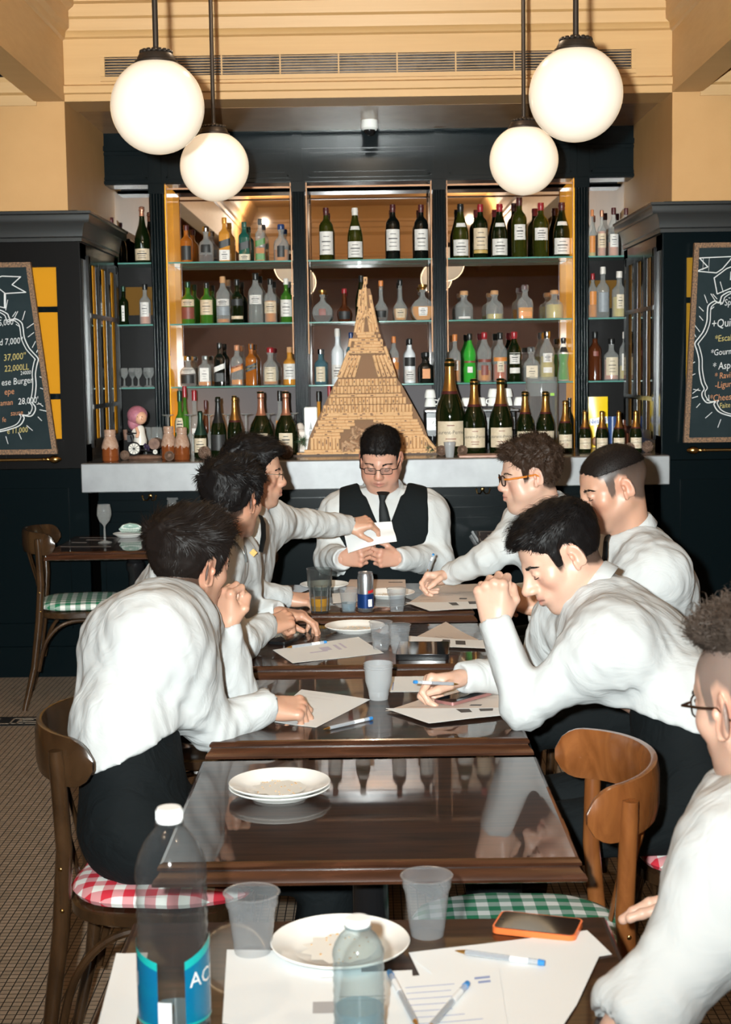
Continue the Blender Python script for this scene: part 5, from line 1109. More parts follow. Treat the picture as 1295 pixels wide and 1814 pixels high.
# water bottles
PET = thin('clear_pet_plastic', (.95, .97, .97), .88, .09, (.06, .062, .065), 1.0); PETB = thin('bluish_pet_plastic', (.92, .975, .98), .84, .08, (.26, .32, .34), 1.0)
WC = mat('white_plastic_cap', (.82, .84, .84), .35); LBL = mat('aqua_label_blue', (.005, .10, .27), .25, vary=((.0, .20, .30), 12, .3)); LBT = mat('aqua_label_teal', (.01, .38, .36), .3)
def pet(p, h, r, label, m, rib, cap_r, big):
    t = thing('water_bottle', label, 'water bottle', p); pr = [(0, .012), (r*.5, .008), (r*.75, 0), (r*.92, .004), (r, .018)]
    zs0, zs1 = .02, h*.70
    for i in range(rib): z = zs0+(zs1-zs0)*i/(rib-1); pr.append((r*(1 if i % 2 else .962), z))
    pr += [(r*1.01, h*.715), (r*.99, h*.75), (r*.90, h*.80), (r*.72, h*.86), (r*.48, h*.905), (cap_r*.95, h*.925), (cap_r*.90, h*.93), (cap_r*.90, h*.95)]
    MB().lathe(pr, n=48, cap=False).build('bottle_body', m, t, recalc=False)
    MB().lathe([(cap_r*1.1, h*.925), (cap_r*1.12, h*.93), (cap_r*1.1, h*.936), (cap_r*.9, h*.936)], n=36).build('neck_ring', m, t)
    c = MB().lathe([(0, h*.94), (cap_r, h*.94), (cap_r*1.02, h*.945), (cap_r*1.0, h*.992), (cap_r*.9, h), (0, h)], n=48)
    for k in range(40): a = 2*PI*k/40; c.box((cap_r*1.01*math.cos(a), cap_r*1.01*math.sin(a), h*.968), (.0008, .0008, h*.035), Matrix.Rotation(a, 3, 'Z'))
    c.build('cap', WC, t)
    return t
p = T(311, 1838); h = at(304, 1430, p.y).z-ZT
big = pet(p, h, .0455, 'large clear water bottle with blue label and white cap at lower left', PET, 26, .0165, True)
mb = MB(); za, zb2 = h*.11, h*.44
arcq(mb, .0464, -PI*1.02, -PI*.60, za, zb2*.98, 16, za, zb2*.86); mb2 = MB(); arcq(mb2, .0464, -PI*.36, PI*.02, za, zb2*.86, 16, za, zb2*1.02)
mb.add(mb2.v, mb2.f); mb.build('blue_label', LBL, big, recalc=False)
mb = MB(); arcq(mb, .0467, -PI*1.02, -PI*.60, zb2*.94, zb2*1.0, 16, zb2*.80, zb2*.88); arcq(mb, .0467, -PI*.36, PI*.02, zb2*.80, zb2*.88, 16, zb2*.96, zb2*1.05); arcq(mb, .0467, -PI*1.02, -PI*.60, za, za*1.10, 16); arcq(mb, .0467, -PI*.36, PI*.02, za, za*1.10, 16)
mb.build('teal_edging', LBT, big, recalc=False)
mb = MB(); arcq(mb, .0466, -PI*.60, -PI*.48, za, zb2*.5, 6); mb.build('barcode_panel', PENW, big, recalc=False)
mb = MB(); cyl_text(mb, 'SI', .0470, h*.29, .027, -PI*.90); cyl_text(mb, 'ACI', .0470, h*.30, .027, -PI*.17); mb.build('label_lettering', PORC, big, recalc=False)
MB().lathe([(0, .013), (.033, .010), (.0425, .02), (.0425, .034), (0, .034)], n=40).build('water', WATERB, big)
p = T(637, 1850); h = at(636, 1625, p.y).z-ZT
sm = pet(p, h, .0325, 'small bluish water bottle with white cap in front of the plate', PETB, 14, .0155, False)
MB().lathe([(0, .013), (.024, .010), (.031, .02), (.031, h*.30), (0, h*.30)], n=40).build('water', WATERB, sm)
# ------------------------------------------------------------ left side table setting
def TS(px, py): p = atz(px, py, ZT); return Vector((p.x, p.y, ZT))
sheet([(140, 952), (214, 952), (200, 971), (98, 971)], 'dark printed placemat on the left side table', mat('dark_placemat', (.035, .03, .03), .25), 'placemat', marks=[(.05, .05, .95, .09), (.05, .88, .95, .92), (.3, .25, .7, .32), (.1, .5, .4, .56)], inkm=mat('placemat_line', (.30, .28, .27), .5), cat='placemat')
sheet([(905-60, 941), (905, 941), (900, 962), (848, 962)], 'dark printed placemat on the side table behind the curly-haired man', mat('brown_placemat', (.06, .035, .028), .25), 'placemat', marks=[(.05, .05, .95, .1), (.05, .85, .95, .9), (.05, .1, .08, .9), (.3, .35, .7, .5)], inkm=mat('placemat_line', (.30, .28, .27), .5), cat='placemat')
p = TS(186, 962); wineglass((p.x, p.y, ZT+.002), 'stemmed water glass on the dark placemat of the left side table', None, .19, .036)
p = TS(307, 944); wineglass((p.x, p.y, ZT+.002), 'stemmed glass at the far side of the left side table, behind the tousled head', None, .185, .034)
p = TS(228, 951); t = thing('side_plate', 'small white plate with a folded green checked napkin on the side table', 'plate', (p.x, p.y, ZT+.001))
MB().lathe([(0, .004), (.045, .003), (.05, 0), (.055, 0), (.075, .014), (.08, .017), (.078, .019), (.05, .009), (0, .008)], n=36).build('plate_body', PORC, t)
n_ = thing('cloth_napkin', 'folded green and white checked napkin on the small side plate', 'napkin', (p.x+.01, p.y, ZT+.011)); MB().tube([(-.05, 0, .02), (-.03, 0, .032), (0, 0, .036), (.03, 0, .032), (.055, 0, .026)], [(.008, .02), (.016, .03), (.02, .035), (.017, .034), (.012, .03)], 12).build('napkin', gingham('tiny_green_gingham', (.12, .25, .19), .008), n_)
WOODM = mat('turned_olive_wood', (.22, .10, .03), .35, vary=((.12, .05, .015), 20, .3))
for px, lb in ((246, 'turned wooden pepper mill, left of two, on the side table'), (263, 'turned wooden salt mill, right of two, on the side table')):
    p = TS(px, 943); t = thing('pepper_mill', lb, 'pepper mill', (p.x, p.y, ZT+.001))
    MB().lathe([(0, 0), (.026, 0), (.027, .01), (.02, .04), (.016, .06), (.020, .075), (0, .075)], n=24).build('mill_body', WOODM, t); MB().lathe([(0, .076), (.018, .076), (.024, .085), (.024, .097), (.014, .104), (0, .106)], n=24).build('mill_head', WOODM, t)
p = TS(258, 940); nd = thing('napkin_holder', 'white folded napkins standing behind the two mills', 'napkin', (p.x, p.y+.05, ZT+.001))
for k, a in enumerate((-.5, 0, .35)): MB().add([(-.05, .01*k, 0), (.05, .01*k, 0), (.02+a*.1, .01*k, .10), (-.0+a*.1, .01*k, .12), (-.05, .01*k+.004, 0), (.05, .01*k+.004, 0), (.02+a*.1, .01*k+.003, .10), (-.0+a*.1, .01*k+.003, .12)], [(0,1,2,3),(7,6,5,4),(0,4,5,1),(1,5,6,2),(2,6,7,3),(3,7,4,0)]).build('folded_napkin', PORC if k != 1 else mat('red_striped_napkin', (.6, .12, .1), .8), nd)
# ============================================================ people: signed-distance sculpting helpers
def smin(a, b, k):
    if k <= 0: return np.minimum(a, b)
    h = np.clip(.5+.5*(b-a)/k, 0, 1); return b*(1-h)+a*h-k*h*(1-h)
class Vol:
    def __init__(s, lo, hi, h):
        s.lo = np.array(lo, float); s.h = h; s.n = np.ceil((np.array(hi)-s.lo)/h).astype(int)+1
        s.ax = [s.lo[i]+h*np.arange(s.n[i]) for i in range(3)]; s.F = np.full(s.n, .5, np.float32)
    def reg(s, lo, hi):
        a = np.clip(np.floor((np.array(lo)-s.lo)/s.h).astype(int), 0, s.n); b = np.clip(np.ceil((np.array(hi)-s.lo)/s.h).astype(int)+1, 0, s.n)
        return tuple(slice(a[i], b[i]) for i in range(3))
    def put(s, lo, hi, fn, k=.0, op='+'):
        m_ = k+3*s.h; sl_ = s.reg(np.array(lo)-m_, np.array(hi)+m_)
        if any(q.stop <= q.start for q in sl_): return s
        x = s.ax[0][sl_[0]][:, None, None]; y = s.ax[1][sl_[1]][None, :, None]; z = s.ax[2][sl_[2]][None, None, :]
        d = fn(x, y, z)
        s.F[sl_] = smin(s.F[sl_], d, k) if op == '+' else -smin(-s.F[sl_], d, k); return s
    def cone(s, a, b, ra, rb=None, k=.02, op='+'):
        rb = ra if rb is None else rb; a = np.array(a, float); b = np.array(b, float); d = b-a; dd = max(d@d, 1e-9); r = max(ra, rb)
        def fn(x, y, z):
            t = np.clip(((x-a[0])*d[0]+(y-a[1])*d[1]+(z-a[2])*d[2])/dd, 0, 1)
            return np.sqrt((x-a[0]-t*d[0])**2+(y-a[1]-t*d[1])**2+(z-a[2]-t*d[2])**2)-(ra+(rb-ra)*t)
        return s.put(np.minimum(a, b)-r, np.maximum(a, b)+r, fn, k, op)
    def ball(s, c, r, k=.01, op='+'): return s.cone(c, c, r, r, k, op)
    def ell(s, c, r, R=None, k=.02, op='+'):
        c = np.array(c, float); r = np.array(r, float); R = np.eye(3) if R is None else np.array(R); m_ = r.max()
        def fn(x, y, z):
            p = (x-c[0], y-c[1], z-c[2]); q = [R[0, i]*p[0]+R[1, i]*p[1]+R[2, i]*p[2] for i in range(3)]
            k0 = np.sqrt(sum((q[i]/r[i])**2 for i in range(3))); k1 = np.sqrt(sum((q[i]/r[i]**2)**2 for i in range(3)))+1e-9
            return k0*(k0-1)/k1
        return s.put(c-m_, c+m_, fn, k, op)
    def slab(s, a, b, ra, rb, lat, k=.03, op='+'):       # rounded limb with elliptical section; ra, rb = (half width along lat, half depth)
        a = np.array(a, float); b = np.array(b, float); d = b-a; L_ = np.linalg.norm(d); dn = d/L_; l = np.array(lat, float); l = l-dn*(l@dn); l /= np.linalg.norm(l); f = np.cross(dn, l); m_ = max(*ra, *rb)
        def fn(x, y, z):
            p = (x-a[0], y-a[1], z-a[2]); t0 = p[0]*dn[0]+p[1]*dn[1]+p[2]*dn[2]; t = np.clip(t0/L_, 0, 1)
            u_ = p[0]*l[0]+p[1]*l[1]+p[2]*l[2]; v_ = p[0]*f[0]+p[1]*f[1]+p[2]*f[2]; e = t0-t*L_
            A = ra[0]+(rb[0]-ra[0])*t; B = ra[1]+(rb[1]-ra[1])*t
            q = np.sqrt((u_/A)**2+(v_/B)**2+(e/B)**2); g = np.sqrt((u_/A**2)**2+(v_/B**2)**2+(e/B**2)**2)+1e-9
            return q*(q-1)/g
        return s.put(np.minimum(a, b)-m_, np.maximum(a, b)+m_, fn, k, op)
    def mesh(s):                                         # surface nets
        F = s.F; S = F < 0; n = s.n
        acc = np.zeros(n-1, np.int8)
        for dx in (0, 1):
            for dy in (0, 1):
                for dz in (0, 1): acc += S[dx:n[0]-1+dx, dy:n[1]-1+dy, dz:n[2]-1+dz]
        idx = np.argwhere((acc > 0) & (acc < 8))
        C = {(dx, dy, dz): F[idx[:, 0]+dx, idx[:, 1]+dy, idx[:, 2]+dz].astype(float) for dx in (0, 1) for dy in (0, 1) for dz in (0, 1)}
        P = np.zeros((len(idx), 3)); W = np.zeros(len(idx)); cs = list(C)
        for a in cs:
            for i in range(3):
                if a[i] == 0:
                    b = list(a); b[i] = 1; fa, fb = C[a], C[tuple(b)]; mk_ = (fa < 0) != (fb < 0)
                    t = np.where(mk_, fa/(fa-fb+1e-12), 0); q = np.tile(np.array(a, float), (len(idx), 1)); q[:, i] = t
                    P += q*mk_[:, None]; W += mk_
        V = s.lo+s.h*(idx+P/W[:, None]); vid = np.full(n-1, -1, np.int64); vid[tuple(idx.T)] = np.arange(len(idx)); Q = []
        for i in range(3):
            j, k = (i+1) % 3, (i+2) % 3; sa = [slice(0, n[q]-1) for q in range(3)]; sa[j] = slice(1, n[j]-1); sa[k] = slice(1, n[k]-1); sb = list(sa); sb[i] = slice(1, n[i])
            m1 = S[tuple(sa)] & ~S[tuple(sb)]; m2 = ~S[tuple(sa)] & S[tuple(sb)]
            for m_, flip in ((m1, 0), (m2, 1)):
                e = np.argwhere(m_); e[:, j] += 1; e[:, k] += 1
                def g(dj, dk): q = e.copy(); q[:, j] -= dj; q[:, k] -= dk; return vid[tuple(q.T)]
                f = np.stack([g(1, 1), g(0, 1), g(0, 0), g(1, 0)], 1); Q.append(f[:, ::-1] if flip else f)
        return V, np.concatenate(Q)
def relax(V, Q, n=3, f=.5):
    e = np.concatenate([Q[:, [0, 1]], Q[:, [1, 2]], Q[:, [2, 3]], Q[:, [3, 0]]]); cnt = np.bincount(e[:, 0], minlength=len(V))+np.bincount(e[:, 1], minlength=len(V))
    for i in range(n):
        A_ = np.stack([np.bincount(e[:, 0], V[e[:, 1], k], len(V))+np.bincount(e[:, 1], V[e[:, 0], k], len(V)) for k in range(3)], 1)
        V = V*(1-f)+f*A_/np.maximum(cnt, 1)[:, None]
    return V
def np_mesh(name, V, Q, mats, parent, origin, col=None, tris=None, smooth=True):
    me = bpy.data.meshes.new(name); V = np.asarray(V, np.float32)-np.array(origin, np.float32); Q = np.asarray(Q, np.int32)
    me.vertices.add(len(V)); me.vertices.foreach_set('co', V.ravel()); k = Q.shape[1]
    me.loops.add(Q.size); me.loops.foreach_set('vertex_index', Q.ravel()); me.polygons.add(len(Q)); me.polygons.foreach_set('loop_start', np.arange(0, Q.size, k, dtype=np.int32))
    me.update(calc_edges=True); me.validate()
    for m_ in (mats if isinstance(mats, (list, tuple)) else [mats]): me.materials.append(m_)
    if col is not None:
        a = me.color_attributes.new('Col', 'FLOAT_COLOR', 'POINT'); a.data.foreach_set('color', np.concatenate([col, np.ones((len(col), 1))], 1).astype(np.float32).ravel())
    if smooth: me.shade_smooth()
    o = bpy.data.objects.new(name, me); return finish(o, parent)
def nz(x, y, z, f, s=0.): return np.sin(f*x+1.7*np.sin(.7*f*y+s)+s)*np.sin(f*y+1.3*np.sin(.8*f*z+s*2)+2*s)*np.sin(f*z+1.9*np.sin(.6*f*x+s*3)+3*s)
m, nt, b = new_mat('skin'); L = nt.links.new
at_ = nt.nodes.new('ShaderNodeAttribute'); at_.attribute_name = 'Col'; L(at_.outputs['Color'], b.inputs['Base Color'])
b.inputs['Roughness'].default_value = .42; b.inputs['Specular IOR Level'].default_value = .45; b.inputs['Subsurface Weight'].default_value = .12; b.inputs['Subsurface Radius'].default_value = (.012, .004, .002); b.inputs['Subsurface Scale'].default_value = .6
n1 = nt.nodes.new('ShaderNodeTexNoise'); n1.inputs['Scale'].default_value = 260; bp = nt.nodes.new('ShaderNodeBump'); bp.inputs['Strength'].default_value = .15; bp.inputs['Distance'].default_value = .001
tc = nt.nodes.new('ShaderNodeTexCoord'); L(tc.outputs['Object'], n1.inputs[0]); L(n1.outputs[0], bp.inputs['Height']); L(bp.outputs[0], b.inputs['Normal']); SKIN = m
def cloth(name, col, s1=7., st=.35, rough=.85):
    m, nt, b = new_mat(name); L = nt.links.new; b.inputs['Base Color'].default_value = (*col, 1); b.inputs['Roughness'].default_value = rough; b.inputs['Specular IOR Level'].default_value = .2
    tc = nt.nodes.new('ShaderNodeTexCoord'); mp = nt.nodes.new('ShaderNodeMapping'); mp.inputs['Rotation'].default_value = (.5, .4, .7); mp.inputs['Scale'].default_value = (1.0, 2.6, 1.5)
    n = nt.nodes.new('ShaderNodeTexNoise'); n.inputs['Scale'].default_value = s1; n.inputs['Detail'].default_value = 3; n.inputs['Distortion'].default_value = 1.4; n.inputs['Roughness'].default_value = .5
    bp = nt.nodes.new('ShaderNodeBump'); bp.inputs['Strength'].default_value = st; bp.inputs['Distance'].default_value = .016
    L(tc.outputs['Object'], mp.inputs[0]); L(mp.outputs[0], n.inputs[0]); L(n.outputs[0], bp.inputs['Height']); L(bp.outputs[0], b.inputs['Normal']); return m
SHIRT = cloth('white_shirt_cotton', (.52, .535, .535)); TROUS = cloth('black_trouser_cloth', (.0028, .0048, .0058), 9, .5); VEST = cloth('black_waistcoat_cloth', (.0035, .0062, .0075), 30, .15); TIE = mat('black_tie_satin', (.004, .006, .007), .55, spec=.2)
SHOE = mat('black_shoe_leather', (.008, .008, .008), .25)
def hairmat(name, c, rough=.5): return mat(name, c, rough, spec=.22)
HB = hairmat('black_hair', (.006, .005, .005)); HD = hairmat('dark_brown_hair', (.010, .007, .006)); HM = hairmat('brown_hair', (.035, .02, .013)); HG = hairmat('light_brown_hair', (.05, .036, .028), .6)
EYEW = mat('eye_white', (.65, .6, .57), .15); IRIS = mat('brown_iris', (.02, .01, .006), .1)
FRBLK = mat('thin_dark_frame', (.012, .010, .010), .3, .4); FRTOR = mat('tortoise_frame', (.02, .008, .004), .15); FRORG = mat('amber_temple', (.55, .18, .03), .25); LENS = thin('spectacle_lens', (.96, .96, .96), .93, .03, (.2, .2, .2), .8)
def unit(v): v = np.array(v, float); return v/np.linalg.norm(v)
# ------------------------------------------------------------ a head in its own frame (x = person's left... +x, y = face, z = up)
def head(o):
    g = o.get('fat', 0); nl = o.get('nose', 0); ns = np.array(o['neck_l']); V = Vol((-.105, -.135, min(-.16, ns[2]-.02)), (.105, .14, .135), .0026)
    V.ell((0, -.015, .036), (.076, .099, .084), k=.0).ell((0, .034, .030), (.064, .054, .055), k=.02).ell((0, .034, -.036), (.057+.008*g, .050, .074), k=.03)
    for s in (-1, 1):
        V.cone((s*(.048+.01*g), -.008, -.045), (s*(.017+.006*g), .058, -.098), .022+.006*g, .018+.004*g, k=.03)
        V.ell((s*.043, .053, -.024), (.020+.003*g, .022, .020), k=.022); V.cone((0, .086, .017), (s*.042, .071, .019), .0095, .008, k=.014)
        if g: V.ell((s*.045, .04, -.06), (.024, .028, .028), k=.03)
    V.ell((0, .071, -.103), (.020, .017, .016), k=.02)
    if g: V.ell((0, .035, -.115), (.045, .045, .022), k=.03)
    for s in (-1, 1): V.ell((s*.031, .103, -.001), (.018, .0145, .012), k=.012, op='-')
    V.ell((0, .078, -.064), (.030, .021, .026), k=.016).ell((0, .086, -.050), (.016, .014, .016), k=.010)
    V.cone((0, .082, .004), (0, .093+nl*.7, -.032), .0115, .0125, k=.012).cone((0, .087, .008), (0, .107+nl, -.028), .0100, .0098, k=.013).ball((0, .108+nl, -.033), .0100, k=.010)
    for s in (-1, 1):
        V.ell((s*.0115, .098+nl*.6, -.037), (.0070, .012, .0075), k=.009)
        V.cone((s*.021, .088, -.0635), (s*.003, .0985, -.0600), .0038, .0055, k=.005); V.cone((s*.017, .090, -.0725), (0, .0975, -.0735), .004, .0066, k=.005)
        V.ell((s*.031, .078, -.001), (.0142, .0142, .0142), k=.004)
        op_ = o.get('open', .0045)
        V.ell((s*.031, .093, -.001-o.get('look', .0)), (.0125, .009, op_), k=.0015, op='-')
        a = s*.45; Rz_ = np.array([[math.cos(a), -math.sin(a), 0], [math.sin(a), math.cos(a), 0], [0, 0, 1]])
        b_ = -.18; Rx_ = np.array([[1, 0, 0], [0, math.cos(b_), -math.sin(b_)], [0, math.sin(b_), math.cos(b_)]]); R_ = Rz_ @ Rx_
        V.ell((s*.083, -.018, -.004), (.0055, .0185, .031), R_, k=.006); V.ell((s*.088, -.014, .000), (.0045, .0115, .019), R_, k=.003, op='-'); V.ell((s*.0835, -.004, -.002), (.005, .006, .009), R_, k=.004); V.cone((s*.080, -.004, -.018), (s*.079, -.006, -.033), .0055, .0065, k=.005)
    V.cone((0, -.030, -.045), ns, .054+.008*g, .058+.012*g, k=.028); V.cone((0, .012, -.085), ns+np.array([0, .012, 0]), .030, .05, k=.035)
    P, Q = V.mesh(); P = relax(P, Q, 1, .6); x, y, z = P.T; base = np.array(o.get('skin', (.60, .345, .24))); C = np.tile(base, (len(P), 1))
    def mix(w_, c): nonlocal C; w_ = np.clip(w_, 0, 1)[:, None]; C = C*(1-w_)+np.array(c)*w_
    bl = lambda cx, cy, cz, r: np.exp(-((x-cx)**2+(y-cy)**2+(z-cz)**2)/r**2)
    for s in (-1, 1): mix(.35*bl(s*.042, .07, -.035, .026), base*[1.05, .62, .58]); mix(.45*bl(s*.085, -.012, 0, .03), base*[1.05, .68, .62])
    mix(.4*bl(0, .12+nl, -.04, .018), base*[1.05, .66, .6])
    stub = o.get('stub', .3); mix(stub*np.clip((-.050-z)/.03, 0, 1)*np.clip((y+.01)/.03, 0, 1)*(z > -.145), base*[.50, .52, .56]); mix(.5*stub*bl(0, .1, -.052, .012), base*[.5, .5, .52])
    lw = np.clip(1.3-np.abs(x)/.021, 0, 1)*(y > .084)*np.clip(1.6-np.abs(z+.0668)/.0085, 0, 1); mix(lw*.8, (.46, .17, .135)); mix(.8*(np.abs(z+.0665+.0*x) < .0014)*(np.abs(x) < .022)*(y > .084), (.12, .04, .03))
    for s in (-1, 1):
        r2 = np.sqrt(((x-s*.031)/1.25)**2+(z+.001+o.get('look', 0))**2); mix(.85*(np.abs(r2-o.get('open', .0045)-.0012) < .0016)*(z > -.004-o.get('look', 0))*(y > .078)*(np.abs(x-s*.031) < .0145), (.03, .015, .012))
        mix(.35*bl(s*.031, .085, -.012, .012), base*[.72, .58, .58])
    # hair-covered scalp keeps a shade of short stubble
    hs = scalp(x, y, z, o); mix(np.clip(hs/.012, 0, 1)*(o.get('fade', .9)*1.0), o.get('fadecol', (.02, .014, .012)))
    if 'grad' in o: mix(np.clip((z-.005)/.05, 0, 1)*np.clip(hs/.012, 0, 1)*.85, o['grad'])
    return V, P, Q, C
HLY = [-.13, -.06, -.034, -.026, -.004, .012, .018, .034, .040, .055, .078, .13]; HLZ = [-.066, -.062, -.046, .022, .034, .024, -.022, -.024, .030, .046, .066, .066]
def scalp(x, y, z, o):
    fh = o.get('fh', .066); hz = np.interp(y, HLY, HLZ[:-2]+[fh, fh]); rec = o.get('recede', 0.); hz = hz+.0036*np.sin(x*310+np.sin(y*200))*np.sin(y*270)*(y > .02)+rec*np.exp(-((np.abs(x)-.04)/.015)**2)*(y > .03)
    return z-hz
def strands(P, N, o, n, M, R3, seed=0, keep=None):
    rg = np.random.default_rng(seed); w_ = scalp(P[:, 0], P[:, 1], P[:, 2], o); ok = np.where(w_ > .001)[0] if keep is None else np.where(keep(P))[0]
    ids = rg.choice(ok, n); p = P[ids]+rg.normal(size=(n, 3))*.0015; nr = N[ids]
    top = np.clip((p[:, 2]-.03)/.06, 0, 1)[:, None]; L_ = (o['ls']*(1-top)+o['lt']*top)*(.6+.7*rg.random((n, 1)))
    wh = np.array(o.get('whorl', (0, -.075, .105))); d = p-wh; fwd = np.array(o.get('comb', (0, 1, 0)), float)
    fl_ = d/(np.linalg.norm(d, axis=1, keepdims=True)+1e-6)*(1-.6*top)+fwd*(.9*top)+np.array([0, -.15, -.9])*(1-top)
    fl_ = fl_-nr*np.sum(fl_*nr, 1, keepdims=True); fl_ /= np.linalg.norm(fl_, axis=1, keepdims=True)+1e-6
    cl = o.get('mess', .25); ph = p*[38, 31, 45]; sw = np.stack([np.sin(ph[:, 1]+ph[:, 2]), np.sin(ph[:, 0]*1.3+2), np.sin(ph[:, 2]+ph[:, 0])], 1)
    fl_ = fl_+sw*cl+rg.normal(size=(n, 3))*cl*.45; fl_ /= np.linalg.norm(fl_, axis=1, keepdims=True)
    lift = o.get('lift', .35)*(.5+top)+rg.random((n, 1))*.15; k = 6; vs = np.zeros((n, k, 2, 3)); q = p.copy()-nr*.002; dr = fl_+nr*lift*1.6; cu = o.get('curl', 0.); th = rg.random((n, 1))*6.28
    side = np.cross(fl_, nr); side /= np.linalg.norm(side, axis=1, keepdims=True)+1e-6
    for i in range(k):
        t = i/(k-1); wd = o.get('sw', .0011)*(1-t*.85); vs[:, i, 0] = q-side*wd; vs[:, i, 1] = q+side*wd
        dn = dr/np.linalg.norm(dr, axis=1, keepdims=True); q = q+dn*L_/(k-1); dr = dr-nr*lift*.75
        if cu: dr = dr+(side*np.cos(th+t*6)+nr*np.sin(th+t*6))*cu
        # stay outside the skull
        e = (q-np.array([0, -.015, .036]))/np.array([.078, .101, .086]); er = np.linalg.norm(e, axis=1, keepdims=True); q = np.where(er < 1.0, np.array([0, -.015, .036])+e/er*np.array([.078, .101, .086])*1.01, q)
    V_ = vs.reshape(-1, 3) @ R3.T+M; b0 = (np.arange(n)*k*2)[:, None]+(np.arange(k-1)*2)[None, :]; Q_ = np.stack([b0, b0+1, b0+3, b0+2], -1).reshape(-1, 4); return V_, Q_
def normals(P, Q):
    n = np.zeros_like(P); f = np.cross(P[Q[:, 2]]-P[Q[:, 0]], P[Q[:, 3]]-P[Q[:, 1]])
    for i in range(4): np.add.at(n, Q[:, i], f)
    return n/(np.linalg.norm(n, axis=1, keepdims=True)+1e-12)
def hair(o, M, R3, root, org, seed):
    tt, ts = o['tt'], o['ts']; V = Vol((-.12, -.15, -.10), (.12, .15, .17), .0034)
    V.ell((0, -.015, .036), (.0765, .0995, .0845), k=0).ell((0, .034, .032), (.0645, .055, .055), k=.02)
    X_, Y_, Z_ = V.ax[0][:, None, None], V.ax[1][None, :, None], V.ax[2][None, None, :]
    tp_ = np.clip((Z_-.02)/.06, 0, 1); th = ts+(tt-ts)*tp_; q = o.get('quiff', 0.); th = th+q*np.exp(-((Y_-.07)/.03)**2)*tp_
    th = th*(1+o.get('lump', .25)*(nz(X_, Y_, Z_, 55, seed)+.7*nz(X_, Y_, Z_, 110, seed+1)))
    tz_ = scalp(X_, Y_, Z_, o)+0*X_
    if 'min_z' in o: tz_ = np.minimum(tz_, Z_-o['min_z'])
    th = th*np.clip(.12+tz_/o.get('taper', .028), .12, 1)
    V.F = V.F-th.astype(np.float32)
    m_ = -(scalp(X_, Y_, Z_, o)+th*0)*.6+0*X_; V.F = -smin(-V.F, -m_.astype(np.float32), .006)
    if 'min_z' in o: V.F = np.maximum(V.F, (o['min_z']-Z_+0*X_+0*Y_).astype(np.float32))
    P, Q = V.mesh(); N = normals(P, Q)
    Vs, Qs = strands(P, N, o, o.get('n', 2600), M, R3, seed); W = P @ R3.T+M
    return np_mesh('hair', np.concatenate([W, Vs]), np.concatenate([Q, Qs+len(W)]), o['hm'], root, org)
# ------------------------------------------------------------ hands
CURL = {'fist': [(78, 95, 55)]*4, 'relax': [(28, 32, 18), (32, 38, 20), (38, 42, 22), (42, 45, 24)], 'pen': [(48, 48, 22), (58, 58, 28), (68, 72, 35), (74, 76, 38)], 'hold': [(55, 62, 25), (62, 70, 30), (68, 74, 32), (72, 76, 34)], 'clasp': [(60, 50, 30), (64, 56, 32), (68, 60, 34), (72, 62, 36)], 'point': [(10, 12, 8), (22, 20, 12), (60, 62, 30), (70, 72, 34)], 'droop': [(50, 35, 18), (58, 42, 20), (62, 50, 22), (66, 55, 24)]}
THUMB = {'fist': ((.5, .66, -.55), (-.25, .72, -.62), (-.8, .45, -.35)), 'relax': ((.66, .68, -.3), (.42, .86, -.28), (.2, .95, -.25)), 'pen': ((.55, .66, -.5), (.12, .82, -.56), (-.1, .85, -.5)), 'hold': ((.6, .7, -.35), (.3, .9, -.3), (.1, .95, -.25)), 'clasp': ((.6, .62, -.4), (.1, .8, -.5), (-.4, .8, -.4)), 'point': ((.75, .62, -.2), (.6, .78, -.15), (.5, .85, -.1)), 'droop': ((.5, .7, -.5), (.2, .8, -.55), (.1, .8, -.6))}
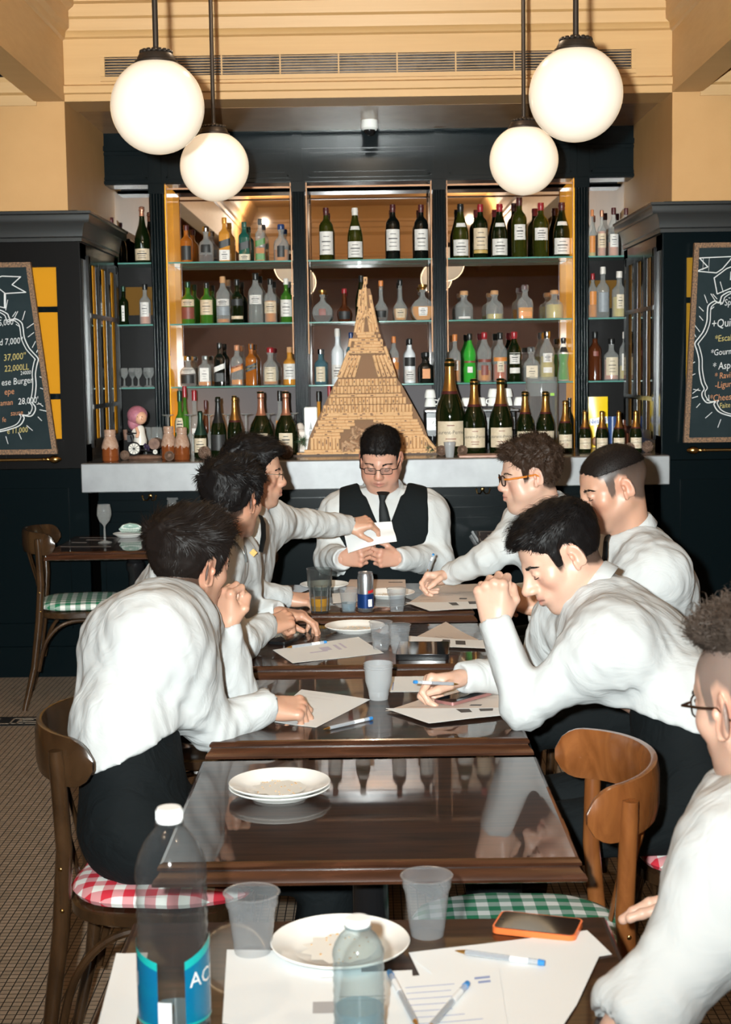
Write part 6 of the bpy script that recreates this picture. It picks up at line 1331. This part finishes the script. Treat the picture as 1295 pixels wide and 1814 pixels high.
def hand(wr, d, nrm, side, pose, base, scale=1.0):
    """wr: wrist, d: towards the knuckles, nrm: out of the back of the hand, side 'L'/'R'"""
    V = Vol((-.075, -.045, -.105), (.085, .215, .05), .0022); mx = [.029, .0095, -.0105, -.0290]; my = [.088, .092, .087, .078]; ln = [(.041, .025, .020), (.045, .029, .021), (.041, .027, .021), (.032, .020, .018)]; rd = [.0094, .0095, .0090, .0080]
    V.slab((0, -.035, 0), (0, .012, -.001), (.026, .019), (.026, .018), (1, 0, 0), k=0)
    for i in range(4): V.cone((mx[i]*.55, .012, -.002), (mx[i], my[i]-.006, -.002), .0145, .0118, k=.016)
    V.ell((.026, .038, -.012), (.016, .030, .014), k=.014); V.ell((-.022, .035, -.010), (.013, .032, .013), k=.012)
    for i in range(4):
        p = np.array([mx[i], my[i], 0.]); a = 0.; sp = [.10, .02, -.06, -.14][i]; r = rd[i]
        V.ball(p+[0, -.001, .0015], r*1.12, k=.008)
        for j in range(3):
            a += math.radians(CURL[pose][i][j]); dv = np.array([sp*math.cos(a), math.cos(a), -math.sin(a)]); q = p+dv*ln[i][j]
            V.cone(p, q, r*(1-.07*j), r*(.92-.07*j), k=.0035 if j else .006); V.ball(q+[0, 0, .0], r*(.97-.07*j), k=.002); p = q; sp *= .4
    p = np.array([.021, .016, -.008])
    for j, (dv, l, r0, r1) in enumerate(zip(THUMB[pose], (.044, .034, .026), (.0145, .0112, .0102), (.0112, .0100, .0082))): q = p+unit(dv)*l; V.cone(p, q, r0, r1, k=.012 if j == 0 else .004); p = q
    P, Q = V.mesh(); P = relax(P, Q, 1, .6); y = unit(d); z = np.array(nrm, float); z = unit(z-y*(z@y)); x = np.cross(y, z)*(1 if side == 'L' else -1)
    C = np.tile(np.array(base), (len(P), 1)); w_ = np.zeros(len(P))
    for i in range(4): w_ = np.maximum(w_, np.exp(-((P[:, 0]-mx[i])**2+(P[:, 1]-my[i])**2+(P[:, 2]-.008)**2)/.009**2))
    C = C*(1-.3*w_[:, None])+np.array(base)*[1.0, .66, .6]*.3*w_[:, None]
    W = np.array(wr)+(P*scale) @ np.stack([x, y, z]); return W, (Q if side == 'L' else Q[:, ::-1]), C
# ------------------------------------------------------------ a whole person
def person(label, J, o, seed=1):
    J = {k: np.array(v, float) for k, v in J.items()}; pel, che, nk, hd = J['pel'], J['che'], J['nk'], J['hd']; org = (pel[0], pel[1], 0)
    root = thing('person', label, 'person', org); g = o.get('fat', 0); sz = o.get('girth', 1.0)
    hf = unit(o['hf']); hu = np.array(o['hu'], float); hu = unit(hu-hf*(hu@hf)); hx = np.cross(hf, hu); R3 = np.stack([hx, hf, hu], 1); sc = o.get('hs', 1.0); R3s = R3*sc
    o['neck_l'] = (nk-hd) @ R3/sc
    V, P, Q, C = head(o); Ws = [P @ R3s.T+hd]; Qs = [Q]; Cs = [C]; nb = len(P)
    latS = unit(J['shL']-J['shR']); latH = unit(J['hiL']-J['hiR']); up = unit(nk-pel); fwd = unit(np.cross(up, latS))  # towards the chest
    if fwd@np.array(o['tf']) < 0: fwd = -fwd
    mid = pel*.5+che*.5+np.array(o.get('bend', (0, 0, 0)))
    allp = np.stack(list(J.values())); lo, hi = allp.min(0)-.26, allp.max(0)+.26
    def torso(Vx, e, arms=True):
        Vx.slab(pel, mid, (.155*sz+e, .115*sz+e), (.150*sz+e+.012*g, .108*sz+e+.03*g), latH, k=0.02)
        Vx.slab(mid, che, (.150*sz+e+.012*g, .108*sz+e+.03*g), (.160*sz+e, .112*sz+e), (latS+latH)/2, k=.05)
        top = nk*.72+che*.28; Vx.slab(che, top, (.150*sz+e, .105*sz+e), (.085*sz+e, .065*sz+e), latS, k=.05)
        for s in ('L', 'R'): Vx.cone(top*.8+J['sh'+s]*.2, J['sh'+s], .054*sz+e, .047*sz+e, k=.09); Vx.cone(che, J['sh'+s]*.85+che*.15, .098*sz+e, .054*sz+e, k=.10)
        if arms: torso_arms(Vx, e)
    def torso_arms(Vx, e):
            for s in ('L', 'R'):
                if s in o.get('noarm', ''): continue
                a, b_, c = J['sh'+s], J['el'+s], J['wr'+s]; Vx.cone(a, b_, .050*sz+e, .042*sz+e*.9, k=.09); Vx.cone(b_, b_+(c-b_)*o.get('roll', 1.0), .042*sz+e*.9, (.042*(1-o.get('roll', 1.0))+.029)*sz+e*.8, k=.018)
    # bare body under the clothes
    Vb = Vol(lo, hi, .014); torso(Vb, -.030, False); torso_arms(Vb, -.012)
    for s in ('L', 'R'): Vb.cone(J['hi'+s], J['kn'+s], .072, .052, k=.03); Vb.cone(J['kn'+s], J['an'+s], .048, .034, k=.02)
    pb, qb = Vb.mesh(); Ws.append(pb); Qs.append(qb+nb); Cs.append(np.tile(np.array(o.get('skin', (.60, .345, .24))), (len(pb), 1))); nb += len(pb)
    if o.get('roll', 1) < 1:
        Vf = Vol(np.minimum(J['elL'], J['wrL'])-.08, np.maximum(J['elL'], J['wrL'])+.08, .004); Vf.cone(J['elL'], J['elL']*.6+J['wrL']*.4, .038, .041, k=.01); Vf.cone(J['elL']*.6+J['wrL']*.4, J['wrL'], .041, .027, k=.01)
        pb, qb = Vf.mesh(); Ws.append(pb); Qs.append(qb+nb); Cs.append(np.tile(np.array(o.get('skin', (.60, .345, .24))), (len(pb), 1))); nb += len(pb)
    for s, hp in o.get('hands', {}).items():
        w_, q, c = hand(J['wr'+s], hp[1], hp[2], s, hp[0], o.get('skin', (.60, .345, .24)), hp[3] if len(hp) > 3 else 1.0); Ws.append(w_); Qs.append(q+nb); Cs.append(c); nb += len(w_)
    np_mesh('body', np.concatenate(Ws), np.concatenate(Qs), SKIN, root, org, col=np.concatenate(Cs))
    # eyes
    if o.get('eyes', True):
        for s in (-1, 1):
            e = MB(); e.sphere((s*.031, .0785, -.001), .0121, 16, 12); fx = MB(); fx.sphere((s*.031+o.get('gaze', 0), .0875, -.001-o.get('look', .0)), (.0052, .0042, .0052), 14, 10)
            T4 = Matrix.Translation(Vector(hd)) @ Matrix([list(r)+[0] for r in R3s]+[[0, 0, 0, 1]]); eo = e.xf(T4).build('eyeball', EYEW, root, origin=org); fx.xf(T4).build('iris', IRIS, eo, origin=org)
    T4 = Matrix.Translation(Vector(hd)) @ Matrix([list(r)+[0] for r in R3s]+[[0, 0, 0, 1]])
    def surf(x, z):                          # first skin point met from the front
        i, k = int(round((x-V.lo[0])/V.h)), int(round((z-V.lo[2])/V.h)); c = V.F[i, :, k]; j = np.where(c < 0)[0]; return V.ax[1][j[-1]] if len(j) else .08
    rg = np.random.default_rng(seed)
    mb = MB()
    for s in (-1, 1):
        for i in range(170):
            t = rg.random(); x = s*(.013+.037*t); z = .0165+.006*math.sin(t*2.6)-.003*t+rg.normal()*.0022*(1.2-t); y = surf(x, z)+.0006; d = np.array([s*.008, -.002-.004*t, .0022-.004*t])*(1+.4*rg.random()); n_ = np.array([0, .0, .0011])
            a = np.array([x, y, z]); mb.add([a-n_, a+d*.5+[0, .0012, -.0007], a+d, a+d*.5+[0, .0012, .0007]], [(0, 1, 2, 3)])
    mb.xf(T4).build('eyebrows', o['hm'], root, origin=org, recalc=False)
    mb = MB()
    for s in (-1, 1):
        zl = -.001-o.get('look', 0)+(o.get('open', .0045)*.9 if o.get('eyes', True) else -.0035); q = []
        for i in range(9):
            t = i/8; x = s*(.0175+.027*t); z = zl+(.0022 if o.get('eyes', True) else -.0022)*math.sin(PI*t)-.0012*t; dx = x-s*.031; q.append((x, max(.0785+math.sqrt(max(1e-6, .0146**2-dx*dx-(z+.001)**2)), .082), z))
        mb.tube(q, [.0006]+[.0011]*7+[.0008], 6)
    mb.xf(T4).build('eyelashes', HB, root, origin=org)
    if o.get('hair', True): hair(o, hd, R3s, root, org, seed)
    # shirt
    Vs = Vol(lo, hi, .0072); e0 = .016; torso(Vs, e0, False)
    X_, Y_, Z_ = Vs.ax[0][:, None, None], Vs.ax[1][None, :, None], Vs.ax[2][None, None, :]
    if 'cut' in o:                            # the shirt ends at the waist
        n_, d_ = np.array(o['cut'][0]), o['cut'][1]; Vs.F = np.maximum(Vs.F, (d_-(X_*n_[0]+Y_*n_[1]+Z_*n_[2])).astype(np.float32))
    torso_arms(Vs, e0)
    w_ = .0050*nz(X_*.8, Y_*1.7, Z_*.7, 26, seed)+.0042*nz(X_*1.5+Z_*.9, Y_*1.2, Z_*.45-X_*.5, 46, seed+2)
    for s in ('L', 'R'):                      # folds gather at the elbows
        c = J['el'+s]; ax_ = unit(J['wr'+s]-J['sh'+s]); r2 = (X_-c[0])**2+(Y_-c[1])**2+(Z_-c[2])**2; tt_ = (X_-c[0])*ax_[0]+(Y_-c[1])*ax_[1]+(Z_-c[2])*ax_[2]
        w_ = w_+.0035*np.exp(-r2/.08**2)*np.sin(tt_*170+2.5*np.sin(X_*30+Z_*22))
    Vs.F += w_.astype(np.float32)
    for s in ('L', 'R'):
        if s in o.get('noarm', ''): continue
        b_, c = J['el'+s], J['wr'+s]; r_ = o.get('roll', 1.0); c = b_+(c-b_)*r_; d = unit(c-b_)
        if r_ == 1: Vs.cone(c-d*.060, c-d*.004, .0395, .0385, k=.004)
        else: Vs.cone(c-d*.04, c, .054, .056, k=.006)
        # cut the sleeve end flat
        cc = c+d*.05; Vs.cone(c+d*.046, c+d*.09, .046, .046, k=.002, op='-')
    ua = unit(hd+(-.06)*hu*1.0-nk); ua = unit(ua*.7+up*.3); Vs.cone(nk+ua*.01, nk+ua*.12, .050+.01*g, .060+.01*g, k=.012, op='-')
    P, Q = Vs.mesh(); P = relax(P, Q, 3); sh = np_mesh('shirt', P, Q, SHIRT, root, org)
    # collar: a stand and a folded leaf
    lt = unit(np.cross(fwd, ua)); ff = unit(np.cross(ua, lt)); ff = ff if ff@fwd > 0 else -ff; mb = MB(); n = 44; vs = []; rr = .060+.018*g; cz = nk+ua*o.get('cup', .018)-ff*.002
    for j in range(n+1):
        ph = math.radians(14+332*j/n); dirv = ff*math.cos(ph)*1.12+lt*math.sin(ph); fr = max(0, math.cos(ph)); bk = max(0, -math.cos(ph))
        drop = .034+(.024+.02*g)*fr**6; lift = .012*bk-.020*fr
        for r_, h_ in ((rr, -.02), (rr-.001, .018), (rr+.002, .024), (rr+.008, .020), (rr+.018+.012*fr**3, .024-drop), (rr+.0165+.012*fr**3, .022-drop), (rr+.006, .010)): vs.append(cz+dirv*r_+ua*(h_+lift))
    mb.add(vs, [(j*7+i, (j+1)*7+i, (j+1)*7+i+1, j*7+i+1) for j in range(n) for i in range(6)]).build('collar', SHIRT, sh, origin=org, recalc=False, sharp=60)
    sh_ch = sh.children[0]
    # trousers and shoes
    Vt = Vol(lo, hi, .0095); Vt.slab(pel-up*.02, pel*.2+mid*.8, (.150*sz+.012, .115*sz+.012), (.144*sz+.010, .102*sz+.010), latH, k=.02)
    for s in ('L', 'R'): Vt.cone(J['hi'+s], J['kn'+s], .090*sz, .066, k=.04); Vt.cone(J['kn'+s], J['an'+s]*.93+J['kn'+s]*.07, .066, .058, k=.015)
    X_, Y_, Z_ = Vt.ax[0][:, None, None], Vt.ax[1][None, :, None], Vt.ax[2][None, None, :]; Vt.F += (.0035*nz(X_, Y_*1.4, Z_, 30, seed)).astype(np.float32)
    if o.get('zmin'): Vt.F = np.maximum(Vt.F, np.where(np.sqrt((X_-pel[0])**2+(Y_-pel[1])**2)+0*Z_ < .30, o['zmin']-Z_, -1).astype(np.float32))
    P, Q = Vt.mesh(); P = relax(P, Q, 3); np_mesh('trousers', P, Q, TROUS, root, org)
    for s in ('L', 'R'):
        a = J['an'+s]; kd = J['kn'+s]-J['hi'+s]; kd[2] = 0; kd = unit(kd); mb = MB()
        c = np.array([a[0], a[1], 0]); q = [c-kd*.06+[0, 0, .04], c-kd*.02+[0, 0, .05], c+kd*.05+[0, 0, .04], c+kd*.13+[0, 0, .028], c+kd*.185+[0, 0, .02]]
        mb.tube(q, [(.03, .034), (.038, .045), (.042, .038), (.044, .026), (.025, .016)], 14, up=(0, 0, 1)) if False else mb.tube(q, [(.036, .034), (.045, .038), (.036, .042), (.024, .044), (.012, .025)], 14, up=(0, 0, 1))
        mb.build('shoe', SHOE, root, origin=org)
    return root, dict(T4=T4, R3=R3s, hd=hd, fwd=fwd, lat=latS, up=up, nk=nk, che=che, pel=pel, mid=mid, org=org, torso=torso, lo=lo, hi=hi, ua=ua, ff=ff, surf=surf, sh=sh)
def glasses(D, root, rim, temple, thick=.0009, w_=.050, h_=.030, z=-.004, y=.104, rnd=3.5, full=True):
    mb = MB(); ln = MB()
    for s in (-1, 1):
        q = []
        for i in range(29): a = 2*PI*i/28; c, s_ = math.cos(a), math.sin(a); k = (abs(c)**rnd+abs(s_)**rnd)**(-1/rnd); q.append((s*.0325+w_/2*c*k, y-.004*abs((s*.0325+w_/2*c*k)/.05)**2, z+h_/2*s_*k))
        mb.tube(q, thick, 6); ln.add(q[:-1], [tuple(range(28))])
    mb.tube([(-.009, y, z+.004), (0, y+.003, z+.007), (.009, y, z+.004)], thick*1.2, 6)
    fo = mb.xf(D['T4']).build('glasses_frame', rim, root, origin=D['org']); ln.xf(D['T4']).build('lenses', LENS, fo, origin=D['org'], recalc=False)
    mb = MB()
    for s in (-1, 1): mb.tube([(s*(.0325+w_/2), y-.004, z+.007), (s*.075, y-.014, z+.007), (s*.0815, .03, z+.008), (s*.0815, -.008, z+.010), (s*.083, -.030, z-.004)], [(thick*1.3, thick*1.6)]*5, 8)
    mb.xf(D['T4']).build('glasses_temples', temple, fo, origin=D['org'])
def tie(D, root, pts, wid, kn=True):
    mb = MB(); mb.tube(pts, [(w_, .004) for w_ in wid], 10, up=tuple(D['lat'])); mb.build('tie', TIE, root, origin=D['org'])
def A(px, py, Y): p = at(px, py, Y); return (p.x, p.y, p.z)
# ============================================================ the eight people at the tables
SK1 = (.51, .285, .195); SK2 = (.47, .25, .165); SK3 = (.60, .37, .275)
ZS = .5
def legs(x, y, s, kx, yy=.10, ky=None):        # hips, knees and ankles of someone seated at (x, y) facing s (+1 right, -1 left)
    ky = y if ky is None else ky; L_, R_ = (yy, -yy) if s > 0 else (-yy, yy)
    return dict(hiL=(x+s*.03, y+L_*.8, .565), hiR=(x+s*.03, y+R_*.8, .565), knL=(kx, ky+L_*1.3, .53), knR=(kx, ky+R_*1.3, .53), anL=(kx-s*.02, ky+L_*1.3, .09), anR=(kx-s*.05, ky+R_*1.3, .09))
# --- M1 nearest at left, seen from behind, chin on his fist
J = dict(pel=(-.53, 3.19, .60), che=A(262, 1160, 3.36), nk=A(316, 1082, 3.44), hd=A(338, 1000, 3.53), shR=A(278, 1128, 3.26), elR=A(378, 1290, 3.36), wrR=A(472, 1250, 3.44), shL=A(325, 1112, 3.58), elL=A(415, 1228, 3.66), wrL=A(398, 1112, 3.62), **legs(-.53, 3.19, 1, -.10, ky=3.2))
r, D = person('young man nearest at left in a white shirt, seen from behind with chin on fist', J, dict(skin=SK1, hf=(.62, .76, -.10), hu=(.18, .05, 1), tf=(1, .3, 0), bend=(-.03, 0, .02), hm=HD, tt=.026, ts=.009, lt=.042, ls=.016, lift=.10, mess=.26, lump=.25, n=5200, sw=.0012, whorl=(.0, -.085, .085), zmin=.503,
    cut=((-.37, 0, .93), float(np.dot((-.37, 0, .93), A(125, 1372, 3.2)))), hands={'R': ('pen', (.9, .25, -.12), (-.05, -.45, .9)), 'L': ('fist', (-.05, .0, 1), (-.55, -.75, .0))}, open=.004), 1)
# --- M2 second at left, black wavy hair, face turned away
J = dict(pel=(-.55, 4.38, .60), che=A(326, 1070, 4.42), nk=A(390, 965, 4.46), hd=A(414, 884, 4.55), shR=A(330, 1015, 4.28), elR=A(425, 1140, 4.26), wrR=A(470, 1108, 4.42), shL=A(410, 990, 4.66), elL=A(440, 1095, 4.72), wrL=A(490, 1085, 4.66), **legs(-.55, 4.38, 1, -.12))
r, D = person('second man from the front at left with wavy black hair, looking away', J, dict(skin=SK2, hf=(.52, .85, -.05), hu=(.05, 0, 1), tf=(1, .2, 0), hm=HB, tt=.020, ts=.011, lt=.030, ls=.020, lift=.14, mess=.38, curl=.22, lump=.45, n=5200, sw=.0013, zmin=.503,
    hands={'R': ('fist', (.75, .5, .15), (-.2, -.6, .75)), 'L': ('relax', (1, -.1, -.1), (0, 0, 1))}), 2)
tie(D, r, [A(462, 915, 4.62), A(466, 925, 4.60), A(467, 950, 4.56), A(462, 978, 4.55)], [.012, .016, .022, .020])
MB().box(A(449, 979, 4.50), (.018, .004, .018), Matrix.Rotation(PI/4, 3, 'Y')).build('name_badge', BRASS, r, origin=D['org'])
# --- M3 bespectacled man reaching across
J = dict(pel=(-.53, 5.26, .60), che=A(405, 1000, 5.28), nk=A(440, 905, 5.26), hd=A(450, 838, 5.28), shR=A(420, 955, 5.10), elR=A(440, 1052, 5.06), wrR=A(505, 1058, 5.16), shL=A(470, 926, 5.42), elL=A(540, 928, 5.62), wrL=A(615, 930, 5.80), **legs(-.53, 5.26, 1, -.12))
r, D = person('bespectacled man at the far left stretching his arm across the table', J, dict(skin=SK1, hf=(.97, .12, -.06), hu=(0, 0, 1), tf=(1, .1, 0), hm=HB, tt=.022, ts=.007, lt=.040, ls=.014, lift=.3, mess=.2, quiff=.01, n=2600, zmin=.503, stub=.35,
    hands={'R': ('relax', (1, .1, -.12), (0, -.3, 1)), 'L': ('droop', (.85, .1, .1), (-.2, -.5, .85), 1.02)}), 3)
glasses(D, r, CHROME, CHROME, .0011, .046, .030)
MB().tube([(J['wrL'][0]+.004+.0*math.cos(a), J['wrL'][1]+.033*math.cos(a), J['wrL'][2]+.027*math.sin(a)) for a in [2*PI*i/24 for i in range(25)]], .0025, 6).build('wrist_string', PORC, r, origin=D['org'])
# --- M4 man in the vest at the head of the row
J = dict(pel=(.055, 6.27, .60), che=A(681, 958, 6.20), nk=A(679, 882, 6.18), hd=A(674, 812, 6.12), shR=A(607, 912, 6.18), elR=A(584, 988, 6.12), wrR=A(607, 990, 5.90), shL=A(752, 910, 6.18), elL=A(776, 990, 6.12), wrL=A(706, 990, 5.92),
    hiL=(.15, 6.22, .565), hiR=(-.04, 6.22, .565), knL=(.22, 5.78, .53), knR=(-.12, 5.78, .53), anL=(.22, 5.80, .09), anR=(-.12, 5.80, .09))
r, D = person('heavy man in a black vest and glasses reading a paper at the head', J, dict(skin=(.54, .29, .205), hf=(-.10, -.90, -.42), hu=(-.02, -.42, .9), tf=(0, -1, 0), fat=1, girth=1.22, hm=HB, tt=.012, ts=.004, lt=.024, ls=.010, lift=.35, mess=.2, n=5200, sw=.0008, fh=.060, eyes=False, zmin=.503, look=.004, open=.0022, stub=.25, comb=(0, 1, -.3), cup=.034,
    hands={'R': ('hold', (.85, -.45, .1), (-.1, -.8, -.1)), 'L': ('hold', (-.85, -.45, .1), (.1, -.8, -.1))}, hs=1.02), 4)
glasses(D, r, FRBLK, FRBLK, .0014, .048, .028, rnd=5)
f, la, ua = D['fwd'], D['lat'], D['up']
Vv = Vol(D['lo'], D['hi'], .007); D['torso'](Vv, .036, False)
X_, Y_, Z_ = Vv.ax[0][:, None, None], Vv.ax[1][None, :, None], Vv.ax[2][None, None, :]
pr_ = lambda v, c: (X_-c[0])*v[0]+(Y_-c[1])*v[1]+(Z_-c[2])*v[2]
u_, h_, d_ = pr_(la, D['nk']), pr_(np.array([0, 0, 1.]), D['nk']), pr_(f, D['nk'])
vneck = np.maximum(np.abs(u_)-np.where(h_ > -.13, .016+.42*(h_+.12), -.01), -d_-.03)+0*Z_
Vv.F = np.maximum(Vv.F, (-vneck).astype(np.float32)); Vv.F = np.maximum(Vv.F, (np.abs(u_)-.186-.12*np.clip((-.13-h_)/.1, 0, 1)+0*X_).astype(np.float32)); Vv.F = np.maximum(Vv.F, (.085-np.abs(u_)-.5*(0.02-h_)+0*X_).astype(np.float32)*(h_ > .02)+Vv.F*(h_ <= .02))
P, Q = Vv.mesh(); P = relax(P, Q, 3); np_mesh('vest', P, Q, VEST, r, D['org'])
t0 = np.array(A(679, 873, 6.03)); tie(D, r, [A(679, 872, 6.02), A(678, 878, 5.99), A(677, 888, 5.985), A(679, 903, 5.975), A(682, 925, 5.97), A(681, 945, 5.98)], [.028, .018, .011, .018, .024, .024])
sp_ = thing('paper_sheet', 'curled white sheet held by the man in the vest', 'paper', A(655, 950, 5.86)); c0 = Vector(A(655, 950, 5.86))
q = [Vector(A(*k)) for k in ((608, 938, 5.90), (694, 924, 5.88), (703, 960, 5.80), (617, 980, 5.78))]
MB().grid(lambda a, b_: tuple((q[0]*(1-a)+q[1]*a)*(1-b_)+(q[3]*(1-a)+q[2]*a)*b_-c0+Vector((0, -.02*math.sin(PI*a), .01*math.sin(PI*a)-.006*a*math.sin(6*b_)))), 16, 10, thick=(0, .0005, 0)).build('sheet', PAPER, sp_)
# --- M5 curly-haired man writing
J = dict(pel=(.78, 5.32, .60), che=A(1000, 985, 5.30), nk=A(968, 912, 5.32), hd=A(937, 842, 5.30), shL=A(1008, 945, 5.14), elL=A(985, 1050, 5.10), wrL=A(915, 1055, 5.15), shR=A(938, 925, 5.46), elR=A(862, 990, 5.32), wrR=A(797, 1018, 5.44), **legs(.78, 5.32, -1, .28))
r, D = person('curly brown-haired man in tortoise glasses writing at the far right', J, dict(skin=SK3, hf=(-.97, -.10, -.12), hu=(-.08, 0, 1), tf=(-1, 0, 0), hm=HM, tt=.024, ts=.012, lt=.032, ls=.018, lift=.5, mess=.6, curl=.6, lump=.7, n=4200, sw=.0013, zmin=.503, stub=.15, fat=.5,
    hands={'R': ('pen', (-.92, -.1, -.12), (0, .55, .8))}), 5)
glasses(D, r, FRTOR, FRORG, .0026, .046, .036, rnd=3)
pen(A(757, 1012, 5.36), A(768, 981, 5.34), 'ballpoint pen held upright in the hand of the curly-haired man')
# --- M6 shaved sides, tie
J = dict(pel=(.90, 4.38, .60), che=A(1142, 1050, 4.36), nk=A(1118, 952, 4.36), hd=A(1086, 863, 4.34), shL=A(1163, 1018, 4.20), elL=A(1040, 1112, 4.22), wrL=A(955, 1073, 4.36), shR=A(1075, 995, 4.54), elR=A(1000, 1110, 4.60), wrR=A(935, 1060, 4.52), **legs(.90, 4.38, -1, .42))
r, D = person('man with shaved sides and black tie looking down at the right', J, dict(skin=SK1, hf=(-.93, -.16, -.30), hu=(-.28, 0, .95), tf=(-1, 0, 0), hm=HD, tt=.004, ts=.001, lt=.009, ls=.003, lift=.6, mess=.3, min_z=.052, taper=.06, grad=(.03, .021, .017), lump=.1, n=8000, eyes=False, sw=.0007, zmin=.503, look=.003, open=.003, stub=.5, fade=.97, fadecol=(.105, .072, .058), roll=.45, nose=.002,
    hands={'L': ('clasp', (-.9, .15, .3), (-.1, -.75, .65)), 'R': ('clasp', (-.85, -.3, .3), (-.2, .5, .75))}), 6)
tie(D, r, [A(1076, 950, 4.22), A(1073, 960, 4.20), A(1072, 985, 4.20), A(1060, 1040, 4.2), A(1050, 1085, 4.22)], [.012, .013, .018, .026, .030])
# --- M7 black-haired man leaning on his elbow
J = dict(pel=(.735, 3.34, .63), che=A(1118, 1168, 3.50), nk=A(1058, 1058, 3.54), hd=A(993, 985, 3.55), shL=A(1082, 1140, 3.345), elL=A(930, 1250, 3.38), wrL=A(877, 1105, 3.42), shR=A(1010, 1098, 3.70), elR=A(940, 1195, 3.80), wrR=A(822, 1200, 3.68), **legs(.735, 3.34, -1, .26))
r, D = person('black-haired man at front right leaning on his elbow, pen hand on the table', J, dict(skin=SK3, hf=(-.84, -.16, -.48), hu=(-.48, .0, .86), tf=(-1, 0, -.4), bend=(.03, 0, .045), hm=HB, tt=.018, ts=.007, lt=.034, ls=.012, lift=.25, mess=.16, n=5200, sw=.0009, quiff=.008, zmin=.503, look=.003, open=.003, eyes=False, stub=.25, nose=.010, comb=(0, 1, 0),
    cut=((.25, 0, .97), float(np.dot((.25, 0, .97), A(1080, 1245, 3.35)))), hands={'L': ('fist', (-.12, .0, 1), (-.35, -.93, .0), 1.06), 'R': ('hold', (-.93, -.15, -.02), (-.05, .35, .93), 1.04)}), 7)
pen(A(812, 1212, 3.58), A(733, 1208, 3.52), 'ballpoint pen with blue end in the fingers of the black-haired man')
# --- M8 foreground right, back of head
J = dict(pel=(.93, 1.93, .60), che=A(1400, 1560, 1.98), nk=A(1362, 1425, 2.00), hd=A(1348, 1245, 2.00), shL=A(1335, 1525, 1.86), elL=A(1175, 1755, 1.82), wrL=A(1085, 1850, 1.80), shR=A(1390, 1450, 2.2), elR=A(1400, 1640, 2.30), wrR=A(1298, 1585, 2.22), **legs(.93, 1.93, -1, .48))
r, D = person('man at the right edge in a white shirt, back of his cropped head to us', J, dict(skin=SK3, hf=(-.46, .88, -.12), hu=(-.05, 0, 1), tf=(-1, .3, 0), hm=HG, tt=.022, ts=.002, lt=.026, ls=.004, lift=.6, mess=.7, curl=.9, min_z=.080, lump=.7, n=4200, sw=.0013, zmin=.503, fade=.92, fadecol=(.19, .14, .12), hs=1.02, roll=.42,
    hands={'R': ('point', (-.85, -.12, .10), (.1, -.4, .9), 1.0), 'L': ('relax', (-.6, .1, -.4), (0, 0, 1))}, bend=(.03, 0, .02)), 8)
glasses(D, r, FRTOR, FRTOR, .0014, .038, .032, y=.088)
